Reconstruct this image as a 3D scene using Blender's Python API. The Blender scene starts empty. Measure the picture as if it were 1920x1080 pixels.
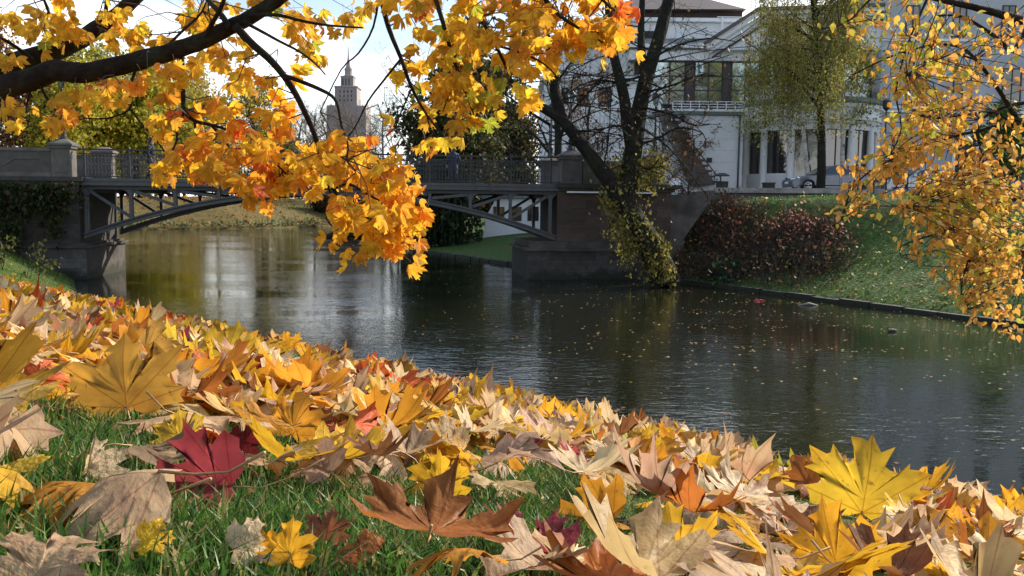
import bpy, math, random
import numpy as np
from mathutils import Vector, Matrix

random.seed(11)
rng = np.random.default_rng(11)
PI = math.pi
SC = bpy.context.scene
COL = SC.collection

# ------------------------------------------------------------------ camera, sky, sun, exposure
F = 1663.0                      # focal length in pixels of the 1920 px wide photograph
CAMZ = 2.9                      # metres above the water of the canal
PITCH = math.atan(155.0 / F)
ROLL = math.radians(0.6)
CAM_R = Matrix.Rotation(PI / 2 - PITCH, 3, 'X') @ Matrix.Rotation(ROLL, 3, 'Z')
cam_data = bpy.data.cameras.new('camera')
cam = bpy.data.objects.new('camera', cam_data)
COL.objects.link(cam)
cam.matrix_world = Matrix.Translation((0, 0, CAMZ)) @ CAM_R.to_4x4()
cam_data.sensor_width = 36.0
cam_data.lens = 36.0 * F / 1920.0
cam_data.clip_start = 0.05
cam_data.clip_end = 6000.0
SC.camera = cam

SUN_AZ = math.radians(48.0)     # to the right of the viewing direction (+Y)
SUN_EL = math.radians(28.0)
world = bpy.data.worlds.new('World')
SC.world = world
world.use_nodes = True
wn, wl_ = world.node_tree.nodes, world.node_tree.links
wn.clear()
w_out = wn.new('ShaderNodeOutputWorld')
w_bg = wn.new('ShaderNodeBackground')
w_sky = wn.new('ShaderNodeTexSky')
w_sky.sky_type = 'NISHITA'
w_sky.sun_disc = False
w_sky.sun_elevation = SUN_EL
w_sky.sun_rotation = SUN_AZ
w_sky.dust_density = 1.6
w_sky.air_density = 1.0
w_tc = wn.new('ShaderNodeTexCoord')
w_map = wn.new('ShaderNodeMapping')
w_map.inputs['Scale'].default_value = (1.0, 1.0, 3.2)
w_map.inputs['Location'].default_value = (0.35, 0.1, 0.08)
w_noise = wn.new('ShaderNodeTexNoise')
w_noise.inputs['Scale'].default_value = 2.6
w_noise.inputs['Detail'].default_value = 7.0
w_noise.inputs['Roughness'].default_value = 0.58
w_ramp = wn.new('ShaderNodeMapRange')
w_ramp.inputs['From Min'].default_value = 0.44
w_ramp.inputs['From Max'].default_value = 0.60
w_mix = wn.new('ShaderNodeMix')
w_mix.data_type = 'RGBA'
w_mix.inputs['B'].default_value = (8.6, 8.8, 9.1, 1)
w_sep = wn.new('ShaderNodeSeparateXYZ')
w_el = wn.new('ShaderNodeMapRange')      # broken cloud overhead, closing up towards the horizon
w_el.inputs['From Min'].default_value = 0.0
w_el.inputs['From Max'].default_value = 0.42
w_el.inputs['To Min'].default_value = 0.09
w_el.inputs['To Max'].default_value = -0.09
w_add = wn.new('ShaderNodeMath')
w_add.operation = 'ADD'
wl_.new(w_tc.outputs['Generated'], w_map.inputs['Vector'])
wl_.new(w_map.outputs['Vector'], w_noise.inputs['Vector'])
wl_.new(w_tc.outputs['Generated'], w_sep.inputs[0])
wl_.new(w_sep.outputs['Z'], w_el.inputs['Value'])
wl_.new(w_noise.outputs['Fac'], w_add.inputs[0])
wl_.new(w_el.outputs['Result'], w_add.inputs[1])
wl_.new(w_add.outputs[0], w_ramp.inputs['Value'])
wl_.new(w_ramp.outputs['Result'], w_mix.inputs['Factor'])
wl_.new(w_sky.outputs['Color'], w_mix.inputs['A'])
wl_.new(w_mix.outputs['Result'], w_bg.inputs['Color'])
w_bg.inputs['Strength'].default_value = 0.142
wl_.new(w_bg.outputs['Background'], w_out.inputs['Surface'])

sun_data = bpy.data.lights.new('sun', 'SUN')
sun = bpy.data.objects.new('sun', sun_data)
COL.objects.link(sun)
sun_data.energy = 4.6
sun_data.angle = math.radians(0.55)
sun_data.color = (1.0, 0.91, 0.76)
sdir = Vector((math.sin(SUN_AZ) * math.cos(SUN_EL), math.cos(SUN_AZ) * math.cos(SUN_EL), math.sin(SUN_EL)))
sun.rotation_euler = sdir.to_track_quat('Z', 'Y').to_euler()
sun.location = sdir * 60

SC.view_settings.view_transform = 'Standard'
SC.view_settings.look = 'None'
SC.view_settings.gamma = 1.0
SC.view_settings.use_curve_mapping = False
SC.view_settings.exposure = 0.62
SC.render.engine = 'CYCLES'
SC.cycles.max_bounces = 8
SC.cycles.transmission_bounces = 5
SC.cycles.caustics_reflective = False
SC.cycles.caustics_refractive = False

# ------------------------------------------------------------------ projection helpers
CRN = np.array(CAM_R)
def ray(px, py):
    d = CAM_R @ Vector(((px - 960) / F, (540 - py) / F, -1.0))
    return Vector((d.x / d.y, 1.0, d.z / d.y))
def P(px, py, D):
    r = ray(px, py)
    return Vector((r.x * D, D, CAMZ + r.z * D))
def project(pts):
    q = (np.asarray(pts) - np.array([0, 0, CAMZ])) @ CRN
    dep = np.maximum(-q[:, 2], 1e-4)
    return np.stack([960 + F * q[:, 0] / dep, 540 - F * q[:, 1] / dep, dep], 1)

# ------------------------------------------------------------------ mesh builder
class MB:
    def __init__(s):
        s.V = []; s.Fs = []; s.n = 0; s.C = []; s.U = []; s.M = []
    def add(s, v, f, mi=0, col=None, uv=None):
        v = np.asarray(v, float).reshape(-1, 3)
        s.V.append(v)
        for arr in (f if isinstance(f, (list, tuple)) and len(f) and isinstance(f[0], np.ndarray) and f[0].ndim == 2 else [np.asarray(f)]):
            if len(arr):
                s.Fs.append(arr.astype(np.int64) + s.n); s.M.append(np.full(len(arr), mi))
        s.C.append(np.broadcast_to(np.asarray(col if col is not None else (1, 1, 1), float), (len(v), 3)))
        s.U.append(np.zeros((len(v), 2)) if uv is None else np.asarray(uv, float))
        s.n += len(v)
    def poly(s, pts, faces, mi=0, col=None):
        base = s.n
        v = np.asarray(pts, float)
        s.V.append(v); s.C.append(np.broadcast_to(np.asarray(col if col is not None else (1, 1, 1), float), (len(v), 3)))
        s.U.append(np.zeros((len(v), 2)))
        for f in faces:
            s.Fs.append(np.array([f], np.int64) + base); s.M.append(np.array([mi]))
        s.n += len(v)
    BOXF = np.array([[0, 3, 2, 1], [4, 5, 6, 7], [0, 1, 5, 4], [1, 2, 6, 5], [2, 3, 7, 6], [3, 0, 4, 7]])
    def box(s, a, b, mi=0, col=None, fr=None):
        x0, y0, z0 = a; x1, y1, z1 = b
        v = [(x0, y0, z0), (x1, y0, z0), (x1, y1, z0), (x0, y1, z0), (x0, y0, z1), (x1, y0, z1), (x1, y1, z1), (x0, y1, z1)]
        if fr: v = [fr(*q) for q in v]
        s.add(v, MB.BOXF, mi, col)
    def bar(s, p0, p1, w, h, mi=0, col=None, side=None):
        p0, p1 = Vector(p0), Vector(p1)
        d = (p1 - p0).normalized()
        up = Vector(side) if side is not None else (Vector((0, 0, 1)) if abs(d.z) < 0.95 else Vector((0, 1, 0)))
        x = d.cross(up).normalized(); y = x.cross(d)
        v = []
        for p in (p0, p1):
            for a, b in ((-1, -1), (1, -1), (1, 1), (-1, 1)):
                v.append(p + x * (a * w / 2) + y * (b * h / 2))
        s.add(v, np.array([[0, 3, 2, 1], [4, 5, 6, 7], [0, 1, 5, 4], [1, 2, 6, 5], [2, 3, 7, 6], [3, 0, 4, 7]]), mi, col)
    def tube(s, pts, rad, n=8, mi=0, col=None, cap=True, wob=0.0):
        pts = [Vector(p) for p in pts]
        if np.isscalar(rad): rad = [rad] * len(pts)
        vs = []; ref = None
        for i, p in enumerate(pts):
            d = (pts[min(i + 1, len(pts) - 1)] - pts[max(i - 1, 0)])
            d = d.normalized() if d.length > 1e-9 else Vector((0, 0, 1))
            if ref is None: ref = Vector((1, 0, 0)) if abs(d.x) < 0.9 else Vector((0, 1, 0))
            x = d.cross(ref).normalized(); y = x.cross(d).normalized(); ref = -y if False else ref
            for k in range(n):
                a = 2 * PI * k / n
                rr = rad[i] * (1 + wob * math.sin(3 * a + i * 1.3) + wob * random.uniform(-.6, .6)) if wob else rad[i]
                vs.append(p + x * (rr * math.cos(a)) + y * (rr * math.sin(a)))
        f = []
        for i in range(len(pts) - 1):
            for k in range(n):
                f.append((i * n + k, i * n + (k + 1) % n, (i + 1) * n + (k + 1) % n, (i + 1) * n + k))
        base = s.n
        s.add(vs, np.array(f), mi, col)
        if cap:
            s.Fs.append(np.array([[base + k for k in range(n)][::-1]])); s.M.append(np.array([mi]))
            s.Fs.append(np.array([[base + (len(pts) - 1) * n + k for k in range(n)]])); s.M.append(np.array([mi]))
    def lathe(s, prof, c, n=12, mi=0, col=None, a0=0.0, a1=2 * PI):
        full = abs(a1 - a0 - 2 * PI) < 1e-6
        m = n if full else n + 1
        vs = []
        for r, z in prof:
            for k in range(m):
                a = a0 + (a1 - a0) * k / n
                vs.append((c[0] + r * math.cos(a), c[1] + r * math.sin(a), c[2] + z))
        f = []
        for i in range(len(prof) - 1):
            for k in range(n):
                k2 = (k + 1) % m
                f.append((i * m + k, i * m + k2, (i + 1) * m + k2, (i + 1) * m + k))
        s.add(vs, np.array(f), mi, col)
    def prism(s, poly, ext, mi=0, col=None):
        """poly: list of 3D points in one plane, ext: extrusion vector"""
        n = len(poly); e = Vector(ext)
        v = [Vector(p) for p in poly] + [Vector(p) + e for p in poly]
        fs = [list(range(n))[::-1], [n + k for k in range(n)]] + [[k, (k + 1) % n, n + (k + 1) % n, n + k] for k in range(n)]
        s.poly([tuple(q) for q in v], fs, mi, col)
    def segs(s, P0, P1, R0, R1, n=3, mi=0, col=None):
        """many thin prisms at once"""
        P0, P1 = np.asarray(P0, float), np.asarray(P1, float)
        R0, R1 = np.asarray(R0, float), np.asarray(R1, float)
        if not len(P0): return
        d = P1 - P0
        d /= np.maximum(np.linalg.norm(d, axis=1, keepdims=True), 1e-9)
        ref = np.where(np.abs(d[:, 2:3]) < 0.9, np.array([[0, 0, 1.0]]), np.array([[0, 1.0, 0]]))
        x = np.cross(d, ref); x /= np.linalg.norm(x, axis=1, keepdims=True); y = np.cross(x, d)
        vs = np.zeros((len(P0), 2 * n, 3))
        for k in range(n):
            a = 2 * PI * k / n
            o = x * math.cos(a) + y * math.sin(a)
            vs[:, k] = P0 + o * R0[:, None]; vs[:, n + k] = P1 + o * R1[:, None]
        fb = np.array([[k, (k + 1) % n, n + (k + 1) % n, n + k] for k in range(n)])
        f = (fb[None] + (np.arange(len(P0)) * 2 * n)[:, None, None]).reshape(-1, 4)
        s.add(vs.reshape(-1, 3), f, mi, col)
    def mesh(s, name, mats, off=(0, 0, 0), smooth=False, tint=False, uv=False):
        V = np.concatenate(s.V) - np.array(off)
        me = bpy.data.meshes.new(name)
        me.vertices.add(len(V)); me.vertices.foreach_set('co', V.ravel().astype(np.float32))
        loops = np.concatenate([f.ravel() for f in s.Fs])
        sizes = np.concatenate([np.full(len(f), f.shape[1]) for f in s.Fs])
        me.loops.add(len(loops)); me.loops.foreach_set('vertex_index', loops.astype(np.int32))
        me.polygons.add(len(sizes))
        me.polygons.foreach_set('loop_start', np.concatenate([[0], np.cumsum(sizes)[:-1]]).astype(np.int32))
        mi = np.concatenate(s.M)
        for m in (mats if isinstance(mats, (list, tuple)) else [mats]): me.materials.append(m)
        if mi.any(): me.polygons.foreach_set('material_index', mi.astype(np.int32))
        if tint:
            ca = me.color_attributes.new('tint', 'FLOAT_COLOR', 'POINT')
            C = np.concatenate(s.C); C = np.concatenate([C, np.ones((len(C), 1))], 1)
            ca.data.foreach_set('color', C.ravel().astype(np.float32))
        if uv:
            ul = me.uv_layers.new(name='UVMap')
            ul.data.foreach_set('uv', np.concatenate(s.U)[loops].ravel().astype(np.float32))
        me.polygons.foreach_set('use_smooth', np.full(len(sizes), bool(smooth) or not tint))
        me.update(calc_edges=True)
        if not smooth and not tint: me.set_sharp_from_angle(angle=math.radians(38))
        return me
    def build(s, name, mats, parent=None, smooth=False, tint=False, uv=False, label=None, cat=None, group=None, kind=None):
        off = wloc(parent)
        o = bpy.data.objects.new(name, s.mesh(name, mats, off, smooth, tint, uv))
        COL.objects.link(o)
        if parent is not None: o.parent = parent
        return tag(o, label, cat, group, kind)

def wloc(o):
    v = Vector((0, 0, 0))
    while o is not None:
        v += o.location; o = o.parent
    return v
def tag(o, label=None, cat=None, group=None, kind=None):
    if label: o['label'] = label
    if cat: o['category'] = cat
    if group: o['group'] = group
    if kind: o['kind'] = kind
    return o
def thing(name, label, cat, loc=(0, 0, 0), group=None):
    o = bpy.data.objects.new(name, None)
    o.empty_display_size = 0.2
    COL.objects.link(o); o.location = loc
    return tag(o, label, cat, group)
def inst(name, me, parent=None, M=None, color=None):
    o = bpy.data.objects.new(name, me); COL.objects.link(o)
    if parent is not None: o.parent = parent
    if M is not None: o.matrix_local = M
    if color is not None: o.color = (*color, 1)
    return o
def copy_tree(o, parent=None):
    c = o.copy(); COL.objects.link(c)
    if parent is not None: c.parent = parent
    for ch in list(o.children): copy_tree(ch, c)
    return c

# ------------------------------------------------------------------ materials
def newmat(name):
    m = bpy.data.materials.new(name); m.use_nodes = True
    nt = m.node_tree
    return m, nt.nodes, nt.links, nt.nodes['Principled BSDF']
def mat(name, col, rough=0.7, var=0.25, scale=4.0, metal=0.0, bump=0.0, bscale=None, coord='Object', spec=0.5, detail=5, dirt=None, dscale=0.6, stretch=None, objvar=0.0, tide=False):
    m, N, L, B = newmat(name)
    B.inputs['Roughness'].default_value = rough; B.inputs['Metallic'].default_value = metal
    B.inputs['Specular IOR Level'].default_value = spec
    tc = N.new('ShaderNodeTexCoord')
    vec = tc.outputs[coord]
    if coord == 'World':
        pass
    if stretch:
        mp = N.new('ShaderNodeMapping'); mp.inputs['Scale'].default_value = stretch
        L.new(vec, mp.inputs['Vector']); vec = mp.outputs['Vector']
    no = N.new('ShaderNodeTexNoise'); no.inputs['Scale'].default_value = scale; no.inputs['Detail'].default_value = detail
    no.inputs['Roughness'].default_value = 0.62
    L.new(vec, no.inputs['Vector'])
    mr = N.new('ShaderNodeMapRange'); mr.inputs['From Min'].default_value = 0.25; mr.inputs['From Max'].default_value = 0.75
    mr.inputs['To Min'].default_value = 1 - var; mr.inputs['To Max'].default_value = 1 + var
    L.new(no.outputs['Fac'], mr.inputs['Value'])
    mx = N.new('ShaderNodeVectorMath'); mx.operation = 'SCALE'
    mx.inputs[0].default_value = col; L.new(mr.outputs['Result'], mx.inputs['Scale'])
    out = mx.outputs['Vector']
    if objvar:
        oi = N.new('ShaderNodeObjectInfo'); ov = N.new('ShaderNodeMapRange')
        ov.inputs['To Min'].default_value = 1 - objvar; ov.inputs['To Max'].default_value = 1 + objvar
        L.new(oi.outputs['Random'], ov.inputs['Value'])
        os_ = N.new('ShaderNodeVectorMath'); os_.operation = 'SCALE'; L.new(out, os_.inputs[0]); L.new(ov.outputs['Result'], os_.inputs['Scale']); out = os_.outputs[0]
    if dirt:
        n2 = N.new('ShaderNodeTexNoise'); n2.inputs['Scale'].default_value = dscale; n2.inputs['Detail'].default_value = 6
        L.new(vec, n2.inputs['Vector'])
        r2 = N.new('ShaderNodeMapRange'); r2.inputs['From Min'].default_value = 0.48; r2.inputs['From Max'].default_value = 0.68
        L.new(n2.outputs['Fac'], r2.inputs['Value'])
        mm = N.new('ShaderNodeMix'); mm.data_type = 'RGBA'
        L.new(r2.outputs['Result'], mm.inputs['Factor']); L.new(out, mm.inputs['A']); mm.inputs['B'].default_value = (*dirt, 1)
        out = mm.outputs['Result']
    if tide:      # slimy stain just above the water
        ge = N.new('ShaderNodeNewGeometry'); sz_ = N.new('ShaderNodeSeparateXYZ'); L.new(ge.outputs['Position'], sz_.inputs[0])
        n5 = N.new('ShaderNodeTexNoise'); n5.inputs['Scale'].default_value = 2.2; n5.inputs['Detail'].default_value = 6; L.new(ge.outputs['Position'], n5.inputs['Vector'])
        ad = N.new('ShaderNodeMath'); ad.operation = 'MULTIPLY_ADD'; L.new(n5.outputs['Fac'], ad.inputs[0]); ad.inputs[1].default_value = 0.9; L.new(sz_.outputs['Z'], ad.inputs[2])
        r5 = N.new('ShaderNodeMapRange'); r5.inputs['From Min'].default_value = 0.62; r5.inputs['From Max'].default_value = 0.86; r5.inputs['To Min'].default_value = 0.9; r5.inputs['To Max'].default_value = 0.0
        L.new(ad.outputs[0], r5.inputs['Value'])
        m5 = N.new('ShaderNodeMix'); m5.data_type = 'RGBA'; L.new(r5.outputs['Result'], m5.inputs['Factor']); L.new(out, m5.inputs['A']); m5.inputs['B'].default_value = (0.018, 0.022, 0.012, 1)
        out = m5.outputs['Result']
    L.new(out, B.inputs['Base Color'])
    if bump:
        nb = N.new('ShaderNodeTexNoise'); nb.inputs['Scale'].default_value = bscale or scale * 4; nb.inputs['Detail'].default_value = 6
        L.new(vec, nb.inputs['Vector'])
        bp = N.new('ShaderNodeBump'); bp.inputs['Strength'].default_value = 1.0; bp.inputs['Distance'].default_value = bump
        L.new(nb.outputs['Fac'], bp.inputs['Height']); L.new(bp.outputs['Normal'], B.inputs['Normal'])
    return m

def leafmat(name, source, trans=0.45, veins=False, rough=0.55, spots=0.0, tgain=1.2, fade=(0.72, 0.55, 0.6)):
    """thin leaf: reflecting and translucent; source 'obj' (object colour) or 'tint' (colour attribute)"""
    m, N, L, B = newmat(name)
    if source == 'obj':
        s = N.new('ShaderNodeObjectInfo').outputs['Color']
    else:
        a = N.new('ShaderNodeAttribute'); a.attribute_name = 'tint'; s = a.outputs['Color']
    col = s
    if veins:
        tc = N.new('ShaderNodeTexCoord'); uv = tc.outputs['UV']
        sp = N.new('ShaderNodeSeparateXYZ'); L.new(uv, sp.inputs[0])
        ax = N.new('ShaderNodeMath'); ax.operation = 'ABSOLUTE'; L.new(sp.outputs['X'], ax.inputs[0])
        cb = N.new('ShaderNodeCombineXYZ'); L.new(ax.outputs[0], cb.inputs['X']); L.new(sp.outputs['Y'], cb.inputs['Y'])
        dist = None
        for deg in (0, 47, 78):
            t = math.radians(deg)
            dv = N.new('ShaderNodeVectorMath'); dv.operation = 'DOT_PRODUCT'
            L.new(cb.outputs[0], dv.inputs[0]); dv.inputs[1].default_value = (math.cos(t), -math.sin(t), 0)
            ab = N.new('ShaderNodeMath'); ab.operation = 'ABSOLUTE'; L.new(dv.outputs['Value'], ab.inputs[0])
            if dist is None: dist = ab.outputs[0]
            else:
                mn = N.new('ShaderNodeMath'); mn.operation = 'MINIMUM'; L.new(dist, mn.inputs[0]); L.new(ab.outputs[0], mn.inputs[1]); dist = mn.outputs[0]
        vr = N.new('ShaderNodeMapRange'); vr.inputs['From Min'].default_value = 0.003; vr.inputs['From Max'].default_value = 0.012
        vr.inputs['To Min'].default_value = 1.0; vr.inputs['To Max'].default_value = 0.0
        L.new(dist, vr.inputs['Value'])
        # blotches: large soft fading and small brown spots
        rnd = N.new('ShaderNodeObjectInfo')
        av = N.new('ShaderNodeVectorMath'); av.operation = 'ADD'
        cr = N.new('ShaderNodeCombineXYZ'); L.new(rnd.outputs['Random'], cr.inputs['Z'])
        sc = N.new('ShaderNodeVectorMath'); sc.operation = 'SCALE'; sc.inputs['Scale'].default_value = 37.0
        L.new(cr.outputs[0], sc.inputs[0]); L.new(uv, av.inputs[0]); L.new(sc.outputs[0], av.inputs[1])
        n1 = N.new('ShaderNodeTexNoise'); n1.inputs['Scale'].default_value = 2.4; n1.inputs['Detail'].default_value = 5
        L.new(av.outputs[0], n1.inputs['Vector'])
        r1 = N.new('ShaderNodeMapRange'); r1.inputs['From Min'].default_value = 0.3; r1.inputs['From Max'].default_value = 0.7
        r1.inputs['To Min'].default_value = 0.66; r1.inputs['To Max'].default_value = 1.22
        L.new(n1.outputs['Fac'], r1.inputs['Value'])
        mu = N.new('ShaderNodeVectorMath'); mu.operation = 'SCALE'; L.new(col, mu.inputs[0]); L.new(r1.outputs['Result'], mu.inputs['Scale'])
        n2 = N.new('ShaderNodeTexNoise'); n2.inputs['Scale'].default_value = 9.0; n2.inputs['Detail'].default_value = 3
        L.new(av.outputs[0], n2.inputs['Vector'])
        r2 = N.new('ShaderNodeMapRange'); r2.inputs['From Min'].default_value = 0.64; r2.inputs['From Max'].default_value = 0.74
        r2.inputs['To Max'].default_value = 0.7
        L.new(n2.outputs['Fac'], r2.inputs['Value'])
        ms = N.new('ShaderNodeMix'); ms.data_type = 'RGBA'; L.new(r2.outputs['Result'], ms.inputs['Factor'])
        L.new(mu.outputs[0], ms.inputs['A']); ms.inputs['B'].default_value = (0.16, 0.06, 0.025, 1)
        # broad fading towards brown at one side of the blade
        n4 = N.new('ShaderNodeTexNoise'); n4.inputs['Scale'].default_value = 1.3; n4.inputs['Detail'].default_value = 6; n4.inputs['Roughness'].default_value = 0.65
        av2 = N.new('ShaderNodeVectorMath'); av2.operation = 'ADD'; L.new(av.outputs[0], av2.inputs[0]); av2.inputs[1].default_value = (5.2, 9.1, 3.3)
        L.new(av2.outputs[0], n4.inputs['Vector'])
        r4 = N.new('ShaderNodeMapRange'); r4.inputs['From Min'].default_value = 0.50; r4.inputs['From Max'].default_value = 0.70; r4.inputs['To Max'].default_value = 0.85
        L.new(n4.outputs['Fac'], r4.inputs['Value'])
        f4 = N.new('ShaderNodeVectorMath'); f4.operation = 'MULTIPLY'; L.new(ms.outputs['Result'], f4.inputs[0]); f4.inputs[1].default_value = fade
        m4 = N.new('ShaderNodeMix'); m4.data_type = 'RGBA'; L.new(r4.outputs['Result'], m4.inputs['Factor'])
        L.new(ms.outputs['Result'], m4.inputs['A']); L.new(f4.outputs[0], m4.inputs['B']); ms = m4
        # veins a little darker and redder than the blade
        vc = N.new('ShaderNodeVectorMath'); vc.operation = 'MULTIPLY'; L.new(ms.outputs['Result'], vc.inputs[0]); vc.inputs[1].default_value = (0.72, 0.58, 0.55)
        mv = N.new('ShaderNodeMix'); mv.data_type = 'RGBA'; L.new(vr.outputs['Result'], mv.inputs['Factor'])
        L.new(ms.outputs['Result'], mv.inputs['A']); L.new(vc.outputs[0], mv.inputs['B'])
        col = mv.outputs['Result']
        bp = N.new('ShaderNodeBump'); bp.inputs['Strength'].default_value = 0.6; bp.inputs['Distance'].default_value = 0.004
        n3 = N.new('ShaderNodeTexNoise'); n3.inputs['Scale'].default_value = 7.0; n3.inputs['Detail'].default_value = 4
        L.new(av.outputs[0], n3.inputs['Vector']); L.new(n3.outputs['Fac'], bp.inputs['Height'])
        L.new(bp.outputs['Normal'], B.inputs['Normal'])
    L.new(col, B.inputs['Base Color'])
    B.inputs['Roughness'].default_value = rough; B.inputs['Specular IOR Level'].default_value = 0.2
    tr = N.new('ShaderNodeBsdfTranslucent')
    tg = N.new('ShaderNodeVectorMath'); tg.operation = 'SCALE'; tg.inputs['Scale'].default_value = tgain
    L.new(col, tg.inputs[0]); L.new(tg.outputs[0], tr.inputs['Color'])
    mxs = N.new('ShaderNodeMixShader'); mxs.inputs['Fac'].default_value = trans
    L.new(B.outputs[0], mxs.inputs[1]); L.new(tr.outputs[0], mxs.inputs[2])
    L.new(mxs.outputs[0], N['Material Output'].inputs['Surface'])
    return m

M_leaf_obj = leafmat('maple_leaf_single', 'obj', 0.42, True)
M_leaf_tint = leafmat('maple_leaf_many', 'tint', 0.42, True)
M_hang_obj = leafmat('hanging_leaf_single', 'obj', 0.55, True, fade=(0.95, 0.78, 0.8))
M_hang_tint = leafmat('hanging_leaf_many', 'tint', 0.55, True, fade=(0.95, 0.78, 0.8))
M_small_obj = leafmat('small_leaf_single', 'obj', 0.5)
M_foliage = leafmat('foliage', 'tint', 0.4, rough=0.6)
M_grass = leafmat('grass_blades', 'tint', 0.35, rough=0.4, tgain=1.4)
M_stalk = mat('leaf_stalk', (0.42, 0.24, 0.10), 0.5, 0.3, 30)
M_bark = mat('maple_bark', (0.022, 0.014, 0.010), 0.95, 0.7, 14, bump=0.03, bscale=26, dirt=(0.035, 0.036, 0.02), dscale=5.0, spec=0.15)
M_bark2 = mat('dark_bark', (0.022, 0.019, 0.016), 0.95, 0.6, 6, bump=0.05, bscale=12, dirt=(0.03, 0.034, 0.018), dscale=1.6, spec=0.15)
M_bark_grey = mat('grey_bark', (0.16, 0.13, 0.11), 0.9, 0.35, 3)
M_twig = mat('twig_bark', (0.05, 0.035, 0.028), 0.85, 0.3, 8)
M_birchbark = mat('birch_bark', (0.5, 0.48, 0.44), 0.8, 0.2, 3, dirt=(0.05, 0.045, 0.04), dscale=2.4, stretch=(1, 1, 3))
M_stone = mat('grey_stone', (0.105, 0.094, 0.086), 0.9, 0.35, 3.0, bump=0.012, bscale=18, dirt=(0.06, 0.052, 0.045), dscale=0.9, objvar=0.32, tide=True)
M_stone_d = mat('dark_stone', (0.068, 0.058, 0.052), 0.9, 0.4, 3.0, bump=0.012, bscale=18, dirt=(0.032, 0.028, 0.024), dscale=0.9, objvar=0.32, tide=True)
M_stone_l = mat('pale_stone', (0.30, 0.28, 0.26), 0.85, 0.25, 4.0, bump=0.006, bscale=20, dirt=(0.16, 0.14, 0.12), dscale=1.4)
M_mortar = mat('mortar', (0.05, 0.045, 0.04), 0.95, 0.3, 6)
M_brick = mat('brown_brick', (0.07, 0.047, 0.037), 0.9, 0.35, 3.0, bump=0.008, bscale=18, dirt=(0.06, 0.045, 0.035), dscale=0.8, objvar=0.32)
M_steel = mat('painted_steel', (0.055, 0.061, 0.072), 0.5, 0.35, 3.0, dirt=(0.075, 0.05, 0.036), dscale=1.7)
M_steel_d = mat('dark_steel', (0.035, 0.036, 0.04), 0.55, 0.3, 3.0)
M_iron = mat('black_iron', (0.018, 0.018, 0.02), 0.5, 0.3, 8)
M_deck = mat('deck_asphalt', (0.07, 0.068, 0.065), 0.9, 0.2, 6)
M_white = mat('white_render', (0.76, 0.77, 0.79), 0.85, 0.09, 0.8, dirt=(0.62, 0.63, 0.64), dscale=0.35)
M_white2 = mat('white_trim', (0.77, 0.775, 0.785), 0.75, 0.06, 1.5)
M_grey_wall = mat('grey_render', (0.46, 0.48, 0.52), 0.85, 0.08, 0.8, dirt=(0.38, 0.39, 0.42), dscale=0.3)
M_roof = mat('roof_sheet', (0.11, 0.085, 0.075), 0.6, 0.25, 1.4)
M_eave = mat('brown_eave', (0.05, 0.032, 0.028), 0.7, 0.2, 2)
M_greenroof = mat('copper_ledge', (0.13, 0.16, 0.15), 0.6, 0.2, 2)
M_pillar = mat('dark_pillar', (0.06, 0.045, 0.042), 0.6, 0.2, 2)
M_dark = mat('dark_interior', (0.012, 0.012, 0.013), 0.6, 0.2, 2)
M_tyre = mat('tyre_rubber', (0.015, 0.015, 0.016), 0.8, 0.2, 10)
M_alloy = mat('wheel_alloy', (0.6, 0.6, 0.62), 0.3, 0.05, 5, metal=0.8)
M_tower = mat('tower_stone_hazed', (0.30, 0.265, 0.26), 0.9, 0.12, 0.05)  # base colour lightened to paint in the haze of distance
M_road = mat('asphalt', (0.09, 0.09, 0.092), 0.9, 0.2, 2.0)
M_path = mat('gravel_path', (0.30, 0.27, 0.24), 0.95, 0.2, 4.0)

def glassmat(name, col, rough=0.05, wav=0.0, metal=0.0):
    m, N, L, B = newmat(name)
    B.inputs['Metallic'].default_value = metal
    B.inputs['Base Color'].default_value = (*col, 1); B.inputs['Roughness'].default_value = rough
    B.inputs['IOR'].default_value = 1.9; B.inputs['Specular IOR Level'].default_value = 0.8
    tc = N.new('ShaderNodeTexCoord'); no = N.new('ShaderNodeTexNoise'); no.inputs['Scale'].default_value = 0.7
    L.new(tc.outputs['Object'], no.inputs['Vector'])
    bp = N.new('ShaderNodeBump'); bp.inputs['Distance'].default_value = 0.02; L.new(no.outputs['Fac'], bp.inputs['Height'])
    L.new(bp.outputs['Normal'], B.inputs['Normal'])
    return m
M_glass = glassmat('window_glass', (0.40, 0.47, 0.47), metal=0.85)
M_glass_d = glassmat('dark_glass', (0.12, 0.115, 0.11), metal=0.7)
def paint(name, col):
    m, N, L, B = newmat(name)
    B.inputs['Base Color'].default_value = (*col, 1); B.inputs['Metallic'].default_value = 0.45
    B.inputs['Roughness'].default_value = 0.35; B.inputs['Coat Weight'].default_value = 0.7
    tc = N.new('ShaderNodeTexCoord'); no = N.new('ShaderNodeTexNoise'); no.inputs['Scale'].default_value = 3; no.inputs['Detail'].default_value = 5
    L.new(tc.outputs['Object'], no.inputs['Vector'])
    mr = N.new('ShaderNodeMapRange'); mr.inputs['To Min'].default_value = 0.25; mr.inputs['To Max'].default_value = 0.5
    L.new(no.outputs['Fac'], mr.inputs['Value']); L.new(mr.outputs['Result'], B.inputs['Roughness'])
    return m
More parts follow.
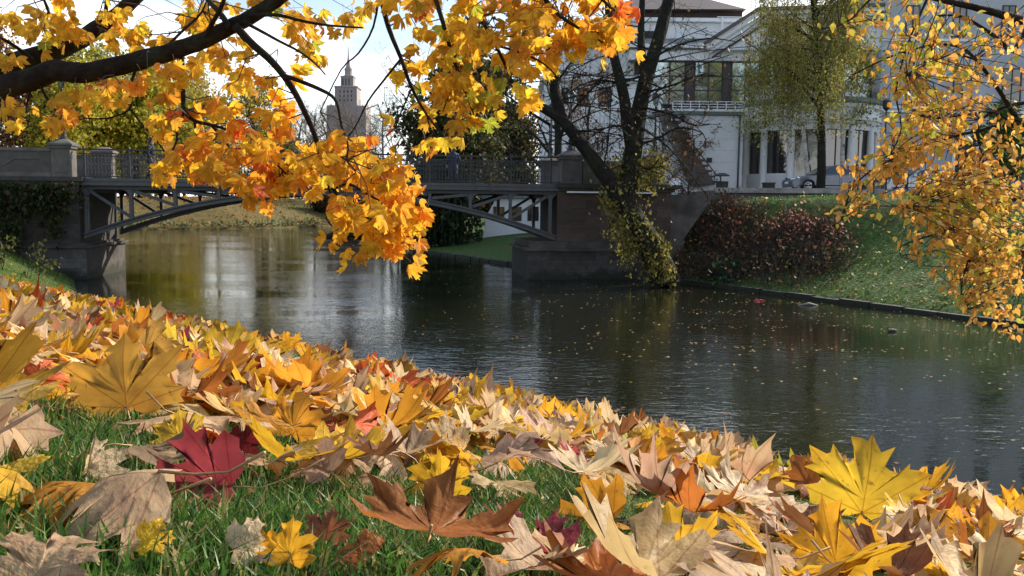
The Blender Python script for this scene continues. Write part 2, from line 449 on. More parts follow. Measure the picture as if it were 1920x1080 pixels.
# ------------------------------------------------------------------ terrain and canal
EDGE_L = [(70, -60), (20, -10.1), (9.9, 0), (5, 4.9), (0, 9.9), (-5, 14.9), (-9, 19.5), (-13, 26.5), (-16.6, 33.5), (-18.0, 37), (-25, 46), (-42, 58), (-70, 62), (-120, 55)]
EDGE_F = [(-120, 70), (-60, 79), (-42, 88), (-28, 100), (-22, 117)]
EDGE_B = [(-20, 118), (-16, 105), (-12, 80), (-6, 55.4), (0.4, 41.9)]
EDGE_R = [(0.5, 41.8), (4.6, 38.6), (5.8, 35.5), (9.1, 29.2), (12.8, 22.2), (16.5, 14), (26, 0), (75, -50)]
CANAL = np.array(EDGE_L + EDGE_F + EDGE_B + EDGE_R, float)

def seg_dist(X, Y, pts):
    d = np.full(X.shape, 1e9)
    for (ax, ay), (bx, by) in zip(pts[:-1], pts[1:]):
        vx, vy = bx - ax, by - ay
        t = np.clip(((X - ax) * vx + (Y - ay) * vy) / (vx * vx + vy * vy), 0, 1)
        d = np.minimum(d, np.hypot(X - ax - t * vx, Y - ay - t * vy))
    return d
def in_canal(X, Y):
    ins = np.zeros(X.shape, bool)
    n = len(CANAL)
    for i in range(n):
        x0, y0 = CANAL[i]; x1, y1 = CANAL[(i + 1) % n]
        if y0 == y1: continue
        c = ((y0 > Y) != (y1 > Y)) & (X < (x1 - x0) * (Y - y0) / (y1 - y0) + x0)
        ins ^= c
    return ins
def sstep(t): t = np.clip(t, 0, 1); return t * t * (3 - 2 * t)
def terrain(X, Y):
    X = np.asarray(X, float); Y = np.asarray(Y, float)
    dL, dF, dB, dR = (seg_dist(X, Y, e) for e in (EDGE_L, EDGE_F, EDGE_B, EDGE_R))
    d = np.minimum(np.minimum(dL, dF), np.minimum(dB, dR))
    k = np.clip((d - 4.0) / 0.6 , -1, 1)
    fL = np.where(d < 4, 0.4875 * d, 1.95 + 0.275 * (d - 4))
    soft = 0.133 * 0.35 * (1 - np.abs(k)) ** 2          # rounds the crest of the bank off
    fL = fL - soft
    fL = np.where(fL > 3.4, 3.4 + 0.7 * (1 - np.exp(-(fL - 3.4) / 0.7)), fL)
    fF = 0.15 + 3.1 * sstep(d / 11)
    fB = 0.12 + 0.9 * sstep(d / 9) + 2.6 * sstep((d - 9) / 8)
    dt = 11 - 5.5 * sstep((Y - 31) / 8)          # the bank steepens towards the bridge
    fR = 0.10 + 3.4 * (0.55 * np.clip(d / dt, 0, 1) + 0.45 * sstep(d / dt)) + 0.26 * sstep((d - dt) / 3)
    ws = [1 / (q + 0.05) ** 4 for q in (dL, dF, dB, dR)]
    z = sum(w * f for w, f in zip(ws, (fL, fF, fB, fR))) / sum(ws)
    z = np.where(in_canal(X, Y), np.maximum(-1.6, -0.7 * d), z)
    zone = np.stack([w / sum(ws) for w in ws], -1)
    return z, d, zone
def gz(x, y): return float(terrain(np.array([x]), np.array([y]))[0][0])

def axis_coords(lo, hi, fine, dense):
    a = list(np.arange(lo, hi + 1e-6, dense))
    out = a[:]
    s, v = dense, hi
    while v < 3000: s *= 1.35; v += s; out.append(v)
    s, v = dense, lo
    while v > -3000: s *= 1.35; v -= s; out.insert(0, v)
    return np.array(out)
gx = axis_coords(-60, 60, 0, 0.5); gy = axis_coords(-12, 130, 0, 0.5)
GX, GY = np.meshgrid(gx, gy)
GZ, GD, GZN = terrain(GX.ravel(), GY.ravel())
far = np.maximum(np.abs(GX.ravel()) - 150, 0) + np.maximum(np.abs(GY.ravel()) - 200, 0)
GZ = np.where((far > 0) , 3.6, GZ) + 0.05 * np.sin(GX.ravel() * 0.9) * np.cos(GY.ravel() * 0.8) * (GD > 1)
nx, ny = len(gx), len(gy)
ii = (np.arange(ny - 1)[:, None] * nx + np.arange(nx - 1)[None]).ravel()
quads = np.stack([ii, ii + 1, ii + 1 + nx, ii + nx], 1)
grass_l = np.array([0.055, 0.085, 0.018]); litter = np.array([0.13, 0.10, 0.035]); grass_b = np.array([0.05, 0.10, 0.022]); grass_r = np.array([0.06, 0.11, 0.025])
tcol = GZN @ np.stack([grass_l, litter, grass_b, grass_r])
tcol[GD < 0.05] = (0.03, 0.028, 0.02)
far_f = np.clip(far / 50, 0, 1)[:, None]
tcol = tcol * (1 - far_f) + np.array([0.09, 0.075, 0.04]) * far_f
mb = MB(); mb.add(np.stack([GX.ravel(), GY.ravel(), GZ], 1), quads, 0, tcol)

def groundmat():
    m, N, L, B = newmat('ground_turf')
    a = N.new('ShaderNodeAttribute'); a.attribute_name = 'tint'
    geo = N.new('ShaderNodeNewGeometry')
    def noise(sc, det=6):
        n = N.new('ShaderNodeTexNoise'); n.inputs['Scale'].default_value = sc; n.inputs['Detail'].default_value = det
        L.new(geo.outputs['Position'], n.inputs['Vector']); return n.outputs['Fac']
    mr = N.new('ShaderNodeMapRange'); mr.inputs['From Min'].default_value = 0.3; mr.inputs['From Max'].default_value = 0.7
    mr.inputs['To Min'].default_value = 0.55; mr.inputs['To Max'].default_value = 1.45
    L.new(noise(5.0, 9), mr.inputs['Value'])
    sc = N.new('ShaderNodeVectorMath'); sc.operation = 'SCALE'; L.new(a.outputs['Color'], sc.inputs[0]); L.new(mr.outputs['Result'], sc.inputs['Scale'])
    r2 = N.new('ShaderNodeMapRange'); r2.inputs['From Min'].default_value = 0.5; r2.inputs['From Max'].default_value = 0.72; r2.inputs['To Max'].default_value = 0.75
    L.new(noise(0.8, 8), r2.inputs['Value'])
    mx = N.new('ShaderNodeMix'); mx.data_type = 'RGBA'; L.new(r2.outputs['Result'], mx.inputs['Factor'])
    L.new(sc.outputs[0], mx.inputs['A']); mx.inputs['B'].default_value = (0.10, 0.085, 0.03, 1)
    L.new(mx.outputs['Result'], B.inputs['Base Color'])
    B.inputs['Roughness'].default_value = 0.95; B.inputs['Specular IOR Level'].default_value = 0.2
    bp = N.new('ShaderNodeBump'); bp.inputs['Distance'].default_value = 0.12; L.new(noise(9.0, 8), bp.inputs['Height'])
    L.new(bp.outputs['Normal'], B.inputs['Normal'])
    return m
M_ground = groundmat()
ground = mb.build('ground', M_ground, smooth=True, tint=True, kind='structure', label='grassy park ground with sloping canal banks')

def watermat():
    m, N, L, B = newmat('canal_water')
    B.inputs['Base Color'].default_value = (0.012, 0.014, 0.008, 1)
    B.inputs['Roughness'].default_value = 0.03; B.inputs['IOR'].default_value = 1.8
    geo = N.new('ShaderNodeNewGeometry')
    def wave(scx, scy, det, dist, prev=None, rough=0.5):
        mp = N.new('ShaderNodeMapping'); mp.inputs['Scale'].default_value = (scx, scy, 1); mp.inputs['Rotation'].default_value = (0, 0, math.radians(14))
        L.new(geo.outputs['Position'], mp.inputs['Vector'])
        n = N.new('ShaderNodeTexNoise'); n.inputs['Scale'].default_value = 1.0; n.inputs['Detail'].default_value = det
        n.inputs['Roughness'].default_value = rough
        L.new(mp.outputs['Vector'], n.inputs['Vector'])
        b = N.new('ShaderNodeBump'); b.inputs['Distance'].default_value = dist
        L.new(n.outputs['Fac'], b.inputs['Height'])
        if prev: L.new(prev, b.inputs['Normal'])
        return b.outputs['Normal'], n
    # calm and breezy patches differ in ripple height
    n1, _ = wave(1.1, 2.6, 2, 0.010)
    n2, _ = wave(4.0, 9.0, 3, 0.0085, n1)
    L.new(n2, B.inputs['Normal'])
    # calm and ruffled patches
    mp = N.new('ShaderNodeMapping'); mp.inputs['Scale'].default_value = (.09, .22, 1); mp.inputs['Rotation'].default_value = (0, 0, -.4)
    L.new(geo.outputs['Position'], mp.inputs['Vector'])
    pn = N.new('ShaderNodeTexNoise'); pn.inputs['Scale'].default_value = 1.0; pn.inputs['Detail'].default_value = 3; L.new(mp.outputs['Vector'], pn.inputs['Vector'])
    pr = N.new('ShaderNodeMapRange'); pr.inputs['From Min'].default_value = .38; pr.inputs['From Max'].default_value = .62; pr.inputs['To Min'].default_value = .25; pr.inputs['To Max'].default_value = 1.25
    L.new(pn.outputs['Fac'], pr.inputs['Value'])
    for nd in N:
        if nd.type == 'BUMP': L.new(pr.outputs['Result'], nd.inputs['Strength'])
    return m
M_water = watermat()
mb = MB(); xs = np.array([-200, -120, -60, -20, 0, 20, 60, 120]); ys = np.array([-90, -40, 0, 20, 40, 80, 130])
WX, WY = np.meshgrid(xs, ys); nn = len(xs)
ii = (np.arange(len(ys) - 1)[:, None] * nn + np.arange(nn - 1)[None]).ravel()
mb.add(np.stack([WX.ravel(), WY.ravel(), np.zeros(WX.size)], 1), np.stack([ii, ii + 1, ii + 1 + nn, ii + nn], 1))
water = mb.build('water', M_water, kind='structure', label='dark rippled canal water')

# timber and stone edging along the right bank
def edging(name, pts, w, z0, z1, m, lab):
    mb = MB()
    for (ax, ay), (bx, by) in zip(pts[:-1], pts[1:]):
        L_ = math.hypot(bx - ax, by - ay); n = max(1, int(L_ / 1.1))
        nxv, nyv = (by - ay) / L_, -(bx - ax) / L_
        for i in range(n):
            t0, t1 = i / n + 0.004, (i + 1) / n - 0.004
            j = random.uniform(-0.03, 0.03); h = z1 + random.uniform(-0.025, 0.025)
            c = []
            for t in (t0, t1):
                for sgn in (-1, 1):
                    c.append((ax + (bx - ax) * t + nxv * (w / 2 * sgn + j), ay + (by - ay) * t + nyv * (w / 2 * sgn + j)))
            v = [(*c[0], z0), (*c[2], z0), (*c[3], z0), (*c[1], z0), (*c[0], h), (*c[2], h), (*c[3], h), (*c[1], h)]
            mb.add(v, MB.BOXF)
    return mb.build(name, m, kind='structure', label=lab)
edging('bank_edging', EDGE_R[2:-2], 0.22, -0.8, 0.13, M_stone_d, 'low dark edging along the foot of the right bank, before the bridge')
edging('bank_edging', EDGE_B[1:] + EDGE_R[:2], 0.3, -0.8, 0.16, M_stone_d, 'low dark edging of the small lawn seen beyond the bridge')

# ------------------------------------------------------------------ bridge
BA = P(152, 331, 33.0); BB = P(1047, 349, 35.3)
ZD = (BA.z + BB.z) / 2
ux = Vector((BB.x - BA.x, BB.y - BA.y, 0)); BL = ux.length; ux.normalize(); vx = Vector((-ux.y, ux.x, 0))
O0 = Vector((BA.x, BA.y, 0))
ZS = (BB.z - BA.z) / BL
def BR(u, v, z): return tuple(O0 + ux * u + vx * v + Vector((0, 0, z)))
BW = 4.6
ZD = BA.z * 0.5 + BB.z * 0.5
print('bridge', BA, BB, BL, ZD)
bridge = thing('iron_bridge', 'iron footbridge on shallow arched trusses spanning the canal between two stone abutments', 'bridge', BR(0, 0, 0))
NP = 11; pu = [0.12 + (BL - 0.30 - 0.12) * i / NP for i in range(NP + 1)]
def chord(u):
    t = (u - BL / 2) / (BL / 2); return ZD - 0.48 - 1.72 * t * t
mb = MB(); mb.box((-0.25, 0.0, ZD - 0.24), (BL + 0.25, BW, ZD - 0.03), fr=BR); mb.build('deck', M_deck, bridge)
for v0, v1 in ((-0.14, 0.0), (BW, BW + 0.14)):
    mb = MB()
    mb.box((0, v0, ZD - 0.10), (BL, v1, ZD + 0.01), fr=BR)
    mb.box((0, v0 + 0.04, ZD - 0.26), (BL, v1 - 0.03, ZD - 0.102), fr=BR)
    mb.build('edge_beam', M_steel, bridge)
for v in (0.08, BW - 0.22):
    w = 0.14
    mb = MB(); mb.box((0.0, v, ZD - 0.40), (BL, v + w, ZD - 0.262), fr=BR); mb.build('top_chord', M_steel_d, bridge)
    mb = MB()
    us = np.linspace(0.02, BL - 0.02, 45)
    for a, b in zip(us[:-1], us[1:]):
        for dz, hh, ww in ((0, 0.09, w + 0.08), (0.13, 0.06, w + 0.08)):
            mb.bar(BR(a, v + w / 2, chord(a) + dz), BR(b, v + w / 2, chord(b) + dz), ww, hh)
        mb.bar(BR(a, v + w / 2, chord(a) + 0.07), BR(b, v + w / 2, chord(b) + 0.07), 0.03, 0.16)
    mb.build('arch_chord', M_steel, bridge)
    for i, u in enumerate(pu):
        zc = chord(u) + 0.16
        if ZD - 0.4 - zc < 0.05: continue
        mb = MB(); mb.box((u - 0.06, v - 0.03, zc - 0.06), (u + 0.06, v + w + 0.03, ZD - 0.402), fr=BR)
        if ZD - 0.4 - zc > 0.3:      # rounded gussets at the head of the post
            for sg in (-1, 1):
                q = [BR(u + sg * 0.06, v + 0.02, ZD - 0.404), BR(u + sg * 0.30, v + 0.02, ZD - 0.404), BR(u + sg * 0.16, v + 0.02, ZD - 0.46), BR(u + sg * 0.09, v + 0.02, ZD - 0.58), BR(u + sg * 0.06, v + 0.02, ZD - 0.66)]
                mb.prism(q if sg > 0 else q[::-1], vx * 0.05)
        mb.build('truss_post', M_steel, bridge)
    for i in range(NP):
        a, b = pu[i], pu[i + 1]
        mid = (a + b) / 2
        if abs(mid - BL / 2) < 2.2:
            mb = MB(); mb.poly([BR(a + 0.07, v + 0.05, chord(a) + 0.1), BR(b - 0.07, v + 0.05, chord(b) + 0.1), BR(b - 0.07, v + 0.05, ZD - 0.402), BR(a + 0.07, v + 0.05, ZD - 0.402),
                               BR(a + 0.07, v + 0.08, chord(a) + 0.1), BR(b - 0.07, v + 0.08, chord(b) + 0.1), BR(b - 0.07, v + 0.08, ZD - 0.402), BR(a + 0.07, v + 0.08, ZD - 0.402)],
                              [(0, 1, 2, 3), (4, 7, 6, 5), (0, 4, 5, 1), (1, 5, 6, 2), (2, 6, 7, 3), (3, 7, 4, 0)])
            mb.build('web_plate', M_steel, bridge); continue
        if mid < BL / 2: p, q = (a + 0.1, ZD - 0.44), (b - 0.08, chord(b) + 0.22)
        else: p, q = (b - 0.1, ZD - 0.44), (a + 0.08, chord(a) + 0.22)
        mb = MB(); mb.bar(BR(p[0], v + w / 2, p[1]), BR(q[0], v + w / 2, q[1]), 0.11, 0.10, side=vx); mb.build('truss_diagonal', M_steel, bridge)
for u in pu:
    mb = MB(); mb.box((u - 0.06, 0.3, ZD - 0.5), (u + 0.06, BW - 0.3, ZD - 0.27), fr=BR); mb.build('cross_beam', M_steel_d, bridge)
# cast iron railing
RH = 1.05
gmb = MB()
def baluster_panel(mb, L_):
    n = max(4, int(round(L_ / 0.125)))
    for k in range(n):
        u = L_ * (k + 0.5) / n
        mb.bar((u, 0, 0.07), (u, 0, RH - 0.16), 0.022, 0.022)
        mb.bar((u - 0.045, 0, 0.30), (u + 0.045, 0, 0.30), 0.03, 0.03)
        for zc, r in ((0.52, 0.052), (0.20, 0.04), (0.74, 0.045)):
            pts = [(u + r * math.cos(a), 0, zc + r * 1.25 * math.sin(a)) for a in np.linspace(0, 2 * PI, 7)]
            for a, b in zip(pts[:-1], pts[1:]): mb.bar(a, b, 0.016, 0.016, side=(0, 1, 0))
pl = pu[1] - pu[0] - 0.09
baluster_panel(gmb, pl); grille_me = gmb.mesh('baluster_panel', M_iron)
pmb = MB(); pmb.box((-0.035, -0.035, 0), (0.035, 0.035, RH - 0.04)); pmb.box((-0.055, -0.055, 0), (0.055, 0.055, 0.12)); pmb.lathe([(0.0, 0), (0.05, 0.02), (0.055, 0.05), (0.03, 0.09), (0, 0.1)], (0, 0, RH), 8)
post_me = pmb.mesh('rail_post', M_iron)
Rz = Matrix.Rotation(math.atan2(ux.y, ux.x), 4, 'Z')
for v in (0.02, BW - 0.02):
    for i, u in enumerate(pu):
        inst('rail_post', post_me, bridge, Matrix.Translation(Vector(BR(u, v, ZD + 0.012)) - bridge.location) @ Rz)
        if i < NP:
            inst('baluster_panel', grille_me, bridge, Matrix.Translation(Vector(BR(u + 0.045, v, ZD + 0.012)) - bridge.location) @ Rz)
    for z0, z1, w in ((RH - 0.03, RH + 0.03, 0.07), (RH - 0.17, RH - 0.135, 0.03), (0.045, 0.085, 0.04)):
        mb = MB(); mb.box((-0.1, v - w / 2, ZD + 0.012 + z0), (BL + 0.1, v + w / 2, ZD + 0.012 + z1), fr=BR); mb.build('handrail' if z0 > 0.9 else 'rail_bar', M_iron, bridge)

# stone abutments, laid block by block
blk = MB(); blk.box((0, 0, 0), (1, 1, 1)); BLOCK = {}
for m_ in (M_stone, M_stone_d, M_brick, M_stone_l):
    BLOCK[m_.name] = blk.mesh('stone_block', m_)
def wall_blocks(root, u0, u1, v, z0, z1, rows, lw, m, dep=0.12, name='stone_block'):
    """face of separate blocks in courses on the plane v (towards the camera), recessed joints"""
    hh = (z1 - z0) / rows
    for r in range(rows):
        n = max(1, int(round((u1 - u0) / lw)))
        w = (u1 - u0) / n
        cuts = [u0 + w * (k + (0.5 if r % 2 else 0)) for k in range(n + 1)]
        cuts = [u0] + [c for c in cuts if u0 + 0.1 < c < u1 - 0.1] + [u1]
        for a, b in zip(cuts[:-1], cuts[1:]):
            jx = random.uniform(-0.009, 0.007)
            Mx = Matrix.Translation(Vector(BR(a + 0.006, v + jx, z0 + r * hh + 0.006)) - root.location) @ Rz @ Matrix.Diagonal((b - a - 0.012, dep, hh - 0.012, 1))
            inst(name, BLOCK[m.name], root, Mx)
def pillar(root, u, v, w, z0, z1, m):
    mb = MB(); mb.box((u - w / 2, v, z0), (u + w / 2, v + w, z1 - 0.001), fr=BR)
    p = 0.07
    mb.box((u - w / 2 + 0.1, v - 0.02, z0 + 0.15), (u + w / 2 - 0.1, v - 0.001, z1 - 0.15), fr=BR)
    mb.build('pillar', m, root)
    mb = MB()
    mb.box((u - w / 2 - p, v - p, z1), (u + w / 2 + p, v + w + p, z1 + 0.1), fr=BR)
    mb.box((u - w / 2 - p * 1.6, v - p * 1.6, z1 + 0.102), (u + w / 2 + p * 1.6, v + w + p * 1.6, z1 + 0.17), fr=BR)
    q = w / 2 + p * 1.3; c = [BR(u - q, v + w / 2 - q, z1 + 0.172), BR(u + q, v + w / 2 - q, z1 + 0.172), BR(u + q, v + w / 2 + q, z1 + 0.172), BR(u - q, v + w / 2 + q, z1 + 0.172)]
    t = w * 0.22; d = [BR(u - t, v + w / 2 - t, z1 + 0.36), BR(u + t, v + w / 2 - t, z1 + 0.36), BR(u + t, v + w / 2 + t, z1 + 0.36), BR(u - t, v + w / 2 + t, z1 + 0.36)]
    mb.poly(c + d, [(3, 2, 1, 0), (4, 5, 6, 7), (0, 1, 5, 4), (1, 2, 6, 5), (2, 3, 7, 6), (3, 0, 4, 7)])
    mb.build('pillar_cap', m, root)

# left abutment
abl = thing('stone_abutment', 'dark stone bridge abutment hung with creeper, zigzag panel on its parapet, nearest the grassy bank', 'bridge abutment', BR(-3, 0, 0), 'stone abutments of the footbridge')
zl = ZD - 0.02
mb = MB(); mb.box((-11, -0.088, -1.2), (-0.12, BW - 0.02, zl - 0.24), fr=BR); mb.build('wall_core', M_mortar, abl)
wall_blocks(abl, -11.0, -0.10, -0.10, 1.34, zl - 0.24, 6, 1.15, M_stone_d)
wall_blocks(abl, -11.0, 0.16, -0.30, -0.35, 1.16, 4, 0.95, M_stone)
mb = MB(); mb.box((-11, -0.288, -1.2), (0.14, BW, 1.158), fr=BR); mb.build('plinth_core', M_stone_d, abl)
mb = MB(); mb.box((-11, -0.40, 1.16), (0.26, BW + 0.1, 1.26), fr=BR); mb.box((-11, -0.26, 1.262), (0.1, BW + 0.05, 1.34), fr=BR); mb.build('plinth_ledge', M_stone_d, abl)
mb = MB(); mb.box((-11, -0.34, zl - 0.10), (0.12, BW + 0.3, zl + 0.06), fr=BR); mb.box((-11, -0.24, zl - 0.238), (0.0, BW + 0.2, zl - 0.102), fr=BR); mb.build('ledge', M_stone_d, abl)
for v in (-0.2, BW - 0.1):
    mb = MB(); mb.box((-11, v, zl + 0.062), (-0.95, v + 0.3, zl + 0.98), fr=BR); mb.build('parapet', M_stone, abl)
    mb = MB(); mb.box((-11, v - 0.05, zl + 0.982), (-0.95, v + 0.35, zl + 1.10), fr=BR); mb.box((-11, v - 0.05, zl + 0.062), (-0.95, v - 0.001, zl + 0.2), fr=BR); mb.build('parapet_coping', M_stone, abl)
    pillar(abl, -0.58, v - 0.12, 0.66, zl + 0.062, zl + 1.08, M_stone)
mb = MB()
us = np.arange(-6.4, -0.95, 0.42)
for i in range(len(us) - 1):
    za, zb = (zl + 0.45, zl + 0.72) if i % 2 else (zl + 0.72, zl + 0.45)
    if i % 6 in (4, 5): za = zb = zl + 0.72
    mb.bar(BR(us[i], -0.215, za), BR(us[i + 1], -0.215, zb), 0.03, 0.07)
mb.build('zigzag_band', M_stone, abl)

# right abutment
abr = thing('stone_abutment', 'brown stone bridge abutment standing in the water behind the leaning ivy covered tree', 'bridge abutment', BR(BL + 3, 0, 0), 'stone abutments of the footbridge')
U0 = BL - 1.35; U1 = BL + 4.6
mb = MB(); mb.box((BL + 0.02, -0.068, -1.2), (BL + 4.6, BW - 0.02, zl - 0.24), fr=BR); mb.build('wall_core', M_mortar, abr)
wall_blocks(abr, BL - 0.05, BL + 4.6, -0.08, 1.50, zl - 0.24, 6, 1.3, M_brick)
wall_blocks(abr, U0 + 0.1, BL + 3.0, -0.33, -0.35, 1.12, 4, 0.62, M_stone_d)
mb = MB(); mb.box((U0 + 0.12, -0.318, -1.2), (BL + 3.0, BW, 1.118), fr=BR); mb.build('plinth_core', M_mortar, abr)
mb = MB(); mb.box((U0, -0.44, 1.12), (BL + 3.0, BW + 0.1, 1.24), fr=BR); mb.box((U0 + 0.25, -0.3, 1.242), (BL + 3.0, BW + 0.05, 1.50), fr=BR); mb.build('plinth_ledge', M_stone_d, abr)
mb = MB(); mb.box((BL - 0.12, -0.3, zl - 0.10), (BL + 5.0, BW + 0.3, zl + 0.06), fr=BR); mb.box((BL, -0.2, zl - 0.238), (BL + 4.7, BW + 0.2, zl - 0.102), fr=BR); mb.build('ledge', M_stone_d, abr)
mb = MB()
for a, b in ((BL + 0.3, BL + 2.05), (BL + 2.9, BL + 3.9)):
    mb.box((a, -0.36, zl - 0.30), (b, -0.202, zl - 0.242), fr=BR)
mb.build('pale_ledge_strip', M_white2, abr)
for v in (-0.12, BW - 0.16):
    mb = MB(); mb.box((BL + 0.95, v, zl + 0.062), (BL + 3.55, v + 0.3, zl + 0.86), fr=BR); mb.build('parapet', M_stone, abr)
    mb = MB(); mb.box((BL + 0.95, v - 0.05, zl + 0.862), (BL + 3.55, v + 0.35, zl + 0.97), fr=BR); mb.build('parapet_coping', M_stone, abr)
    pillar(abr, BL + 0.48, v - 0.2, 0.8, zl + 0.062, zl + 1.0, M_stone)
    pillar(abr, BL + 3.95, v - 0.1, 0.62, zl + 0.062, zl + 1.0, M_stone)
# wing wall running into the bank, with a sloping coping
mb = MB(); mb.prism([BR(BL + 4.62, 0.0, 0.2), BR(BL + 5.2, 0.0, 0.2), BR(BL + 5.2, 0.0, 1.7), BR(BL + 6.4, 0.0, zl - .32), BR(BL + 4.62, 0.0, zl - .32)], vx * 0.5); mb.build('wing_wall', M_stone_d, abr)
mb = MB(); mb.bar(BR(BL + 5.2, 0.2, 1.7), BR(BL + 6.4, 0.2, zl - .3), 0.3, 0.10); mb.build('sloping_coping', M_stone, abr)

# lamp posts on the pillars
def lamp(u, v, label, ztop, post=1.75):
    r = thing('street_lamp', label, 'street lamp', BR(u, v, ztop), 'lamp posts on the bridge pillars')
    c = r.location
    mb = MB(); mb.lathe([(0.15, 0), (0.15, 0.08), (0.1, 0.12), (0.085, 0.35), (0.11, 0.4), (0.06, 0.46), (0.045, 0.9), (0.06, 0.95), (0.04, 1.0), (0.032, post), (0.06, post + 0.03), (0.02, post + 0.1)], c, 10)
    mb.bar(c + Vector((-0.3, 0, post - 0.15)), c + Vector((0.3, 0, post - 0.15)), 0.03, 0.03)
    mb.build('post', M_iron, r, smooth=False)
    mb = MB(); mb.lathe([(0.07, post + 0.1), (0.15, post + 0.42)], c, 6); mb.build('lantern_glass', M_glass, r)
    mb = MB(); mb.lathe([(0.19, post + 0.42), (0.19, post + 0.45), (0.08, post + 0.58), (0.03, post + 0.62), (0.025, post + 0.72), (0.0, post + 0.75)], c, 6)
    for k in range(6):
        a = PI / 3 * k; mb.bar(c + Vector((0.07 * math.cos(a), 0.07 * math.sin(a), post + 0.1)), c + Vector((0.15 * math.cos(a), 0.15 * math.sin(a), post + 0.42)), 0.015, 0.015)
    mb.build('lantern_cap', M_iron, r)
zt = zl + 1.36
lamp(-0.58, 0.01, 'black lamp post on the pillar above the creeper hung abutment', zl + 1.44)
lamp(BL + 0.48, 0.08, 'black lamp post on the nearer pillar where the bridge railing ends at the right', zt)
lamp(BL + 0.48, BW + 0.04, 'black lamp post on the farther pillar where the bridge railing ends at the right', zt)
lamp(BL + 3.95, 0.21, 'black lamp post on the pillar between the ivy tree and the white building', zt)
# ------------------------------------------------------------------ white building with the round porch
def ext(x0, x1, y0, y1, D):
    a = P(x0, (y0 + y1) / 2, D); b = P(x1, (y0 + y1) / 2, D)
    return a.x, b.x, P((x0 + x1) / 2, y1, D).z, P((x0 + x1) / 2, y0, D).z
def pbox(mb, x0, x1, y0, y1, D, dep, mi=0):
    xa, xb, za, zb = ext(x0, x1, y0, y1, D)
    mb.box((xa, D, za), (xb, D + dep, zb), mi)
wb = thing('white_building', 'pale building with columned round porch, balcony windows and dark hipped roof beyond the bridge', 'building', (P(1350, 350, 57).x, 57, 3.5))
GZB = 3.55
def part(name, m, boxes, root=None, **k):
    mb = MB()
    for b in boxes: pbox(mb, *b)
    return mb.build(name, m, root or wb, **k)
# lower wall in rusticated courses
xa, xb, za, zb = ext(1236, 1392, 216, 352, 57)
nC = 7
for i in range(nC):
    h = (zb - GZB) / nC
    mb = MB(); mb.box((xa, 56.985, GZB + i * h + 0.014), (xb, 57.3, GZB + (i + 1) * h - 0.014)); mb.build('wall_course', M_white, wb)
mb = MB(); mb.box((xa, 57.03, GZB - 1), (xb, 62, zb)); mb.build('lower_wall', M_white, wb)
part('balcony_ledge', M_greenroof, [(1232, 1394, 209, 215, 56.8, 5)])
part('balcony_slab', M_white2, [(1232, 1394, 204, 208.5, 56.85, 5)])
# balcony railing
mb = MB()
xa, xb, za, zb = ext(1262, 1396, 190, 204, 57)
for k in range(9):
    x = xa + (xb - xa) * k / 8; mb.bar((x, 57.1, za), (x, 57.1, zb), 0.05, 0.05)
for z in (zb, za + (zb - za) * .62, za + (zb - za) * .28): mb.bar((xa, 57.1, z), (xb, 57.1, z), 0.045, 0.045)
mb.build('balcony_railing', M_white2, wb)
# upper storey: glass bays between dark pillars
mb = MB(); pbox(mb, 1190, 1640, 112, 215, 61.6, 5); mb.build('upper_wall', M_dark, wb)
bays = [(1226, 1284), (1302, 1354), (1371, 1423), (1441, 1493), (1511, 1562), (1580, 1632)]
for a, b in bays:
    fr = MB(); xa, xb, za, zb = ext(a, b, 116, 196, 61.4)
    t = 0.05
    for x in (xa, (xa + xb) / 2, xb): fr.box((x - t, 61.34, za), (x + t, 61.42, zb))
    for q in (0.0, 0.33, 0.66, 1.0): z = za + (zb - za) * q; fr.box((xa, 61.35, z - 0.04), (xb, 61.41, z + 0.04))
    f = fr.build('window_frame', M_pillar, wb)
    for i in range(2):
        for j in range(3):
            x0 = xa + (xb - xa) * i / 2; z0 = za + (zb - za) * (j * .33)
            g = MB(); dx = random.uniform(-.01, .01)
            g.poly([(x0, 61.385 + dx, z0), (x0 + (xb - xa) / 2, 61.385 - dx, z0), (x0 + (xb - xa) / 2, 61.39, z0 + (zb - za) * .335), (x0, 61.385, z0 + (zb - za) * .335)], [(0, 1, 2, 3)])
            g.build('pane', M_glass, f)
for a, b in [(1284, 1302), (1354, 1371), (1423, 1441), (1493, 1511), (1562, 1580), (1208, 1226)]:
    part('dark_pillar', M_pillar, [(a + 1.5, b - 1.5, 114, 202, 61.2, 0.35)])
part('entablature', M_white2, [(1180, 1650, 94, 114, 60.9, 5)])
part('entablature_band', M_greenroof, [(1176, 1654, 91, 93.6, 60.7, 5)])
part('cornice', M_white2, [(1174, 1656, 84, 90.6, 60.6, 5.4)])
# sloping ledge and attic
mb = MB(); a = P(1176, 84, 60.6); b = P(1500, 84, 60.6); c = P(1500, 72, 64); d = P(1186, 72, 64)
mb.poly([a, b, c, d, (d.x, 65, d.z), (c.x, 65, c.z), (a.x, 66, a.z - 1), (b.x, 66, b.z - 1)], [(0, 1, 2, 3), (3, 2, 5, 4), (0, 3, 4, 6), (1, 7, 5, 2), (4, 5, 7, 6)])
mb.build('ledge_roof', M_greenroof, wb)
part('attic_wall', M_white, [(1168, 1402, 40, 92, 65, 7)])
part('attic_cornice', M_white2, [(1162, 1400, 33, 40, 64.6, 8)])
part('attic_window', M_dark, [(1206, 1240, 58, 84, 64.95, 0.2)])
part('attic_railing', M_white2, [(1345, 1400, 31, 32.5, 64.5, 0.08), (1353, 1356, 32.5, 56, 64.45, 0.08)])
part('roof_eave', M_eave, [(1150, 1392, 17, 33, 65.6, 9)])
mb = MB(); a = P(1145, 17, 64.8); b = P(1400, 17, 64.8); zt_ = P(1345, -12, 68).z
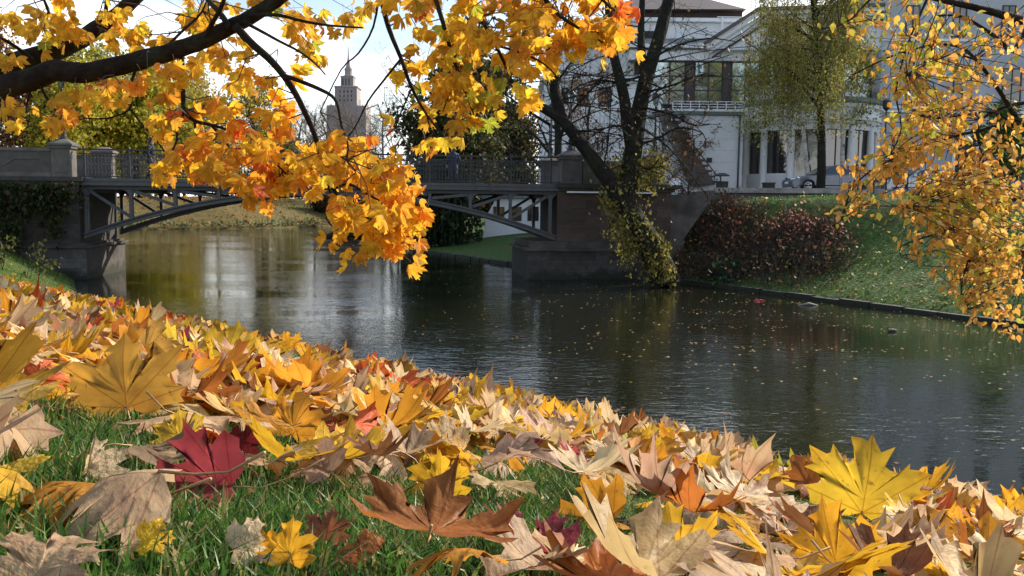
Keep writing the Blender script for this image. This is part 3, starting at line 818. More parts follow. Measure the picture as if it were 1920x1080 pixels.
mb.poly([a, b, (b.x, 76, b.z), (a.x, 76, a.z), (a.x + 2.5, 69, zt_), (b.x - 2.6, 69, zt_)], [(0, 1, 5, 4), (1, 2, 5), (2, 3, 4, 5), (3, 0, 4), (3, 2, 1, 0)])
mb.build('roof', M_roof, wb)
# pediment wing on the right with raking cornice
g0, g1, g2 = P(1326, 93, 60.2), P(1424, 30, 60.2), P(1660, 22, 60.2)
g3 = P(1660, 93, 60.2)
mb = MB(); mb.prism([g0, g3, g2, g1], (0, 6, 0)); mb.build('pediment', M_white, wb)
for off, w_, m_, y_ in ((0.42, 0.22, M_roof, 0.55), (0.16, 0.26, M_white2, 0.4), (-0.22, 0.12, M_white2, 0.2), (-0.62, 0.14, M_eave, 0.12)):
    mb = MB()
    n1 = Vector((-(g1 - g0).z, 0, (g1 - g0).x)).normalized()
    for p, q in ((g0, g1), (g1, g2)):
        mb.bar(p + n1 * off + Vector((0, -y_ / 2, 0)), q + n1 * off + Vector((0, -y_ / 2, 0)), y_, w_, side=(0, 0, 1))
    mb.build('raking_cornice', m_, wb)
mb = MB(); e1 = P(1424, 22, 60); e2 = P(1664, 13, 60)
mb.poly([e1, e2, (e2.x, 70, e2.z + 1.2), (e1.x + 3, 70, e1.z + 1.2), (e1.x, 60.2, e1.z - .25), (e2.x, 60.2, e2.z - .25)], [(0, 1, 2, 3), (4, 5, 1, 0)]); mb.build('roof_edge', M_greenroof, wb)
part('pediment_window', M_dark, [(1440, 1462, 42, 66, 60.15, 0.3)]); part('pediment_window', M_dark, [(1480, 1502, 40, 66, 60.15, 0.3)])
# left wing
xa, xb, za, zb = ext(1020, 1240, 152, 350, 60)
mb = MB(); mb.box((xa, 60, GZB - 1), (xb, 72, zb)); mb.build('left_wing_wall', M_white, wb)
part('left_wing_upper_wall', M_white, [(1056, 1200, 88, 150, 62, 8)])
part('left_wing_cornice', M_white2, [(1014, 1246, 143, 151.5, 59.6, 9), (1016, 1244, 152, 155, 59.8, 9)])
part('left_wing_band', M_greenroof, [(1018, 1242, 139.5, 142.8, 59.7, 9)])
part('upper_cornice', M_white2, [(1050, 1206, 80, 88, 61.6, 9)])
for a, b, c, d in [(1052, 1066, 164, 196), (1082, 1104, 164, 200), (1122, 1146, 164, 200)]:
    part('left_wing_window', M_dark, [(a, b, c, d, 59.97, 0.3)])
for k, (a, c) in enumerate([(1119, 258), (1128, 255.5), (1137, 253)]):
    part('slit_window', M_dark, [(a, a + 3.2, c, 289, 59.96, 0.2)])
for k in range(5):
    part('wall_band', M_white2, [(1022, 1240, 205 + k * 26, 206.5 + k * 26, 59.93, 0.2)])
for a in (1026, 1036, 1046):
    part('corner_pilaster', M_white2, [(a, a + 5, 156, 350, 59.85, 0.3)])
# dark diagonal stair flight on the lower wall
mb = MB(); pts = [P(1236, 208, 55.6), P(1252, 204, 55.6), P(1342, 346, 55.6), P(1300, 346, 55.6)]
mb.prism(pts[::-1], (0, 1.2, 0)); mb.build('stair_flank', M_stone, wb)
for i in range(14):
    t = (i + 0.5) / 14
    p = P(1252 + 90 * t, 204 + 142 * t, 55.6)
    mb = MB(); mb.box((p.x - 0.1, 55.5, p.z - 0.06), (p.x + 0.28, 56.85, p.z + 0.06)); mb.build('stair_tread', M_stone, wb)
mb = MB(); mb.bar(P(1236, 190, 55.5), P(1345, 330, 55.5), 0.06, 0.06)
for t in np.linspace(0, 1, 8): mb.bar(P(1240 + 100 * t, 208 + 135 * t, 55.5), P(1240 + 100 * t, 195 + 132 * t, 55.5), 0.04, 0.04)
mb.build('stair_railing', M_iron, wb)
# downpipes and small wall fittings
for x_ in (1388, 1244):
    mb = MB(); a_ = P(x_, 216, 56.9); mb.tube([(a_.x, 56.93, GZB - .3), (a_.x, 56.93, a_.z)], .06, 8); mb.build('downpipe', M_steel, wb)
for x_, y_ in ((1279, 221), (1330, 300)):
    a_ = P(x_, y_, 56.9); mb = MB(); mb.box((a_.x - .16, 56.82, a_.z - .14), (a_.x + .16, 56.98, a_.z + .14)); mb.build('wall_lamp', M_iron, wb)
# round porch
pc = P(1512, 340, 60.5); R0 = abs(P(1386, 340, 60.5).x - pc.x)
zE1, zE0 = P(1512, 204, 60.5).z, P(1512, 240, 60.5).z
eh = zE1 - zE0
mb = MB(); mb.lathe([(R0 - .5, zE0), (R0 - 0.12, zE0), (R0 - .06, zE0 + eh * .12), (R0 + .03, zE0 + eh * .14), (R0 + .03, zE0 + eh * .30), (R0 - .06, zE0 + eh * .33), (R0 - .06, zE0 + eh * .70), (R0 + .1, zE0 + eh * .74), (R0 + .14, zE0 + eh * .92), (R0 - 0.2, zE1)], (pc.x, pc.y, 0), 64); mb.build('porch_entablature', M_white2, wb, smooth=False)
mb = MB(); mb.lathe([(R0 + .16, zE1 - .09), (R0 + .22, zE1 + .02), (R0 + .05, zE1 + .3), (R0 - .8, zE1 + .42), (0.01, zE1 + .5)], (pc.x, pc.y, 0), 64); mb.build('porch_roof', M_greenroof, wb)
mb = MB(); mb.lathe([(R0 - 1.0, zE1 + .4), (R0 - 1.0, zE1 + 1.15), (R0 - .85, zE1 + 1.2), (R0 - .85, zE1 + 1.35), (0.01, zE1 + 1.4)], (pc.x, pc.y, 0), 64); mb.build('porch_parapet', M_white2, wb)
mb = MB(); mb.lathe([(R0 - .75, GZB - .4), (R0 - .75, zE0 + .01)], (pc.x, pc.y, 0), 64); mb.build('porch_inner_wall', M_dark, wb)
mb = MB(); mb.lathe([(R0 - .60, zE0 - .42), (R0 - .28, zE0 - .42), (R0 - .28, zE0 + .02)], (pc.x, pc.y, 0), 64); mb.build('porch_lintel', M_white, wb)
zp = P(1512, 329, 60.5).z
mb = MB(); mb.lathe([(R0 - .60, GZB - .2), (R0 - .24, GZB - .2), (R0 - .24, zp), (R0 - .6, zp)], (pc.x, pc.y, 0), 64); mb.build('porch_low_wall', M_white, wb)
mb = MB(); mb.lathe([(R0 + .5, GZB - .6), (R0 + .5, GZB + .02), (R0 - .3, GZB + .06)], (pc.x, pc.y, 0), 64); mb.build('porch_step', M_greenroof, wb)
ncol = 14; aoff = math.radians(-90) - math.asin((1512 - 1443) / (1512 - 1386)) + 0.02
for k in range(ncol):
    a = aoff + 2 * PI * k / ncol
    if math.sin(a) > 0.55: continue
    x, y = pc.x + (R0 - .3) * math.cos(a), pc.y + (R0 - .3) * math.sin(a)
    h = zE0 - GZB
    mb = MB(); mb.lathe([(.30, 0), (.30, .1), (.24, .18), (.235, h * .5), (.21, h - .16), (.26, h - .12), (.27, h - .003)], (x, y, GZB), 16); mb.build('column', M_white2, wb, smooth=False)
    a2 = a + 2 * PI / ncol; ri = R0 - .5
    g = MB(); am = (a + a2) / 2
    p1 = (pc.x + ri * math.cos(a + .03), pc.y + ri * math.sin(a + .03)); p2 = (pc.x + ri * math.cos(a2 - .03), pc.y + ri * math.sin(a2 - .03))
    g.poly([(*p1, zp), (*p2, zp), (*p2, zE0 - .4), (*p1, zE0 - .4)], [(0, 1, 2, 3)]); pane = g.build('porch_window', M_glass_d, wb)
    fm = MB()
    for q in (p1, p2, ((p1[0] + p2[0]) / 2, (p1[1] + p2[1]) / 2)): fm.bar((*q, zp), (*q, zE0 - .4), .07, .07)
    fm.build('frame', M_pillar, pane)
# small plinths and bollard blocks before the porch
for px_, w_, h_ in ((1443, 0.5, 0.5),):
    p = P(px_, 357, 52); mb = MB(); mb.box((p.x - .3, 52, p.z - .2), (p.x + .3, 52.5, p.z + .4)); mb.box((p.x - .34, 51.96, p.z + .401), (p.x + .34, 52.54, p.z + .46))
    mb.build('planter_block', M_stone_d, label='low dark block standing before the round porch', cat='planter')

# ------------------------------------------------------------------ grey building on the right
gb = thing('grey_building', 'tall plain grey building with small windows behind the yellow leaved branches', 'building', (P(1800, 350, 60).x, 60, 3.5))
xa, xb, za, zb = ext(1650, 1920, 0, 350, 60)
xr = xb + 24; ztop = 17.7  # unseen stretch added at right, and height set, for the shade they cast
mb = MB(); mb.box((xa, 60, GZB - 1), (xr, 76, ztop)); mb.build('wall', M_grey_wall, gb)
mb = MB(); mb.box((xa - .4, 59.5, ztop), (xr + .4, 76.5, ztop + .5)); mb.build('cornice', M_white2, gb)
mb = MB(); mb.poly([(xa - .4, 59.5, ztop + .5), (xr + .4, 59.5, ztop + .5), (xr + .4, 76.5, ztop + .5), (xa - .4, 76.5, ztop + .5), (xa + 4, 68, ztop + 2.6), (xr - 4, 68, ztop + 2.6)], [(0, 1, 5, 4), (1, 2, 5), (2, 3, 4, 5), (3, 0, 4)]); mb.build('roof', M_roof, gb)
for z in (P(1800, 205, 60).z, P(1800, 212, 60).z, P(1800, 20, 60).z - 2):
    mb = MB(); mb.box((xa - .05, 59.88, z), (xr, 59.998, z + .16)); mb.build('string_course', M_white2, gb)
mb = MB(); mb.box((xa - .06, 59.9, GZB - .5), (xr, 59.997, GZB + .7)); mb.build('plinth', M_stone, gb)
def gwin(x0, x1, y0, y1):
    a, b, c, d = ext(x0, x1, y0, y1, 60)
    f = MB(); t = .07
    f.box((a - t, 59.93, c - t), (a, 60.02, d + t)); f.box((b, 59.93, c - t), (b + t, 60.02, d + t)); f.box((a, 59.93, d), (b, 60.02, d + t)); f.box((a - .12, 59.85, c - t - .06), (b + .12, 60.02, c - .002))
    f.box(((a + b) / 2 - .03, 59.94, c), ((a + b) / 2 + .03, 60.0, d)); f.box((a, 59.945, c + (d - c) * .6), (b, 59.995, c + (d - c) * .6 + .05))
    fo = f.build('window', M_pillar, gb)
    g = MB(); g.poly([(a, 59.975, c), (b, 59.975, c), (b, 59.975, d), (a, 59.975, d)], [(0, 1, 2, 3)]); g.build('pane', M_glass_d, fo)
for x in (1788, 1880, 1972, 2064, 2156, 1700):
    for y0, y1 in ((130, 205), (12, 66), (-110, -50)):
        gwin(x, x + (32 if y0 == 130 else 22), y0, y1)
for x in (1896, 1990, 2084): gwin(x, x + 30, 250, 312)
a, b, c, d = ext(1789, 1826, 262, 345, 60)
f = MB(); f.box((a, 59.9, GZB), (b, 60.05, d)); dd = f.build('door', M_eave, gb)
f = MB(); f.box((a + .2, 59.86, GZB + 1.2), (a + .26, 59.899, GZB + 1.5)); f.build('handle', M_alloy, dd)
f = MB(); f.box((a - .2, 59.86, GZB), (a - .002, 60, d + .2)); f.box((b + .002, 59.86, GZB), (b + .2, 60, d + .2)); f.box((a - .002, 59.86, d + .002), (b + .002, 60, d + .2)); f.build('door_surround', M_white2, gb)

# ------------------------------------------------------------------ street in front of the buildings
mb = MB()
def sheet(mb, pts, z): mb.poly([(x, y, z if z is not None else gz(x, y) + .01) for x, y in pts], [tuple(range(len(pts)))])
rp = [(10.5, 57), (10.5, 46.5), (18, 45.5), (30, 45), (70, 45), (70, 57)]
# level terrace under road
mb.poly([(x, y, 3.80) for x, y in rp] + [(x, y, 2.6) for x, y in rp], [tuple(range(6))] + [(i, i + 6, (i + 1) % 6 + 6, (i + 1) % 6) for i in range(6)])
mb.build('street', M_road, kind='structure', label='grey street before the pale buildings')
kb = MB(); kp = rp[1:5]
for (ax, ay), (bx, by) in zip(kp[:-1], kp[1:]): kb.bar((ax, ay - .1, 3.80), (bx, by - .1, 3.80), .22, .26)
kb.build('kerb', M_stone_l, kind='structure', label='pale kerb along the street')
mb = MB(); pp = [(15.5, 41.8), (70, 40.6), (70, 42.4), (15.5, 43.4)]
mb.poly([(x, y, gz(x, y) + 0.03) for x, y in pp], [(0, 1, 2, 3)])
NPTH = 40; mb = MB()
V = []; Fq = []
for i in range(NPTH + 1):
    t = i / NPTH; x = 14 + 50 * t
    for yy in (42.2 - 1.2 * t, 43.0 - 1.2 * t, 43.9 - 1.2 * t): V.append((x, yy, gz(x, yy) + .05))
for i in range(NPTH):
    for j in range(2): Fq.append((i * 3 + j, i * 3 + 3 + j, i * 3 + 4 + j, i * 3 + 1 + j))
mb.add(V, np.array(Fq)); mb.build('path', M_path, kind='structure', label='pale footpath along the top of the bank')
for px_, wh in ((1637, 'left of the other three'), (1660, 'second from the grey car'), (1700, 'third from the grey car'), (1760, 'farthest from the grey car')):
    p = P(px_, 376, 42.0); z = gz(p.x, 42.0)
    mb = MB(); mb.lathe([(.035, -.1), (.035, .95), (.05, .97), (.05, 1.02), (0, 1.05)], (p.x, 42.0, z), 8)
    mb.build('bollard', M_iron, label='thin black bollard by the bank top path, ' + wh, cat='bollard', group='bollards by the path')

# cars ---------------------------------------------------------------
def make_car(label, paintmat, loc, rz):
    r = thing('parked_car', label, 'car', (0, 0, 0), 'cars parked before the buildings')
    W2 = 0.88
    # side profile (x forward to -x = nose on the left), z up
    low = [(-2.2, .28), (-2.25, .45), (-2.2, .62), (-2.05, .70), (-1.3, .84), (-1.05, .90), (.0, .92), (1.2, .94), (2.1, .92), (2.22, .80), (2.25, .5), (2.18, .28)]
    def arch(cx, r_=0.37):
        return [(cx + r_ * math.cos(t), .30 + r_ * math.sin(t)) for t in np.linspace(0, PI, 9)]
    prof = low[:] 
    bottom = [(2.18, .22)] + [(x, z) for x, z in arch(1.32)] + [(.8, .2), (-.8, .2)] + [(x, z) for x, z in arch(-1.38)] + [(-2.2, .22)]
    poly = low + bottom
    n = len(poly)
    secs = [(-W2, .90), (-W2 + .06, 1.0), (W2 - .06, 1.0), (W2, .90)]
    mb = MB(); V = []
    for y, s in secs:
        for x, z in poly:
            sx = x * (1.0 if abs(y) < W2 - .01 else .975); sz = z if z < .6 else .6 + (z - .6) * (1.0 if abs(y) < W2 - .01 else .8)
            V.append((sx, y, sz))
    fs = []
    for k in range(3):
        for i in range(n): fs.append((k * n + i, k * n + (i + 1) % n, (k + 1) * n + (i + 1) % n, (k + 1) * n + i))
    fs.append(tuple(range(n))[::-1]); fs.append(tuple(3 * n + i for i in range(n)))
    mb.poly(V, fs); mb.build('body', paintmat, r)
    # glasshouse: roof and pillars
    roof = [(-.95, .91), (-.25, 1.36), (.15, 1.43), (.75, 1.42), (1.25, 1.30), (1.75, .95)]
    mb = MB(); wlo, wup = W2 - .07, W2 - .24
    def yy(z): return wlo + (wup - wlo) * (z - .91) / .52
    V = []
    for s in (-1, 1):
        for x, z in roof: V.append((x, s * yy(z), z))
    m = len(roof); fs = [(i, m + i, m + i + 1, i + 1) for i in range(m - 1)] + [tuple(range(m)), tuple(m + i for i in range(m))[::-1]]
    mb.poly(V, fs); mb.build('roof', paintmat, r)
    for s in (-1, 1):
        for q in ([(-.72, .95), (-.2, 1.30), (.12, 1.365), (.28, 1.37), (.28, .95)], [(.35, .95), (.35, 1.37), (.75, 1.36), (1.15, 1.255), (1.45, 1.04), (1.4, .95)]):
            mb = MB(); pts = [(x, s * (yy(z) + .006), z) for x, z in q]; mb.prism(pts if s > 0 else pts[::-1], (0, -s * .01, 0)); mb.build('side_window', M_glass_d, r)
        mb = MB()
        for x in (-.82, .31, 1.42): mb.bar((x, s * (W2 - .0), .35), (x, s * (W2 - .0), .86), .012, .012)
        mb.bar((-1.9, s * (W2 - .005), .33), (1.9, s * (W2 - .005), .33), .03, .05)
        mb.build('door_seam', M_tyre, r)
        mb = MB(); mb.box((-.72, s * W2 - .1 * (s < 0), .96), (-.55, s * W2 + .1 * (s > 0), 1.07)); mb.build('wing_mirror', paintmat, r)
        mb = MB(); mb.prism([(-2.235, s * .45, .56), (-2.15, s * .82, .56), (-1.85, s * .875, .66), (-1.95, s * .86, .74), (-2.14, s * .5, .70)], (0, 0, .06)); mb.build('headlight', M_glass, r)
        mb = MB(); mb.box((2.14, s * .55 - .15, .62), (2.262, s * .55 + .22, .8)); mb.build('tail_light', mat_red, r)
        for cx in (-1.38, 1.32):
            w = MB(); pr = [(0.2, -.1), (.29, -.1), (.315, -.06), (.315, .06), (.29, .1), (.2, .1)]
            V = []; nn_ = 24
            for rr, yv in pr:
                for k in range(nn_): V.append((cx + rr * math.cos(2 * PI * k / nn_), s * (W2 - .12) + yv, .315 + rr * math.sin(2 * PI * k / nn_)))
            fs = np.array([(i * nn_ + k, i * nn_ + (k + 1) % nn_, (i + 1) * nn_ + (k + 1) % nn_, (i + 1) * nn_ + k) for i in range(5) for k in range(nn_)])
            w.add(V, fs); wo = w.build('wheel', M_tyre, r)
            h = MB()
            yf = s * (W2 - .03)
            for k in range(8):
                a = 2 * PI * k / 8; h.bar((cx, yf, .315), (cx + .2 * math.cos(a), yf, .315 + .2 * math.sin(a)), .05, .02, side=(0, 1, 0))
            ring = [(cx + .2 * math.cos(a), yf, .315 + .2 * math.sin(a)) for a in np.linspace(0, 2 * PI, 21)]
            for a, b in zip(ring[:-1], ring[1:]): h.bar(a, b, .03, .03, side=(0, 1, 0))
            h.build('rim', M_alloy, wo)
    mb = MB(); mb.poly([(-.99, -yy(.93) + .05, .93), (-.99, yy(.93) - .05, .93), (-.33, yy(1.33) - .06, 1.335), (-.33, -yy(1.33) + .06, 1.335)], [(0, 1, 2, 3)])
    V = [(x - .015, y, z + .015) for x, y, z in mb.V[0]]; mb.V[0] = np.array(V); mb.build('windscreen', M_glass_d, r)
    mb = MB(); mb.box((-2.262, -.28, .42), (-2.24, .28, .53)); mb.build('number_plate', M_white2, r)
    r.location = loc; r.rotation_euler = (0, 0, rz)
    return r
mat_red = mat('tail_lamp_red', (0.35, 0.02, 0.02), 0.3, 0.1)
GC = paint('car_grey', (0.13, 0.145, 0.18)); GB = paint('car_dark_blue', (0.06, 0.07, 0.12)); GS = paint('car_silver', (0.42, 0.44, 0.47)); GP = paint('car_plum', (0.10, 0.06, 0.10))
c1 = P(1551, 357, 48.6); make_car('grey hatchback parked nose left behind the slim tree trunk, before the round porch', GC, (c1.x, 48.6, 3.80), 0.03)
c2 = P(1722, 352, 51.0); make_car('silver car half hidden by yellow leaves, second from the round porch', GS, (c2.x, 51.0, 3.80), 0.0)
c3 = P(1868, 352, 52.0); make_car('dark blue car near the brown door of the grey building', GB, (c3.x, 52.0, 3.80), -0.02)
c4 = P(1640, 350, 54.6); make_car('dark plum car parked close against the pale facade behind the birch', GP, (c4.x, 54.6, 3.80), 0.0)

# litter bin, white board
p = P(1354, 345, 51); z = gz(p.x, 51)
t = thing('litter_bin', 'dark metal litter bin on a post before the pale wall', 'bin', (p.x, 51, z))
mb = MB(); mb.lathe([(.30, .25), (.36, 1.0), (.38, 1.02), (.34, 1.03), (.30, .95), (.27, .3)], (p.x, 51, z), 14); mb.build('basket', M_iron, t)
mb = MB(); mb.lathe([(.04, -.1), (.04, 1.35), (.0, 1.36)], (p.x, 51.42, z), 8); mb.build('post', M_iron, t)
mb = MB(); mb.lathe([(.45, 1.33), (.45, 1.37), (.2, 1.5), (0, 1.52)], (p.x, 51.1, z), 14); mb.build('lid', M_iron, t)
p = P(1266, 352, 41); z = max(gz(p.x, 41), P(1266, 356, 41).z)
t = thing('sandwich_board', 'small white board leaning beside the stone pillar right of the ivy tree', 'sign board', (p.x, 41, z))
mb = MB(); mb.bar((p.x, 41, z), (p.x, 41.18, z + .52), .48, .03, side=(0, -1, .3)); mb.build('board', M_white2, t)
mb = MB(); mb.bar((p.x - .2, 41.4, z), (p.x - .2, 41.15, z + .5), .03, .03); mb.bar((p.x + .2, 41.4, z), (p.x + .2, 41.15, z + .5), .03, .03); mb.build('prop_leg', M_iron, t)
# street lamp behind the birch
p = P(1655, 350, 50); z = 3.8
t = thing('street_lamp', 'slim grey street lamp post standing behind the drooping birch', 'street lamp', (p.x, 50, z))
mb = MB(); mb.lathe([(.1, 0), (.1, .8), (.06, .85), (.05, 4.6), (0, 4.61)], (p.x, 50, z), 10); mb.build('post', M_steel, t)
mb = MB(); mb.lathe([(.06, 4.55), (.2, 4.7), (.22, 5.1), (.1, 5.2), (.0, 5.25)], (p.x, 50, z), 10); mb.build('lantern', M_steel_d, t)

# pale low building seen under the bridge
p0 = P(905, 447, 60); p1 = P(1100, 440, 60)
t = thing('pale_boathouse', 'low pale building seen under the right end of the bridge', 'building', (p0.x, 60, .5))
ztb = P(950, 372, 60).z
mb = MB(); mb.prism([P(905, 447, 60), P(1120, 447, 60), P(1120, 372, 60), P(930, 372, 60), P(912, 405, 60)], (0, 7, 0)); mb.build('wall', M_white, t)
mb = MB(); mb.box((p0.x - .1, 59.7, ztb), (p1.x + .4, 67.3, ztb + .18)); mb.build('roof', M_greenroof, t)
for k in range(4):
    a = P(925 + 32 * k, 400, 60); mb = MB(); mb.box((a.x, 59.95, a.z - .5), (a.x + .75, 60.1, a.z + .45)); mb.build('window', M_glass_d, t)

# ------------------------------------------------------------------ far tower
TD = 560.0
tw = thing('stone_tower', 'distant stepped stone tower with a slender spire above the bare trees', 'tower', (P(654, 230, TD).x, TD, 3))
def tb(mb, x0, x1, y0, y1, dep, off=0): 
    a, b, c, d = ext(x0, x1, y0, y1, TD); mid = TD
    mb.box((a, mid - dep / 2, c), (b, mid + dep / 2, d))
mb = MB(); tb(mb, 619, 691, 201, 330, 20); mb.build('base_block', M_tower, tw)
mb = MB(); tb(mb, 632.5, 673, 166, 201, 14); mb.build('shaft', M_tower, tw)
mb = MB()
for x in (632, 637, 646, 652, 658, 667, 671): tb(mb, x, x + 1.6, 166, 202, 14.6)
mb.build('pilaster', M_tower, tw)
mb = MB(); tb(mb, 631, 674.5, 164, 166.4, 15.2); mb.build('shaft_cornice', M_tower, tw)
for k, x in enumerate((640.5, 648, 655, 662)):
    for y in (172, 180, 188): 
        mb = MB(); tb(mb, x, x + 2.2, y, y + 4.5, 14.15); mb.build('window', M_dark, tw)
mb = MB(); tb(mb, 641.5, 664.5, 146, 164, 8)
mb.build('upper_stage', M_tower, tw)
mb = MB()
for x in (641, 647, 652.5, 658.5, 663): tb(mb, x, x + 1.8, 145, 164, 8.5)
tb(mb, 640.5, 665.5, 143.5, 146, 8.8); mb.build('upper_pilaster', M_tower, tw)
for x in (645, 650.5, 656.5): 
    mb = MB(); tb(mb, x - .6, x + 1.2, 149, 161, 8.2); mb.build('window', M_dark, tw)
cx = P(653.2, 140, TD).x; mpp = TD / F
zz = lambda py: P(653, py, TD).z
def lt(prof, name, m=M_tower, n=8):
    mb = MB(); mb.lathe([(r * mpp, zz(y)) for r, y in prof], (cx, TD, 0), n); mb.build(name, m, tw)
lt([(9, 144), (8, 141), (7, 140.6), (7, 132), (7.6, 131.5), (7.6, 129)], 'lantern_stage')
lt([(6.6, 129), (5.2, 126), (4.2, 123), (3.2, 121.5), (3.4, 119), (3.6, 118)], 'cupola')
lt([(3.0, 118), (1.6, 110), (1.1, 100), (0.35, 88)], 'spire')
for x, y in ((620, 201), (690, 201), (628.5, 201), (680, 201), (633, 166), (672.5, 166), (642, 146), (664, 146), (622, 201), (687, 201)):
    c = P(x, y, TD); mb = MB(); h = (8 if y > 200 else 4) * mpp
    mb.lathe([(1.1 * mpp, -.3), (1.1 * mpp, h * .45), (.5 * mpp, h * .6), (.15 * mpp, h)], (c.x, TD, c.z), 4); mb.build('pinnacle', M_tower, tw)
rng = np.random.default_rng(401)
# ------------------------------------------------------------------ vegetation tools
def hit(px, py, lo=3.0, hi=160.0):
    r = ray(px, py)
    D = np.linspace(lo, hi, 4000)
    z, _, _ = terrain(r.x * D, D)
    below = (CAMZ + r.z * D) < z
    k = int(np.argmax(below)) if below.any() else len(D) - 1
    return Vector((r.x * D[k], D[k], float(z[k])))
def unit(v): return v / max(v.length, 1e-9)
def rvec(): return Vector(rng.normal(size=3))
def grow(p, d, L, r, lvl, out, tips, cfg):
    """recursive limb; out collects segments by thickness, tips collects twig points"""
    ns = cfg['seg'][min(lvl, len(cfg['seg']) - 1)]
    pts = [(p, r)]
    sl = L / ns
    for i in range(ns):
        d = unit(d + rvec() * (cfg.get('wig0', cfg['wig']) if lvl == 0 else cfg['wig']) + Vector((0, 0, cfg['up'][min(lvl, len(cfg['up']) - 1)])))
        p2 = p + d * sl; r2 = r * (1 - cfg['taper'] / ns)
        out.append((*p, *p2, r, r2)); pts.append((p2, r2)); p, r = p2, r2
        if lvl >= cfg['levels'] - 2: tips.append((*p2, lvl))
    if lvl + 1 >= cfg['levels']: return
    nch = cfg['kids'][min(lvl, len(cfg['kids']) - 1)]
    for k in range(nch):
        t = cfg['from'] + (1 - cfg['from']) * (k + rng.random()) / nch
        idx = min(int(t * ns), ns - 1); f = t * ns - idx
        q = pts[idx][0].lerp(pts[idx + 1][0], f); rr = pts[idx][1]
        dd = unit(pts[idx + 1][0] - pts[idx][0])
        side = dd.cross(rvec()); side = unit(side)
        a = cfg['ang'] * (0.75 + 0.5 * rng.random())
        nd = dd * math.cos(a) + side * math.sin(a)
        grow(q, nd, L * cfg['ratio'] * (0.7 + 0.6 * rng.random()) * (1.15 - 0.5 * t if lvl == 0 else 1), max(rr * cfg['rr'], cfg['rmin']), lvl + 1, out, tips, cfg)
CFG = dict(wig0=.07, levels=4, seg=[7, 5, 4, 3], wig=0.16, up=[0.05, 0.06, 0.03, 0.0], taper=0.7, kids=[12, 6, 4], ang=0.85, ratio=0.42, rr=0.5, rmin=0.008)
CFG['from'] = 0.25
def cfg(**k):
    c = dict(CFG); c.update({a.replace('frm', 'from'): b for a, b in k.items()}); return c
def emit_segs(mb, out, thick=0.05, n1=7, n2=3, mi=0):
    A = np.array(out)
    if not len(A): return
    big = A[:, 6] > thick
    for m, n in ((big, n1), (~big, n2)):
        if m.any(): mb.segs(A[m, :3], A[m, 3:6], A[m, 6], A[m, 7], n, mi)
KITE = np.array([(0, 0), (0.36, 0.42), (0, 1.0), (-0.36, 0.42)])
def leaf_quads(mb, C, size, cols, droop=0.3, flat=None, jit=0.35):
    """one small folded-free kite per centre"""
    n = len(C)
    if not n: return
    t = rng.normal(size=(n, 3)); t[:, 2] -= droop * 2; t /= np.linalg.norm(t, axis=1, keepdims=True)
    b = np.cross(t, rng.normal(size=(n, 3))); b /= np.linalg.norm(b, axis=1, keepdims=True)
    s = size * (1 + jit * rng.normal(size=n)).clip(0.4, 1.8)
    V = C[:, None, :] + (KITE[None, :, 0:1] * b[:, None, :] + KITE[None, :, 1:2] * t[:, None, :]) * s[:, None, None]
    f = np.arange(n * 4).reshape(n, 4)
    mb.add(V.reshape(-1, 3), f, 0, np.repeat(cols, 4, 0))
def cols(n, *cw, var=0.22):
    """n colours from weighted (colour, weight) choices"""
    c = np.array([q[0] for q in cw]); w = np.array([q[1] for q in cw], float); w /= w.sum()
    out = c[rng.choice(len(c), n, p=w)] * (1 + var * rng.normal(size=(n, 1))).clip(0.45, 1.7)
    return out.clip(0.003, 0.95)
def cloud_at(tips, per, spread):
    T = np.repeat(np.asarray(tips)[:, :3], per, 0)
    return T + rng.normal(size=T.shape) * spread

YG = (0.42, 0.40, 0.045); OL = (0.14, 0.15, 0.03); YE = (0.46, 0.32, 0.03); ORG = (0.42, 0.19, 0.03); BRN = (0.16, 0.085, 0.045); DG = (0.025, 0.04, 0.014); DB = (0.07, 0.05, 0.022); RED = (0.10, 0.036, 0.024); LIT_PINK = (0.62, 0.27, 0.21)  # the pink paints a sun patch on the bank twigs into their colour

def tree(name, label, base, H, r, conf, leaves=None, per=6, spread=0.5, size=0.3, bark=None, lean=(0, 0), cat='tree', group=None, top=1.0):
    base = Vector(base); t = thing(name, label, cat, base, group)
    out, tips = [], []
    grow(base - Vector((0, 0, .3)), unit(Vector((lean[0], lean[1], 1))), H, r, 0, out, tips, conf)
    A = np.array(out)
    mb = MB(); lv = A[:, 6] > r * 0.22
    mb.segs(A[lv][:, :3], A[lv][:, 3:6], A[lv][:, 6], A[lv][:, 7], 8); mb.build('trunk', bark or M_bark2, t)
    mb = MB(); mb.segs(A[~lv][:, :3], A[~lv][:, 3:6], A[~lv][:, 6], A[~lv][:, 7], 3); mb.build('branches', bark or M_twig, t, kind='stuff')
    if leaves:
        C = cloud_at(tips, per, spread)
        C = C[C[:, 2] > base.z + 0.3]
        mb = MB(); leaf_quads(mb, C, size, cols(len(C), *leaves)); mb.build('crown', M_foliage, t, tint=True, kind='stuff')
    return t

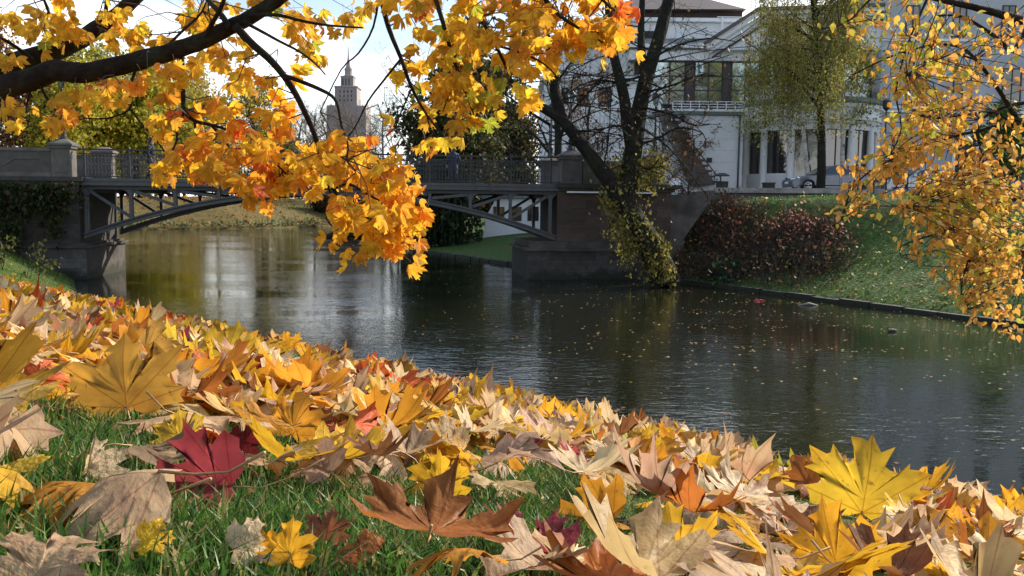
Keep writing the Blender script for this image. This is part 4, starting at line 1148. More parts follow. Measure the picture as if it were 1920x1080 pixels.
# ------------------------------------------------------------------ park trees beyond the canal
def ground_at(px, D):
    x = ray(px, 360).x * D
    return Vector((x, D, gz(x, D)))
leafy = cfg(levels=4, kids=[14, 6, 3], frm=0.18)
bare = cfg(levels=5, kids=[17, 7, 4, 3], ratio=0.44, frm=0.2, wig=0.13, rmin=0.017, seg=[8, 5, 4, 3, 2])
park = 'park trees beyond the canal'
for px, D, H, nm, lab, lv, per, sz in [
    (-40, 96, 15, 'leafy_tree', 'russet leaved park tree behind the left parapet, at the edge of the view', [(BRN, 3), (ORG, 2), (OL, 1)], 9, .36),
    (52, 104, 13, 'leafy_tree', 'pinkish brown leaved park tree behind the stone parapet', [(BRN, 3), ((.3, .13, .07), 3), (ORG, 1)], 8, .36),
    (140, 112, 15, 'leafy_tree', 'olive yellow park tree rising just behind the left bridge pillar', [(OL, 3), (YG, 4), (YE, 1)], 12, .42),
    (215, 120, 16, 'leafy_tree', 'yellow green park tree behind the left end of the railing', [(YG, 4), (OL, 2), (YE, 1)], 12, .42),
    (345, 132, 15, 'leafy_tree', 'sparse golden park tree behind the railing and the two dark walkers', [(YE, 3), (YG, 4), (ORG, .5)], 10, .42),
    (112, 100, 11, 'leafy_tree', 'low yellow green tree close behind the left bridge pillar', [(YG, 5), (YE, 2), (OL, 1)], 12, .4),
    (178, 104, 12, 'leafy_tree', 'dense yellow tree behind the first bays of the railing', [(YG, 4), (YE, 3)], 12, .4),
    (262, 108, 12, 'leafy_tree', 'dense yellow green tree straight behind the two dark walkers', [(YG, 5), (OL, 1), (YE, 1)], 12, .4),
    (318, 116, 11, 'leafy_tree', 'lower yellow tree right of the two dark walkers', [(YG, 4), (YE, 2), (ORG, .5)], 11, .4),
    (520, 140, 11, 'leafy_tree', 'low olive park tree behind the middle of the bridge', [(OL, 3), (BRN, 1), (YG, 3)], 9, .4)]:
    tree(nm, lab, ground_at(px, D), H, .26, leafy if H > 12.5 else cfg(levels=4, kids=[16, 6, 3], frm=.06), lv, per, .75, sz, group=park)
for px, D, H, lab, brk in [
    (282, 118, 17, 'tall bare park tree with pale trunk left of the distant tower', M_birchbark),
    (405, 126, 16, 'bare grey park tree behind the hanging orange leaves', M_bark_grey),
    (478, 150, 15, 'bare grey park tree with broad crown left of the distant tower', M_bark_grey),
    (560, 158, 15, 'bare grey park tree next left of the distant tower', M_bark_grey),
    (612, 170, 12, 'low bare brown tree standing before the foot of the distant tower', M_bark_grey),
    (540, 150, 14.5, 'bare brown tree left of the foot of the distant tower, above the hanging leaves', M_bark_grey),
    (625, 146, 13.5, 'fine twigged bare tree hiding the left half of the tower base', M_bark_grey),
    (668, 140, 13.0, 'fine twigged bare tree hiding the right half of the tower base', M_bark_grey),
    (715, 138, 13.5, 'bare grey tree between the tower base and the taller pale twigged tree', M_bark_grey),
    (588, 140, 13.5, 'low bare brown tree left of the foot of the distant tower, behind the railing', M_bark_grey),
    (648, 156, 15, 'low bare tree directly before the base block of the distant tower', M_bark_grey),
    (690, 165, 13, 'bare brown tree just right of the foot of the distant tower', M_bark_grey),
    (752, 105, 17, 'bare tree with fine pale twigs between the distant tower and the dark evergreen', M_bark_grey)]:
    tree('bare_tree', lab, ground_at(px, D), H, .24, bare, None, bark=brk, group=park)
# shrubs in yellow leaf behind the railing
i = 0
for px, D, w, h, lab in [(185, 128, 5, 4.6, 'yellow shrub glowing behind the first bays of the railing'), (275, 122, 5, 4.4, 'yellow green shrub behind the two dark walkers on the bridge'),
                    (380, 135, 6, 5, 'golden shrub seen through the railing behind hanging orange leaves'), (470, 128, 5, 3.8, 'olive shrub behind the railing near the middle of the bridge'), (575, 150, 7, 5, 'brown shrub behind the railing below the distant tower')]:
    b = ground_at(px, D); t = thing('shrub', lab, 'shrub', b, 'shrubs beyond the canal')
    out, tips = [], []
    for k in range(9):
        a = rng.random() * 2 * PI; grow(b + Vector((math.cos(a) * w * .25, math.sin(a) * .6, 0)), unit(Vector((math.cos(a) * .5, math.sin(a) * .5, 1))), h * .75, .04, 1, out, tips, cfg(levels=4, kids=[5, 5, 4]))
    mb = MB(); emit_segs(mb, out); mb.build('stems', M_twig, t, kind='stuff')
    C = cloud_at(tips, 7, .45); mb = MB(); leaf_quads(mb, C, .26, cols(len(C), (YG, 4), (YE, 2), (OL, 1)) if px < 450 else cols(len(C), (OL, 3), (BRN, 3), (YG, 1))); mb.build('foliage', M_foliage, t, tint=True, kind='stuff')
# trunks and bench on the far bank
b = ground_at(497, 116); tree('leafy_tree', 'dark trunked tree at the far bank beside the long pale bench', b, 14, .5, cfg(levels=4, kids=[10, 6, 4], frm=.45), [(YE, 2), (OL, 2)], 4, .7, .3, group=park)
b = ground_at(335, 128); tree('leafy_tree', 'slender dark tree on the far bank seen under the left half of the bridge', b, 12, .2, cfg(levels=4, kids=[9, 6, 4], frm=.5), [(YG, 2), (YE, 2)], 4, .7, .3, group=park)
b0, b1 = P(412, 380, 118), P(487, 380, 118); zb = gz(b0.x, 118)
t = thing('park_bench', 'long pale bench on the far bank beside a dark tree trunk', 'bench', ((b0.x + b1.x) / 2, 118, zb))
for k in range(3):
    mb = MB(); mb.box((b0.x, 118 + k * .16, zb + .42), (b1.x, 118.13 + k * .16, zb + .48)); mb.build('seat_slat', M_stone_l, t)
for k in range(2):
    mb = MB(); mb.box((b0.x, 118.5, zb + .6 + k * .2), (b1.x, 118.55, zb + .75 + k * .2)); mb.build('back_slat', M_stone_l, t)
for k in range(4):
    x = b0.x + (b1.x - b0.x) * (k + .3) / 3.6; mb = MB(); mb.box((x, 118.05, zb - .1), (x + .08, 118.45, zb + .418)); mb.box((x, 118.56, zb - .1), (x + .08, 118.62, zb + .98)); mb.build('leg', M_iron, t)

# dark evergreen and weeping willow right of centre
dense = cfg(levels=4, kids=[22, 7, 4], frm=0.06, ratio=.4, up=[.05, .0, -.02, -.05])
tree('evergreen_tree', 'big dark evergreen tree standing behind the right half of the bridge', ground_at(862, 80), 13.5, .34, dense, [(DG, 4), ((.05, .06, .02), 4), ((.10, .075, .03), 3), ((.18, .12, .03), .8)], 12, .55, .34)
tree('evergreen_tree', 'smaller brownish dark tree just left of the white building corner', ground_at(935, 86), 9.5, .26, dense, [(DB, 3), (OL, 2), (DG, 2), ((.2, .12, .03), 1)], 9, .5, .32)
def strands(mb, tops, L, step, size, colfn, sway=.05):
    C = []; S0 = []; S1 = []
    for p in tops:
        q = Vector(p); l = L * (0.5 + 0.8 * rng.random()); d = Vector((rng.normal() * .25, rng.normal() * .25, -1))
        n = int(l / step)
        for k in range(n):
            d = unit(d + Vector((rng.normal() * sway, rng.normal() * sway, -.25)))
            q2 = q + d * step; S0.append(tuple(q)); S1.append(tuple(q2)); q = q2
            C.append(tuple(q2))
    return np.array(C), np.array(S0), np.array(S1)
b = ground_at(835, 57); t = thing('weeping_willow', 'dark green weeping willow trailing to the lawn under the bridge', 'tree', b)
out, tips = [], []; grow(b, Vector((-.1, 0, 1)), 5.2, .3, 0, out, tips, cfg(levels=3, kids=[12, 5], frm=.3, ang=1.1, ratio=.5, up=[.1, .05, -.1]))
mb = MB(); emit_segs(mb, out); mb.build('trunk', M_bark2, t)
tp = np.array(tips)[:, :3]; tp = np.repeat(tp, 3, 0) + rng.normal(size=(len(tp) * 3, 3)) * .35
C, S0, S1 = strands(None, tp, 4.2, .16, .2, None); ok = (C[:, 2] > .45) & (C[:, 0] < 3)
mb = MB(); leaf_quads(mb, C[ok], .22, cols(ok.sum(), (DG, 4), ((.03, .055, .02), 4), (OL, .5)), droop=1.2); mb.build('crown', M_foliage, t, tint=True, kind='stuff')
mb = MB(); mb.segs(S0[ok], S1[ok], np.full(ok.sum(), .006), np.full(ok.sum(), .006), 3); mb.build('trailing_twigs', M_twig, t, kind='stuff')
# dark hedge-like bushes where the canal bends
for px, D, w, h, lab in [(640, 124, 5, 3.6, 'dark shaded bush at the bend of the canal, below the distant tower'), (700, 112, 5, 4.2, 'dark shaded bush at the bend of the canal, behind the lowest hanging maple leaves'), (755, 98, 5, 4.5, 'dark shaded bush beside the weeping willow')]:
    b = ground_at(px, D); t = thing('shrub', lab, 'shrub', b, 'shrubs beyond the canal')
    out, tips = [], []
    for k in range(12):
        a = rng.random() * 2 * PI; grow(b + Vector((math.cos(a) * w * .35, math.sin(a) * .9, 0)), unit(Vector((math.cos(a) * .7, math.sin(a) * .5, 1))), h * .7, .05, 1, out, tips, cfg(levels=4, kids=[5, 5, 4]))
    mb = MB(); emit_segs(mb, out); mb.build('stems', M_twig, t, kind='stuff')
    C = cloud_at(tips, 8, .4); mb = MB(); leaf_quads(mb, C, .26, cols(len(C), (DB, 4), (BRN, 2), (DG, 2))); mb.build('foliage', M_foliage, t, tint=True, kind='stuff')

# undergrowth and leaf litter on the far bank
n = 5200; pts = []
E = np.array(EDGE_F); 
for (ax, ay), (bx, by) in zip(EDGE_F[:-1], EDGE_F[1:]):
    L_ = math.hypot(bx - ax, by - ay); k = int(L_ * 32)
    tt = rng.random(k); off = np.abs(rng.normal(size=k)) * .8 + .05
    nx_, ny_ = -(by - ay) / L_, (bx - ax) / L_
    pts.append(np.stack([ax + (bx - ax) * tt + nx_ * off, ay + (by - ay) * tt + ny_ * off, .3 + rng.random(k) * .75 * (.4 + .6 * np.sin(tt * L_ * .7) ** 2)], 1))
C = np.concatenate(pts); mb = MB(); leaf_quads(mb, C, .3, cols(len(C), ((.10, .13, .05), 4), ((.22, .24, .12), 2), ((.24, .14, .05), 2)), droop=-.3)
mb.build('bank_undergrowth', M_foliage, tint=True, kind='stuff', label='low green undergrowth along the far water edge', cat='undergrowth')
k = 9000; X = rng.uniform(-58, -14, k); Y = rng.uniform(80, 140, k); z, d, _ = terrain(X, Y); ok = (d > .6) & ~in_canal(X, Y)
C = np.stack([X, Y, z + .06], 1)[ok]; mb = MB(); leaf_quads(mb, C, .26, cols(len(C), (ORG, 3), (BRN, 4), (YE, 1), ((.3, .14, .05), 3)), droop=0)
mb.build('bank_leaf_litter', M_foliage, tint=True, kind='stuff', label='brown and orange leaf litter over the sunlit far bank', cat='fallen leaves')

# ------------------------------------------------------------------ leaning tree with ivy in front of the right abutment
def limb(mb, pix, D0, D1, rpx0, rpx1, n=9, wob=.05, sub=3):
    """tapered limb through photograph pixels, from depth D0 to D1; returns smooth points and radii"""
    K = len(pix); pts = [P(x, y, D0 + (D1 - D0) * i / (K - 1)) for i, (x, y) in enumerate(pix)]
    sp = []
    for i in range(K - 1):
        p0, p1, p2, p3 = pts[max(i - 1, 0)], pts[i], pts[i + 1], pts[min(i + 2, K - 1)]
        for s in range(sub):
            t = s / sub
            sp.append(0.5 * ((2 * p1) + (p2 - p0) * t + (2 * p0 - 5 * p1 + 4 * p2 - p3) * t * t + (3 * p1 - p0 - 3 * p2 + p3) * t ** 3))
    sp.append(pts[-1])
    m = len(sp); R = []
    for i, q in enumerate(sp):
        rp = rpx0 + (rpx1 - rpx0) * i / (m - 1); R.append(rp * q.y / F)
    mb.tube(sp, R, n, wob=wob)
    return sp, R
t = thing('leaning_tree', 'dark leaning tree with two great limbs and bare twigs, its trunk wrapped in yellow ivy', 'tree', hit(1243, 527))
limbs = []
mb = MB()
for pix, D0, D1, a, b in [
    ([(1250, 535), (1240, 505), (1222, 465), (1198, 425), (1172, 385), (1155, 352)], 32.4, 32.8, 29, 18),
    ([(1165, 372), (1140, 335), (1112, 298), (1082, 258), (1054, 226), (1020, 203), (985, 180), (955, 150)], 32.8, 31.5, 17, 6),
    ([(1168, 385), (1178, 340), (1186, 290), (1194, 240), (1204, 180), (1220, 120), (1240, 55), (1256, -10), (1266, -60)], 32.8, 33.5, 20, 9),
    ([(1186, 285), (1178, 240), (1172, 195), (1163, 150), (1150, 100), (1142, 40), (1140, -40)], 32.8, 32.2, 13, 6),
    ([(1054, 226), (1044, 190), (1038, 150), (1034, 105), (1022, 50)], 32.2, 31.6, 13, 5),
    ([(1206, 170), (1204, 110), (1202, 50), (1206, -30)], 33, 33.6, 9, 5)]:
    limbs.append(limb(mb, pix, D0, D1, a, b))
mb.build('trunk', M_bark2, t)
tw_cfg = cfg(levels=3, kids=[5, 4], seg=[6, 4, 3], wig=.22, up=[-.03, -.05, -.04], ratio=.5, rmin=.006, ang=.8, frm=.2)
out, tips = [], []
for li, (sp, R) in enumerate(limbs[1:]):
    for k in range(12 if li < 3 else 7):
        i = int(rng.uniform(.12, .99) * (len(sp) - 1)); a = rng.random() * 2 * PI
        d = unit(Vector((math.cos(a), .5 * math.sin(a), rng.normal() * .35 + .1)))
        grow(sp[i], d, rng.uniform(1.6, 4.2), min(R[i] * .2, .032), 0, out, tips, tw_cfg)
# long drooping twigs towards the round porch
for pix in ([(1196, 235), (1240, 265), (1275, 300), (1310, 345), (1330, 372)], [(1200, 200), (1260, 215), (1300, 235), (1330, 232)], [(1192, 250), (1150, 235), (1100, 262)], [(1190, 270), (1230, 262), (1270, 240), (1318, 250), (1322, 280)], [(1205, 175), (1260, 160), (1320, 140), (1375, 150)], [(1222, 110), (1270, 85), (1330, 72), (1380, 78)], [(1186, 300), (1215, 318), (1235, 300)], [(1180, 160), (1120, 150), (1070, 170)]):
    mb2 = MB(); sp, R = limb(mb2, pix, 32.8, 31.5 + rng.random() * 2, 2.6, .8, 5, 0)
    for p, q, r1, r2 in zip(sp[:-1], sp[1:], R[:-1], R[1:]): out.append((*p, *q, r1, r2))
    for k in range(9):
        i = int(rng.uniform(.2, .98) * (len(sp) - 1)); a = rng.random() * 2 * PI
        grow(sp[i], unit(Vector((math.cos(a), .4 * math.sin(a), rng.normal() * .4 - .1))), rng.uniform(.7, 2.2), .018, 1, out, tips, tw_cfg)
mb = MB(); emit_segs(mb, out, .03, 5, 3); mb.build('twigs', M_bark2, t, kind='stuff')
C = np.array(tips)[:, :3]; C = C[rng.random(len(C)) < .16] + rng.normal(size=(1, 3)) * .02
mb = MB(); leaf_quads(mb, C, .12, cols(len(C), (DB, 3), (BRN, 2)), droop=.8); mb.build('last_leaves', M_foliage, t, tint=True, kind='stuff')
iv = thing('ivy', 'yellow green ivy wrapping the leaning trunk and hanging beside it', 'ivy', hit(1232, 527))
C = []
def blob(px, py, rx, ry, D, n, dz=.6):
    c = P(px, py, D); s = D / F
    q = rng.normal(size=(n, 3)) * np.array([rx * s * .55, dz, ry * s * .55]); C.append(q + np.array(c))
for a in [(1165, 335, 38, 45, 33.0, 900, .35), (1205, 320, 40, 40, 33.2, 900, .35), (1230, 310, 22, 35, 33.2, 300, .3), (1165, 410, 30, 45, 32.6, 700, .35), (1180, 460, 24, 40, 32.4, 600, .3), (1200, 435, 24, 40, 32.4, 500, .3), (1225, 500, 22, 30, 32.0, 420, .3), (1240, 470, 18, 35, 32.1, 420, .25), (1252, 510, 14, 26, 31.8, 260, .2), (1150, 375, 22, 26, 32.8, 300, .3)]: blob(*a)
C = np.concatenate(C); C = C[C[:, 2] > .1]
mb = MB(); C = C[rng.random(len(C)) < .8]; leaf_quads(mb, C, .12, cols(len(C), ((.20, .17, .04), 4), ((.28, .23, .055), 3), (OL, 2), (DB, 1.5)), droop=.8); mb.build('foliage', M_foliage, iv, tint=True, kind='stuff')
S0, S1 = [], []
for _ in range(60):
    i = rng.integers(len(C)); p = C[i]; S0.append(p); S1.append(p + np.array([rng.normal() * .15, rng.normal() * .1, -rng.random() * .9]))
mb = MB(); mb.segs(S0, S1, np.full(60, .01), np.full(60, .006), 3); mb.build('stems', M_twig, iv, kind='stuff')

# ivy on the left abutment
iv = thing('creeper', 'dark green creeper hanging over the left abutment below its ledge', 'creeper', BR(-4, -.2, 1.5))
C = []
for a in [(20, 365, 60, 30, 32.0, 1300, .12), (95, 360, 45, 26, 32.3, 900, .12), (20, 410, 28, 50, 31.9, 700, .12), (98, 400, 16, 40, 32.3, 420, .12), (-60, 380, 60, 60, 31.8, 700, .12)]: blob(*a)
C = np.concatenate(C); up_ = C[:, 2] < ZD - .15; C = C[up_]
mb = MB(); leaf_quads(mb, C, .14, cols(len(C), ((.03, .045, .012), 5), ((.05, .06, .018), 3), ((.09, .05, .02), 1)), droop=.9); mb.build('foliage', M_foliage, iv, tint=True, kind='stuff')
S0, S1 = [], []
for _ in range(80):
    p = C[rng.integers(len(C))]; S0.append(p); S1.append(p + np.array([rng.normal() * .2, .05, -rng.random() * 1.0]))
mb = MB(); mb.segs(S0, S1, np.full(80, .012), np.full(80, .006), 3); mb.build('stems', M_twig, iv, kind='stuff')
# weeds on the dark slope before it
for px, py, w, lab in [(58, 505, 26, 'small leafy sapling before the plinth of the left abutment'), (8, 490, 22, 'brownish weed clump at the foot of the left abutment wall')]:
    b = hit(px, py + 18, 20, 40); t = thing('weed', lab, 'plant', b)
    out, tips = [], []
    for k in range(3): grow(b + Vector((rng.normal() * .12, rng.normal() * .1, 0)), unit(Vector((rng.normal() * .25, rng.normal() * .2, 1))), rng.uniform(.5, 1.0), .012, 1, out, tips, cfg(levels=3, kids=[4, 4]))
    mb = MB(); emit_segs(mb, out); mb.build('stems', M_twig, t, kind='stuff')
    C = cloud_at(tips, 2, .08); mb = MB(); leaf_quads(mb, C, .11, cols(len(C), ((.06, .075, .02), 3), ((.12, .12, .03), 2), (DB, 2 if px < 20 else .3)), droop=.2); mb.build('leaves', M_foliage, t, tint=True, kind='stuff')

# ------------------------------------------------------------------ bare trees before the white building
b = ground_at(1034, 44); tree('bare_tree', 'dark bare tree rising behind the lamp posts at the right end of the bridge', b, 9.5, .28, cfg(levels=4, kids=[10, 5, 4], frm=.35, rmin=.012, seg=[8, 5, 4, 3]), None, bark=M_bark2, lean=(.06, 0))
b = ground_at(1082, 50); tree('bare_tree', 'small crooked bare tree against the left wing of the white building', b, 7.5, .13, cfg(levels=5, kids=[9, 5, 4, 3], frm=.2, wig=.22, rmin=.012, seg=[8, 5, 4, 3, 3]), [(BRN, 1)], 1, .1, .1, bark=M_bark2)
b = ground_at(1290, 52); tree('bare_tree', 'bare shrubby tree with brown twigs before the dark stair flight', b, 4.2, .08, cfg(levels=5, kids=[9, 5, 4, 3], frm=.1, wig=.22, rmin=.008, seg=[6, 5, 4, 3, 3]), [(BRN, 1)], 1, .1, .1, bark=M_twig)

# ------------------------------------------------------------------ weeping birch before the round porch
bb = P(1538, 357, 46.5); bb.z = min(bb.z, gz(bb.x, 46.5) + .4) if gz(bb.x, 46.5) > 3 else bb.z
t = thing('weeping_birch', 'drooping olive yellow birch whose slim dark trunk stands before the grey car', 'tree', bb)
rng = np.random.default_rng(77)
out, tips = [], []
grow(bb - Vector((0, 0, .4)), Vector((0.0, 0, 1)), 12.5, .25, 0, out, tips, cfg(levels=4, kids=[26, 5, 3], frm=.36, ang=1.05, ratio=.33, up=[.12, .10, -.06, -.12], seg=[9, 5, 4, 3], wig0=.035))
A = np.array(out); lv = A[:, 6] > .07; mb = MB(); mb.segs(A[lv][:, :3], A[lv][:, 3:6], A[lv][:, 6], A[lv][:, 7], 10); mb.build('trunk', M_bark2, t, smooth=True)
mb = MB(); mb.segs(A[~lv][:, :3], A[~lv][:, 3:6], A[~lv][:, 6] * .6, A[~lv][:, 7] * .6, 3); mb.build('branches', M_twig, t, kind='stuff')
tp = np.array(tips)[:, :3]; tp = np.repeat(tp, 2, 0) + rng.normal(size=(len(tp) * 2, 3)) * .25
C, S0, S1 = strands(None, tp, 3.0, .11, .1, None, .03)
ok = (C[:, 2] > 4.9 + 1.6 * np.abs(np.sin(C[:, 0] * 1.7))) & (rng.random(len(C)) < .62)
C = C[ok]; S0 = S0[ok]; S1 = S1[ok]
mb = MB(); leaf_quads(mb, C + rng.normal(size=C.shape) * .04, .085, cols(len(C), ((.30, .27, .06), 4), ((.20, .21, .055), 4), ((.42, .34, .07), 2)), droop=1.0); mb.build('crown', M_foliage, t, tint=True, kind='stuff')
sel = rng.random(len(C)) < .6
mb = MB(); mb.segs(S0[sel], S1[sel], np.full(sel.sum(), .005), np.full(sel.sum(), .005), 3); mb.build('trailing_twigs', M_twig, t, kind='stuff')
rng = np.random.default_rng(78)
for px, D, lab in [(1516, 53, 'pale birch trunk standing left of the slim dark trunk, against the porch glass'), (1576, 54, 'pale birch trunk standing just behind the grey car')]:
    b = P(px, 352, D); b.z = 3.8
    tree('birch_tree', lab, b, 9.0, .17, cfg(levels=4, kids=[12, 5, 4], frm=.45, ratio=.33, up=[.04, .02, -.1, -.2]), [(OL, 3), (YG, 3)], 5, .35, .13, bark=M_birchbark)
b = P(1892, 330, 51); b.z = 3.8
tree('green_shrub', 'bright green leafy small tree before the grey building at the right edge', b, 4.2, .1, cfg(levels=4, kids=[12, 5, 4], frm=.15), [((.05, .14, .02), 3), ((.1, .2, .03), 2)], 5, .25, .17, bark=M_twig)

# ------------------------------------------------------------------ shrubs on the right bank
def bank_shrub(name, lab, blobs, lv, size, n_stem=30, stem_col=M_twig, hgt=.6):
    b = hit(blobs[0][0], blobs[0][1]); t = thing(name, lab, 'shrub', b, 'shrubs on the right bank')
    C = []; S0 = []; S1 = []
    for px, py, rx, ry, n in blobs:
        qx = px + rng.normal(size=n) * rx * .5; qy = py + rng.normal(size=n) * ry * .5
        for x, y in zip(qx[::12], qy[::12]):
            h = hit(x, y, 18, 50)
            if h.y > 49: continue
            for k in range(12):
                e = Vector((rng.normal() * .3, rng.normal() * .25, abs(rng.normal()) * hgt * .55)); C.append(tuple(h + e))
            S0.append(tuple(h - Vector((0, 0, .1)))); S1.append(tuple(h + Vector((rng.normal() * .3, rng.normal() * .3, hgt * (.6 + rng.random() * .8)))))
            for _ in range(2): S0.append(tuple(h - Vector((0, 0, .1)))); S1.append(tuple(h + Vector((rng.normal() * .5, rng.normal() * .35, hgt * (.4 + rng.random() * 1.0)))))
    C = np.array(C); mb = MB(); leaf_quads(mb, C, size, cols(len(C), *lv, var=.35), droop=.1); mb.build('foliage', M_foliage, t, tint=True, kind='stuff')
    mb = MB(); mb.segs(S0, S1, np.full(len(S0), .014), np.full(len(S0), .005), 3); mb.build('stems', stem_col, t, kind='stuff')
bank_shrub('shrub', 'olive and russet shrub beside the foot of the ivy tree', [(1290, 440, 50, 50, 1700), (1275, 500, 34, 30, 700)], [(OL, 1.6), (RED, 2), ((.13, .07, .035), 3), (DB, 3)], .115)
rng = np.random.default_rng(90)
bank_shrub('shrub', 'dark red leaved shrub in the middle of the right bank', [(1350, 415, 70, 40, 2000), (1370, 460, 70, 40, 1700), (1440, 470, 40, 26, 500)], [(RED, 3), ((.12, .06, .035), 4), (DB, 4)], .115)
bank_shrub('shrub', 'dark brown shrub spreading to the water on the right bank', [(1430, 500, 80, 35, 2000), (1340, 510, 64, 24, 1100), (1530, 490, 55, 34, 1300)], [(DB, 5), ((.11, .065, .035), 2), (DG, 1.5), (RED, 1)], .11)
bank_shrub('shrub', 'shrub with sunlit pinkish red twig tips around a pale stake', [(1490, 436, 34, 14, 520), (1480, 456, 36, 16, 300)], [(LIT_PINK, 3), (RED, 2), (BRN, 3)], .12, hgt=.75)
bank_shrub('shrub', 'small pinkish shrub next right of the one with the stake', [(1550, 432, 20, 14, 260), (1560, 455, 30, 20, 350)], [(LIT_PINK, 1.2), (RED, 2), (DB, 3), (BRN, 2)], .12, hgt=.65)
bank_shrub('shrub', 'low dark green clump near the water on the right bank', [(1368, 520, 22, 12, 260)], [((.02, .06, .035), 4), (DG, 2)], .16, hgt=.5)
b = hit(1487, 432); mb = MB(); mb.tube([b, P(1480, 410, b.y), P(1472, 384, b.y)], [.03, .025, .018], 6)
mb.build('wooden_stake', M_stone_l, label='pale wooden stake leaning among the pink tipped twigs', cat='stake')
rng = np.random.default_rng(501)
# ------------------------------------------------------------------ maple leaf shapes
HALF = [(0, 1.0), (.045, .90), (.11, .85), (.25, .845), (.20, .74), (.19, .64), (.235, .56), (.33, .60), (.43, .72), (.47, .64), (.55, .63), (.71, .65), (.63, .53), (.59, .45), (.67, .37), (.55, .33), (.49, .25), (.58, .20), (.75, .16), (.64, .07), (.60, -.03), (.46, -.04), (.36, -.12), (.20, -.10), (.06, -.03)]
HALF_LO = [(0, 1.0), (.10, .85), (.25, .84), (.22, .57), (.43, .71), (.70, .65), (.58, .40), (.49, .24), (.74, .15), (.58, -.04), (.34, -.12), (.06, -.03)]
def maple_mesh(half, rings, fold=0.0, cup=0.0, wave=0.0, curl=0.0, seed=0, squeeze=1.0):
    """returns verts, faces, uv; base at the origin, tip along +Y, unit length"""
    r = np.random.default_rng(seed)
    hp = np.array(half)
    hp2 = hp * (1 + .05 * r.normal(size=hp.shape)); hp2[0, 0] = 0
    hp1 = hp * (1 + .05 * r.normal(size=hp.shape)); hp1[0, 0] = 0; hp1[0] = hp2[0]
    out = np.concatenate([hp1, [(0, 0)], (hp2[1:] * [-1, 1])[::-1]])
    c = np.array([0, .16]); n = len(out)
    pts = [c[None]]
    for t in rings: pts.append(c + (out - c) * t)
    uv = np.concatenate(pts)
    f = [(0, 1 + k, 1 + (k + 1) % n) for k in range(n)]
    q = []
    for ri in range(len(rings) - 1):
        a = 1 + ri * n; b = a + n
        q += [(a + k, b + k, b + (k + 1) % n, a + (k + 1) % n) for k in range(n)]
    x, y = uv[:, 0].copy(), uv[:, 1].copy()
    rad = np.hypot(x, y - .16)
    z = cup * rad ** 2 + wave * (np.sin(x * 5 + seed) * np.cos(y * 4.5 + seed * 2)) * rad * 1.6 + curl * np.maximum(y - .35, 0) ** 2 * 2
    ph = r.random() * 6
    edge = np.concatenate([[0]] + [np.full(n, t ** 6) for t in rings])
    z = z + edge * wave * .3 * np.sin(np.arange(len(x)) * 1.7 + ph)
    X = x * math.cos(fold) * squeeze; Z = z * math.cos(fold) + np.abs(x) * math.sin(fold)
    V = np.stack([X, y * (1 - .25 * abs(curl)), Z], 1)
    return V, [np.array(f), np.array(q)] if q else [np.array(f)], uv
def stalk(mb, L=.7, bend=.2, seed=0, r=.012, mi=1):
    rr = np.random.default_rng(seed + 99); sx = rr.normal() * .25
    pts = [(0, 0.02, 0), (sx * .1, -L * .33, -.04 + bend * .1), (sx * .5, -L * .66, -.05 + bend * .4), (sx, -L, bend)]
    mb.tube(pts, [r, r * .75, r * .7, r * 1.2], 4, mi)
def leaf_mesh(name, half, rings, m, stalk_on=True, **k):
    sl = k.pop('stalk_len', .7)
    V, fs, uv = maple_mesh(half, rings, **k)
    mb = MB(); mb.add(V, fs, 0, None, uv)
    if stalk_on: stalk(mb, sl, .2, k.get('seed', 0))
    return mb.mesh(name, [m, M_stalk], smooth=True, uv=True)
def rot_basis(n, tip_dir, roll=None):
    pass

# hanging leaves (bigger individuals share these meshes)
HANG = []
for s in range(10):
    HANG.append(leaf_mesh('maple_leaf', HALF, (.5, 1.0), M_hang_obj, True, fold=(-.5, -.3, .2, -.7, -.15, .1, -.4, -.9, -.25, .3)[s], cup=(-.2, -.35, .15, -.1, -.5, -.3, .1, -.2, -.45, -.1)[s], wave=.05, curl=(-.2, -.3, -.1, -.5, -.25, .1, -.35, -.15, -.4, -.3)[s], seed=s, stalk_len=.6))
def leaf_frames(n, tip_mean, tip_jit, face_bias=None):
    """random frames: columns X (width), Y (tip), Z (normal)"""
    t = np.asarray(tip_mean)[None] + rng.normal(size=(n, 3)) * tip_jit; t /= np.linalg.norm(t, axis=1, keepdims=True)
    u = rng.normal(size=(n, 3))
    if face_bias is not None: u += np.asarray(face_bias)[None]
    u -= (u * t).sum(1, keepdims=True) * t; u /= np.linalg.norm(u, axis=1, keepdims=True)
    x = np.cross(t, u)
    return np.stack([x, t, u], 2)       # (n,3,3)
def bake_leaves(mb, variants, pos, Fr, size, col, vid):
    for v, (V, fs, uv) in enumerate(variants):
        s = np.where(vid == v)[0]
        if not len(s): continue
        W = np.einsum('nij,vj->nvi', Fr[s], V) * size[s][:, None, None] + pos[s][:, None, :]
        k = len(V)
        off = (np.arange(len(s)) * k)[:, None, None]
        mb.add(W.reshape(-1, 3), [(f[None] + off).reshape(-1, f.shape[1]) for f in fs], 0, np.repeat(col[s], k, 0), np.tile(uv, (len(s), 1)))
LOHANG = [maple_mesh(HALF_LO, (1.0,), fold=f, cup=c, wave=.04, curl=q, seed=20 + i) for i, (f, c, q) in enumerate([(-.4, -.3, -.2), (-.2, -.4, -.3), (.2, .1, -.2), (-.7, -.1, -.4), (-.3, -.5, .1), (-.55, -.2, -.3)])]
def mat4(pos, fr, s):
    M = Matrix.Identity(4)
    for i in range(3):
        for j in range(3): M[i][j] = fr[i][j] * s
        M[i][3] = pos[i]
    return M

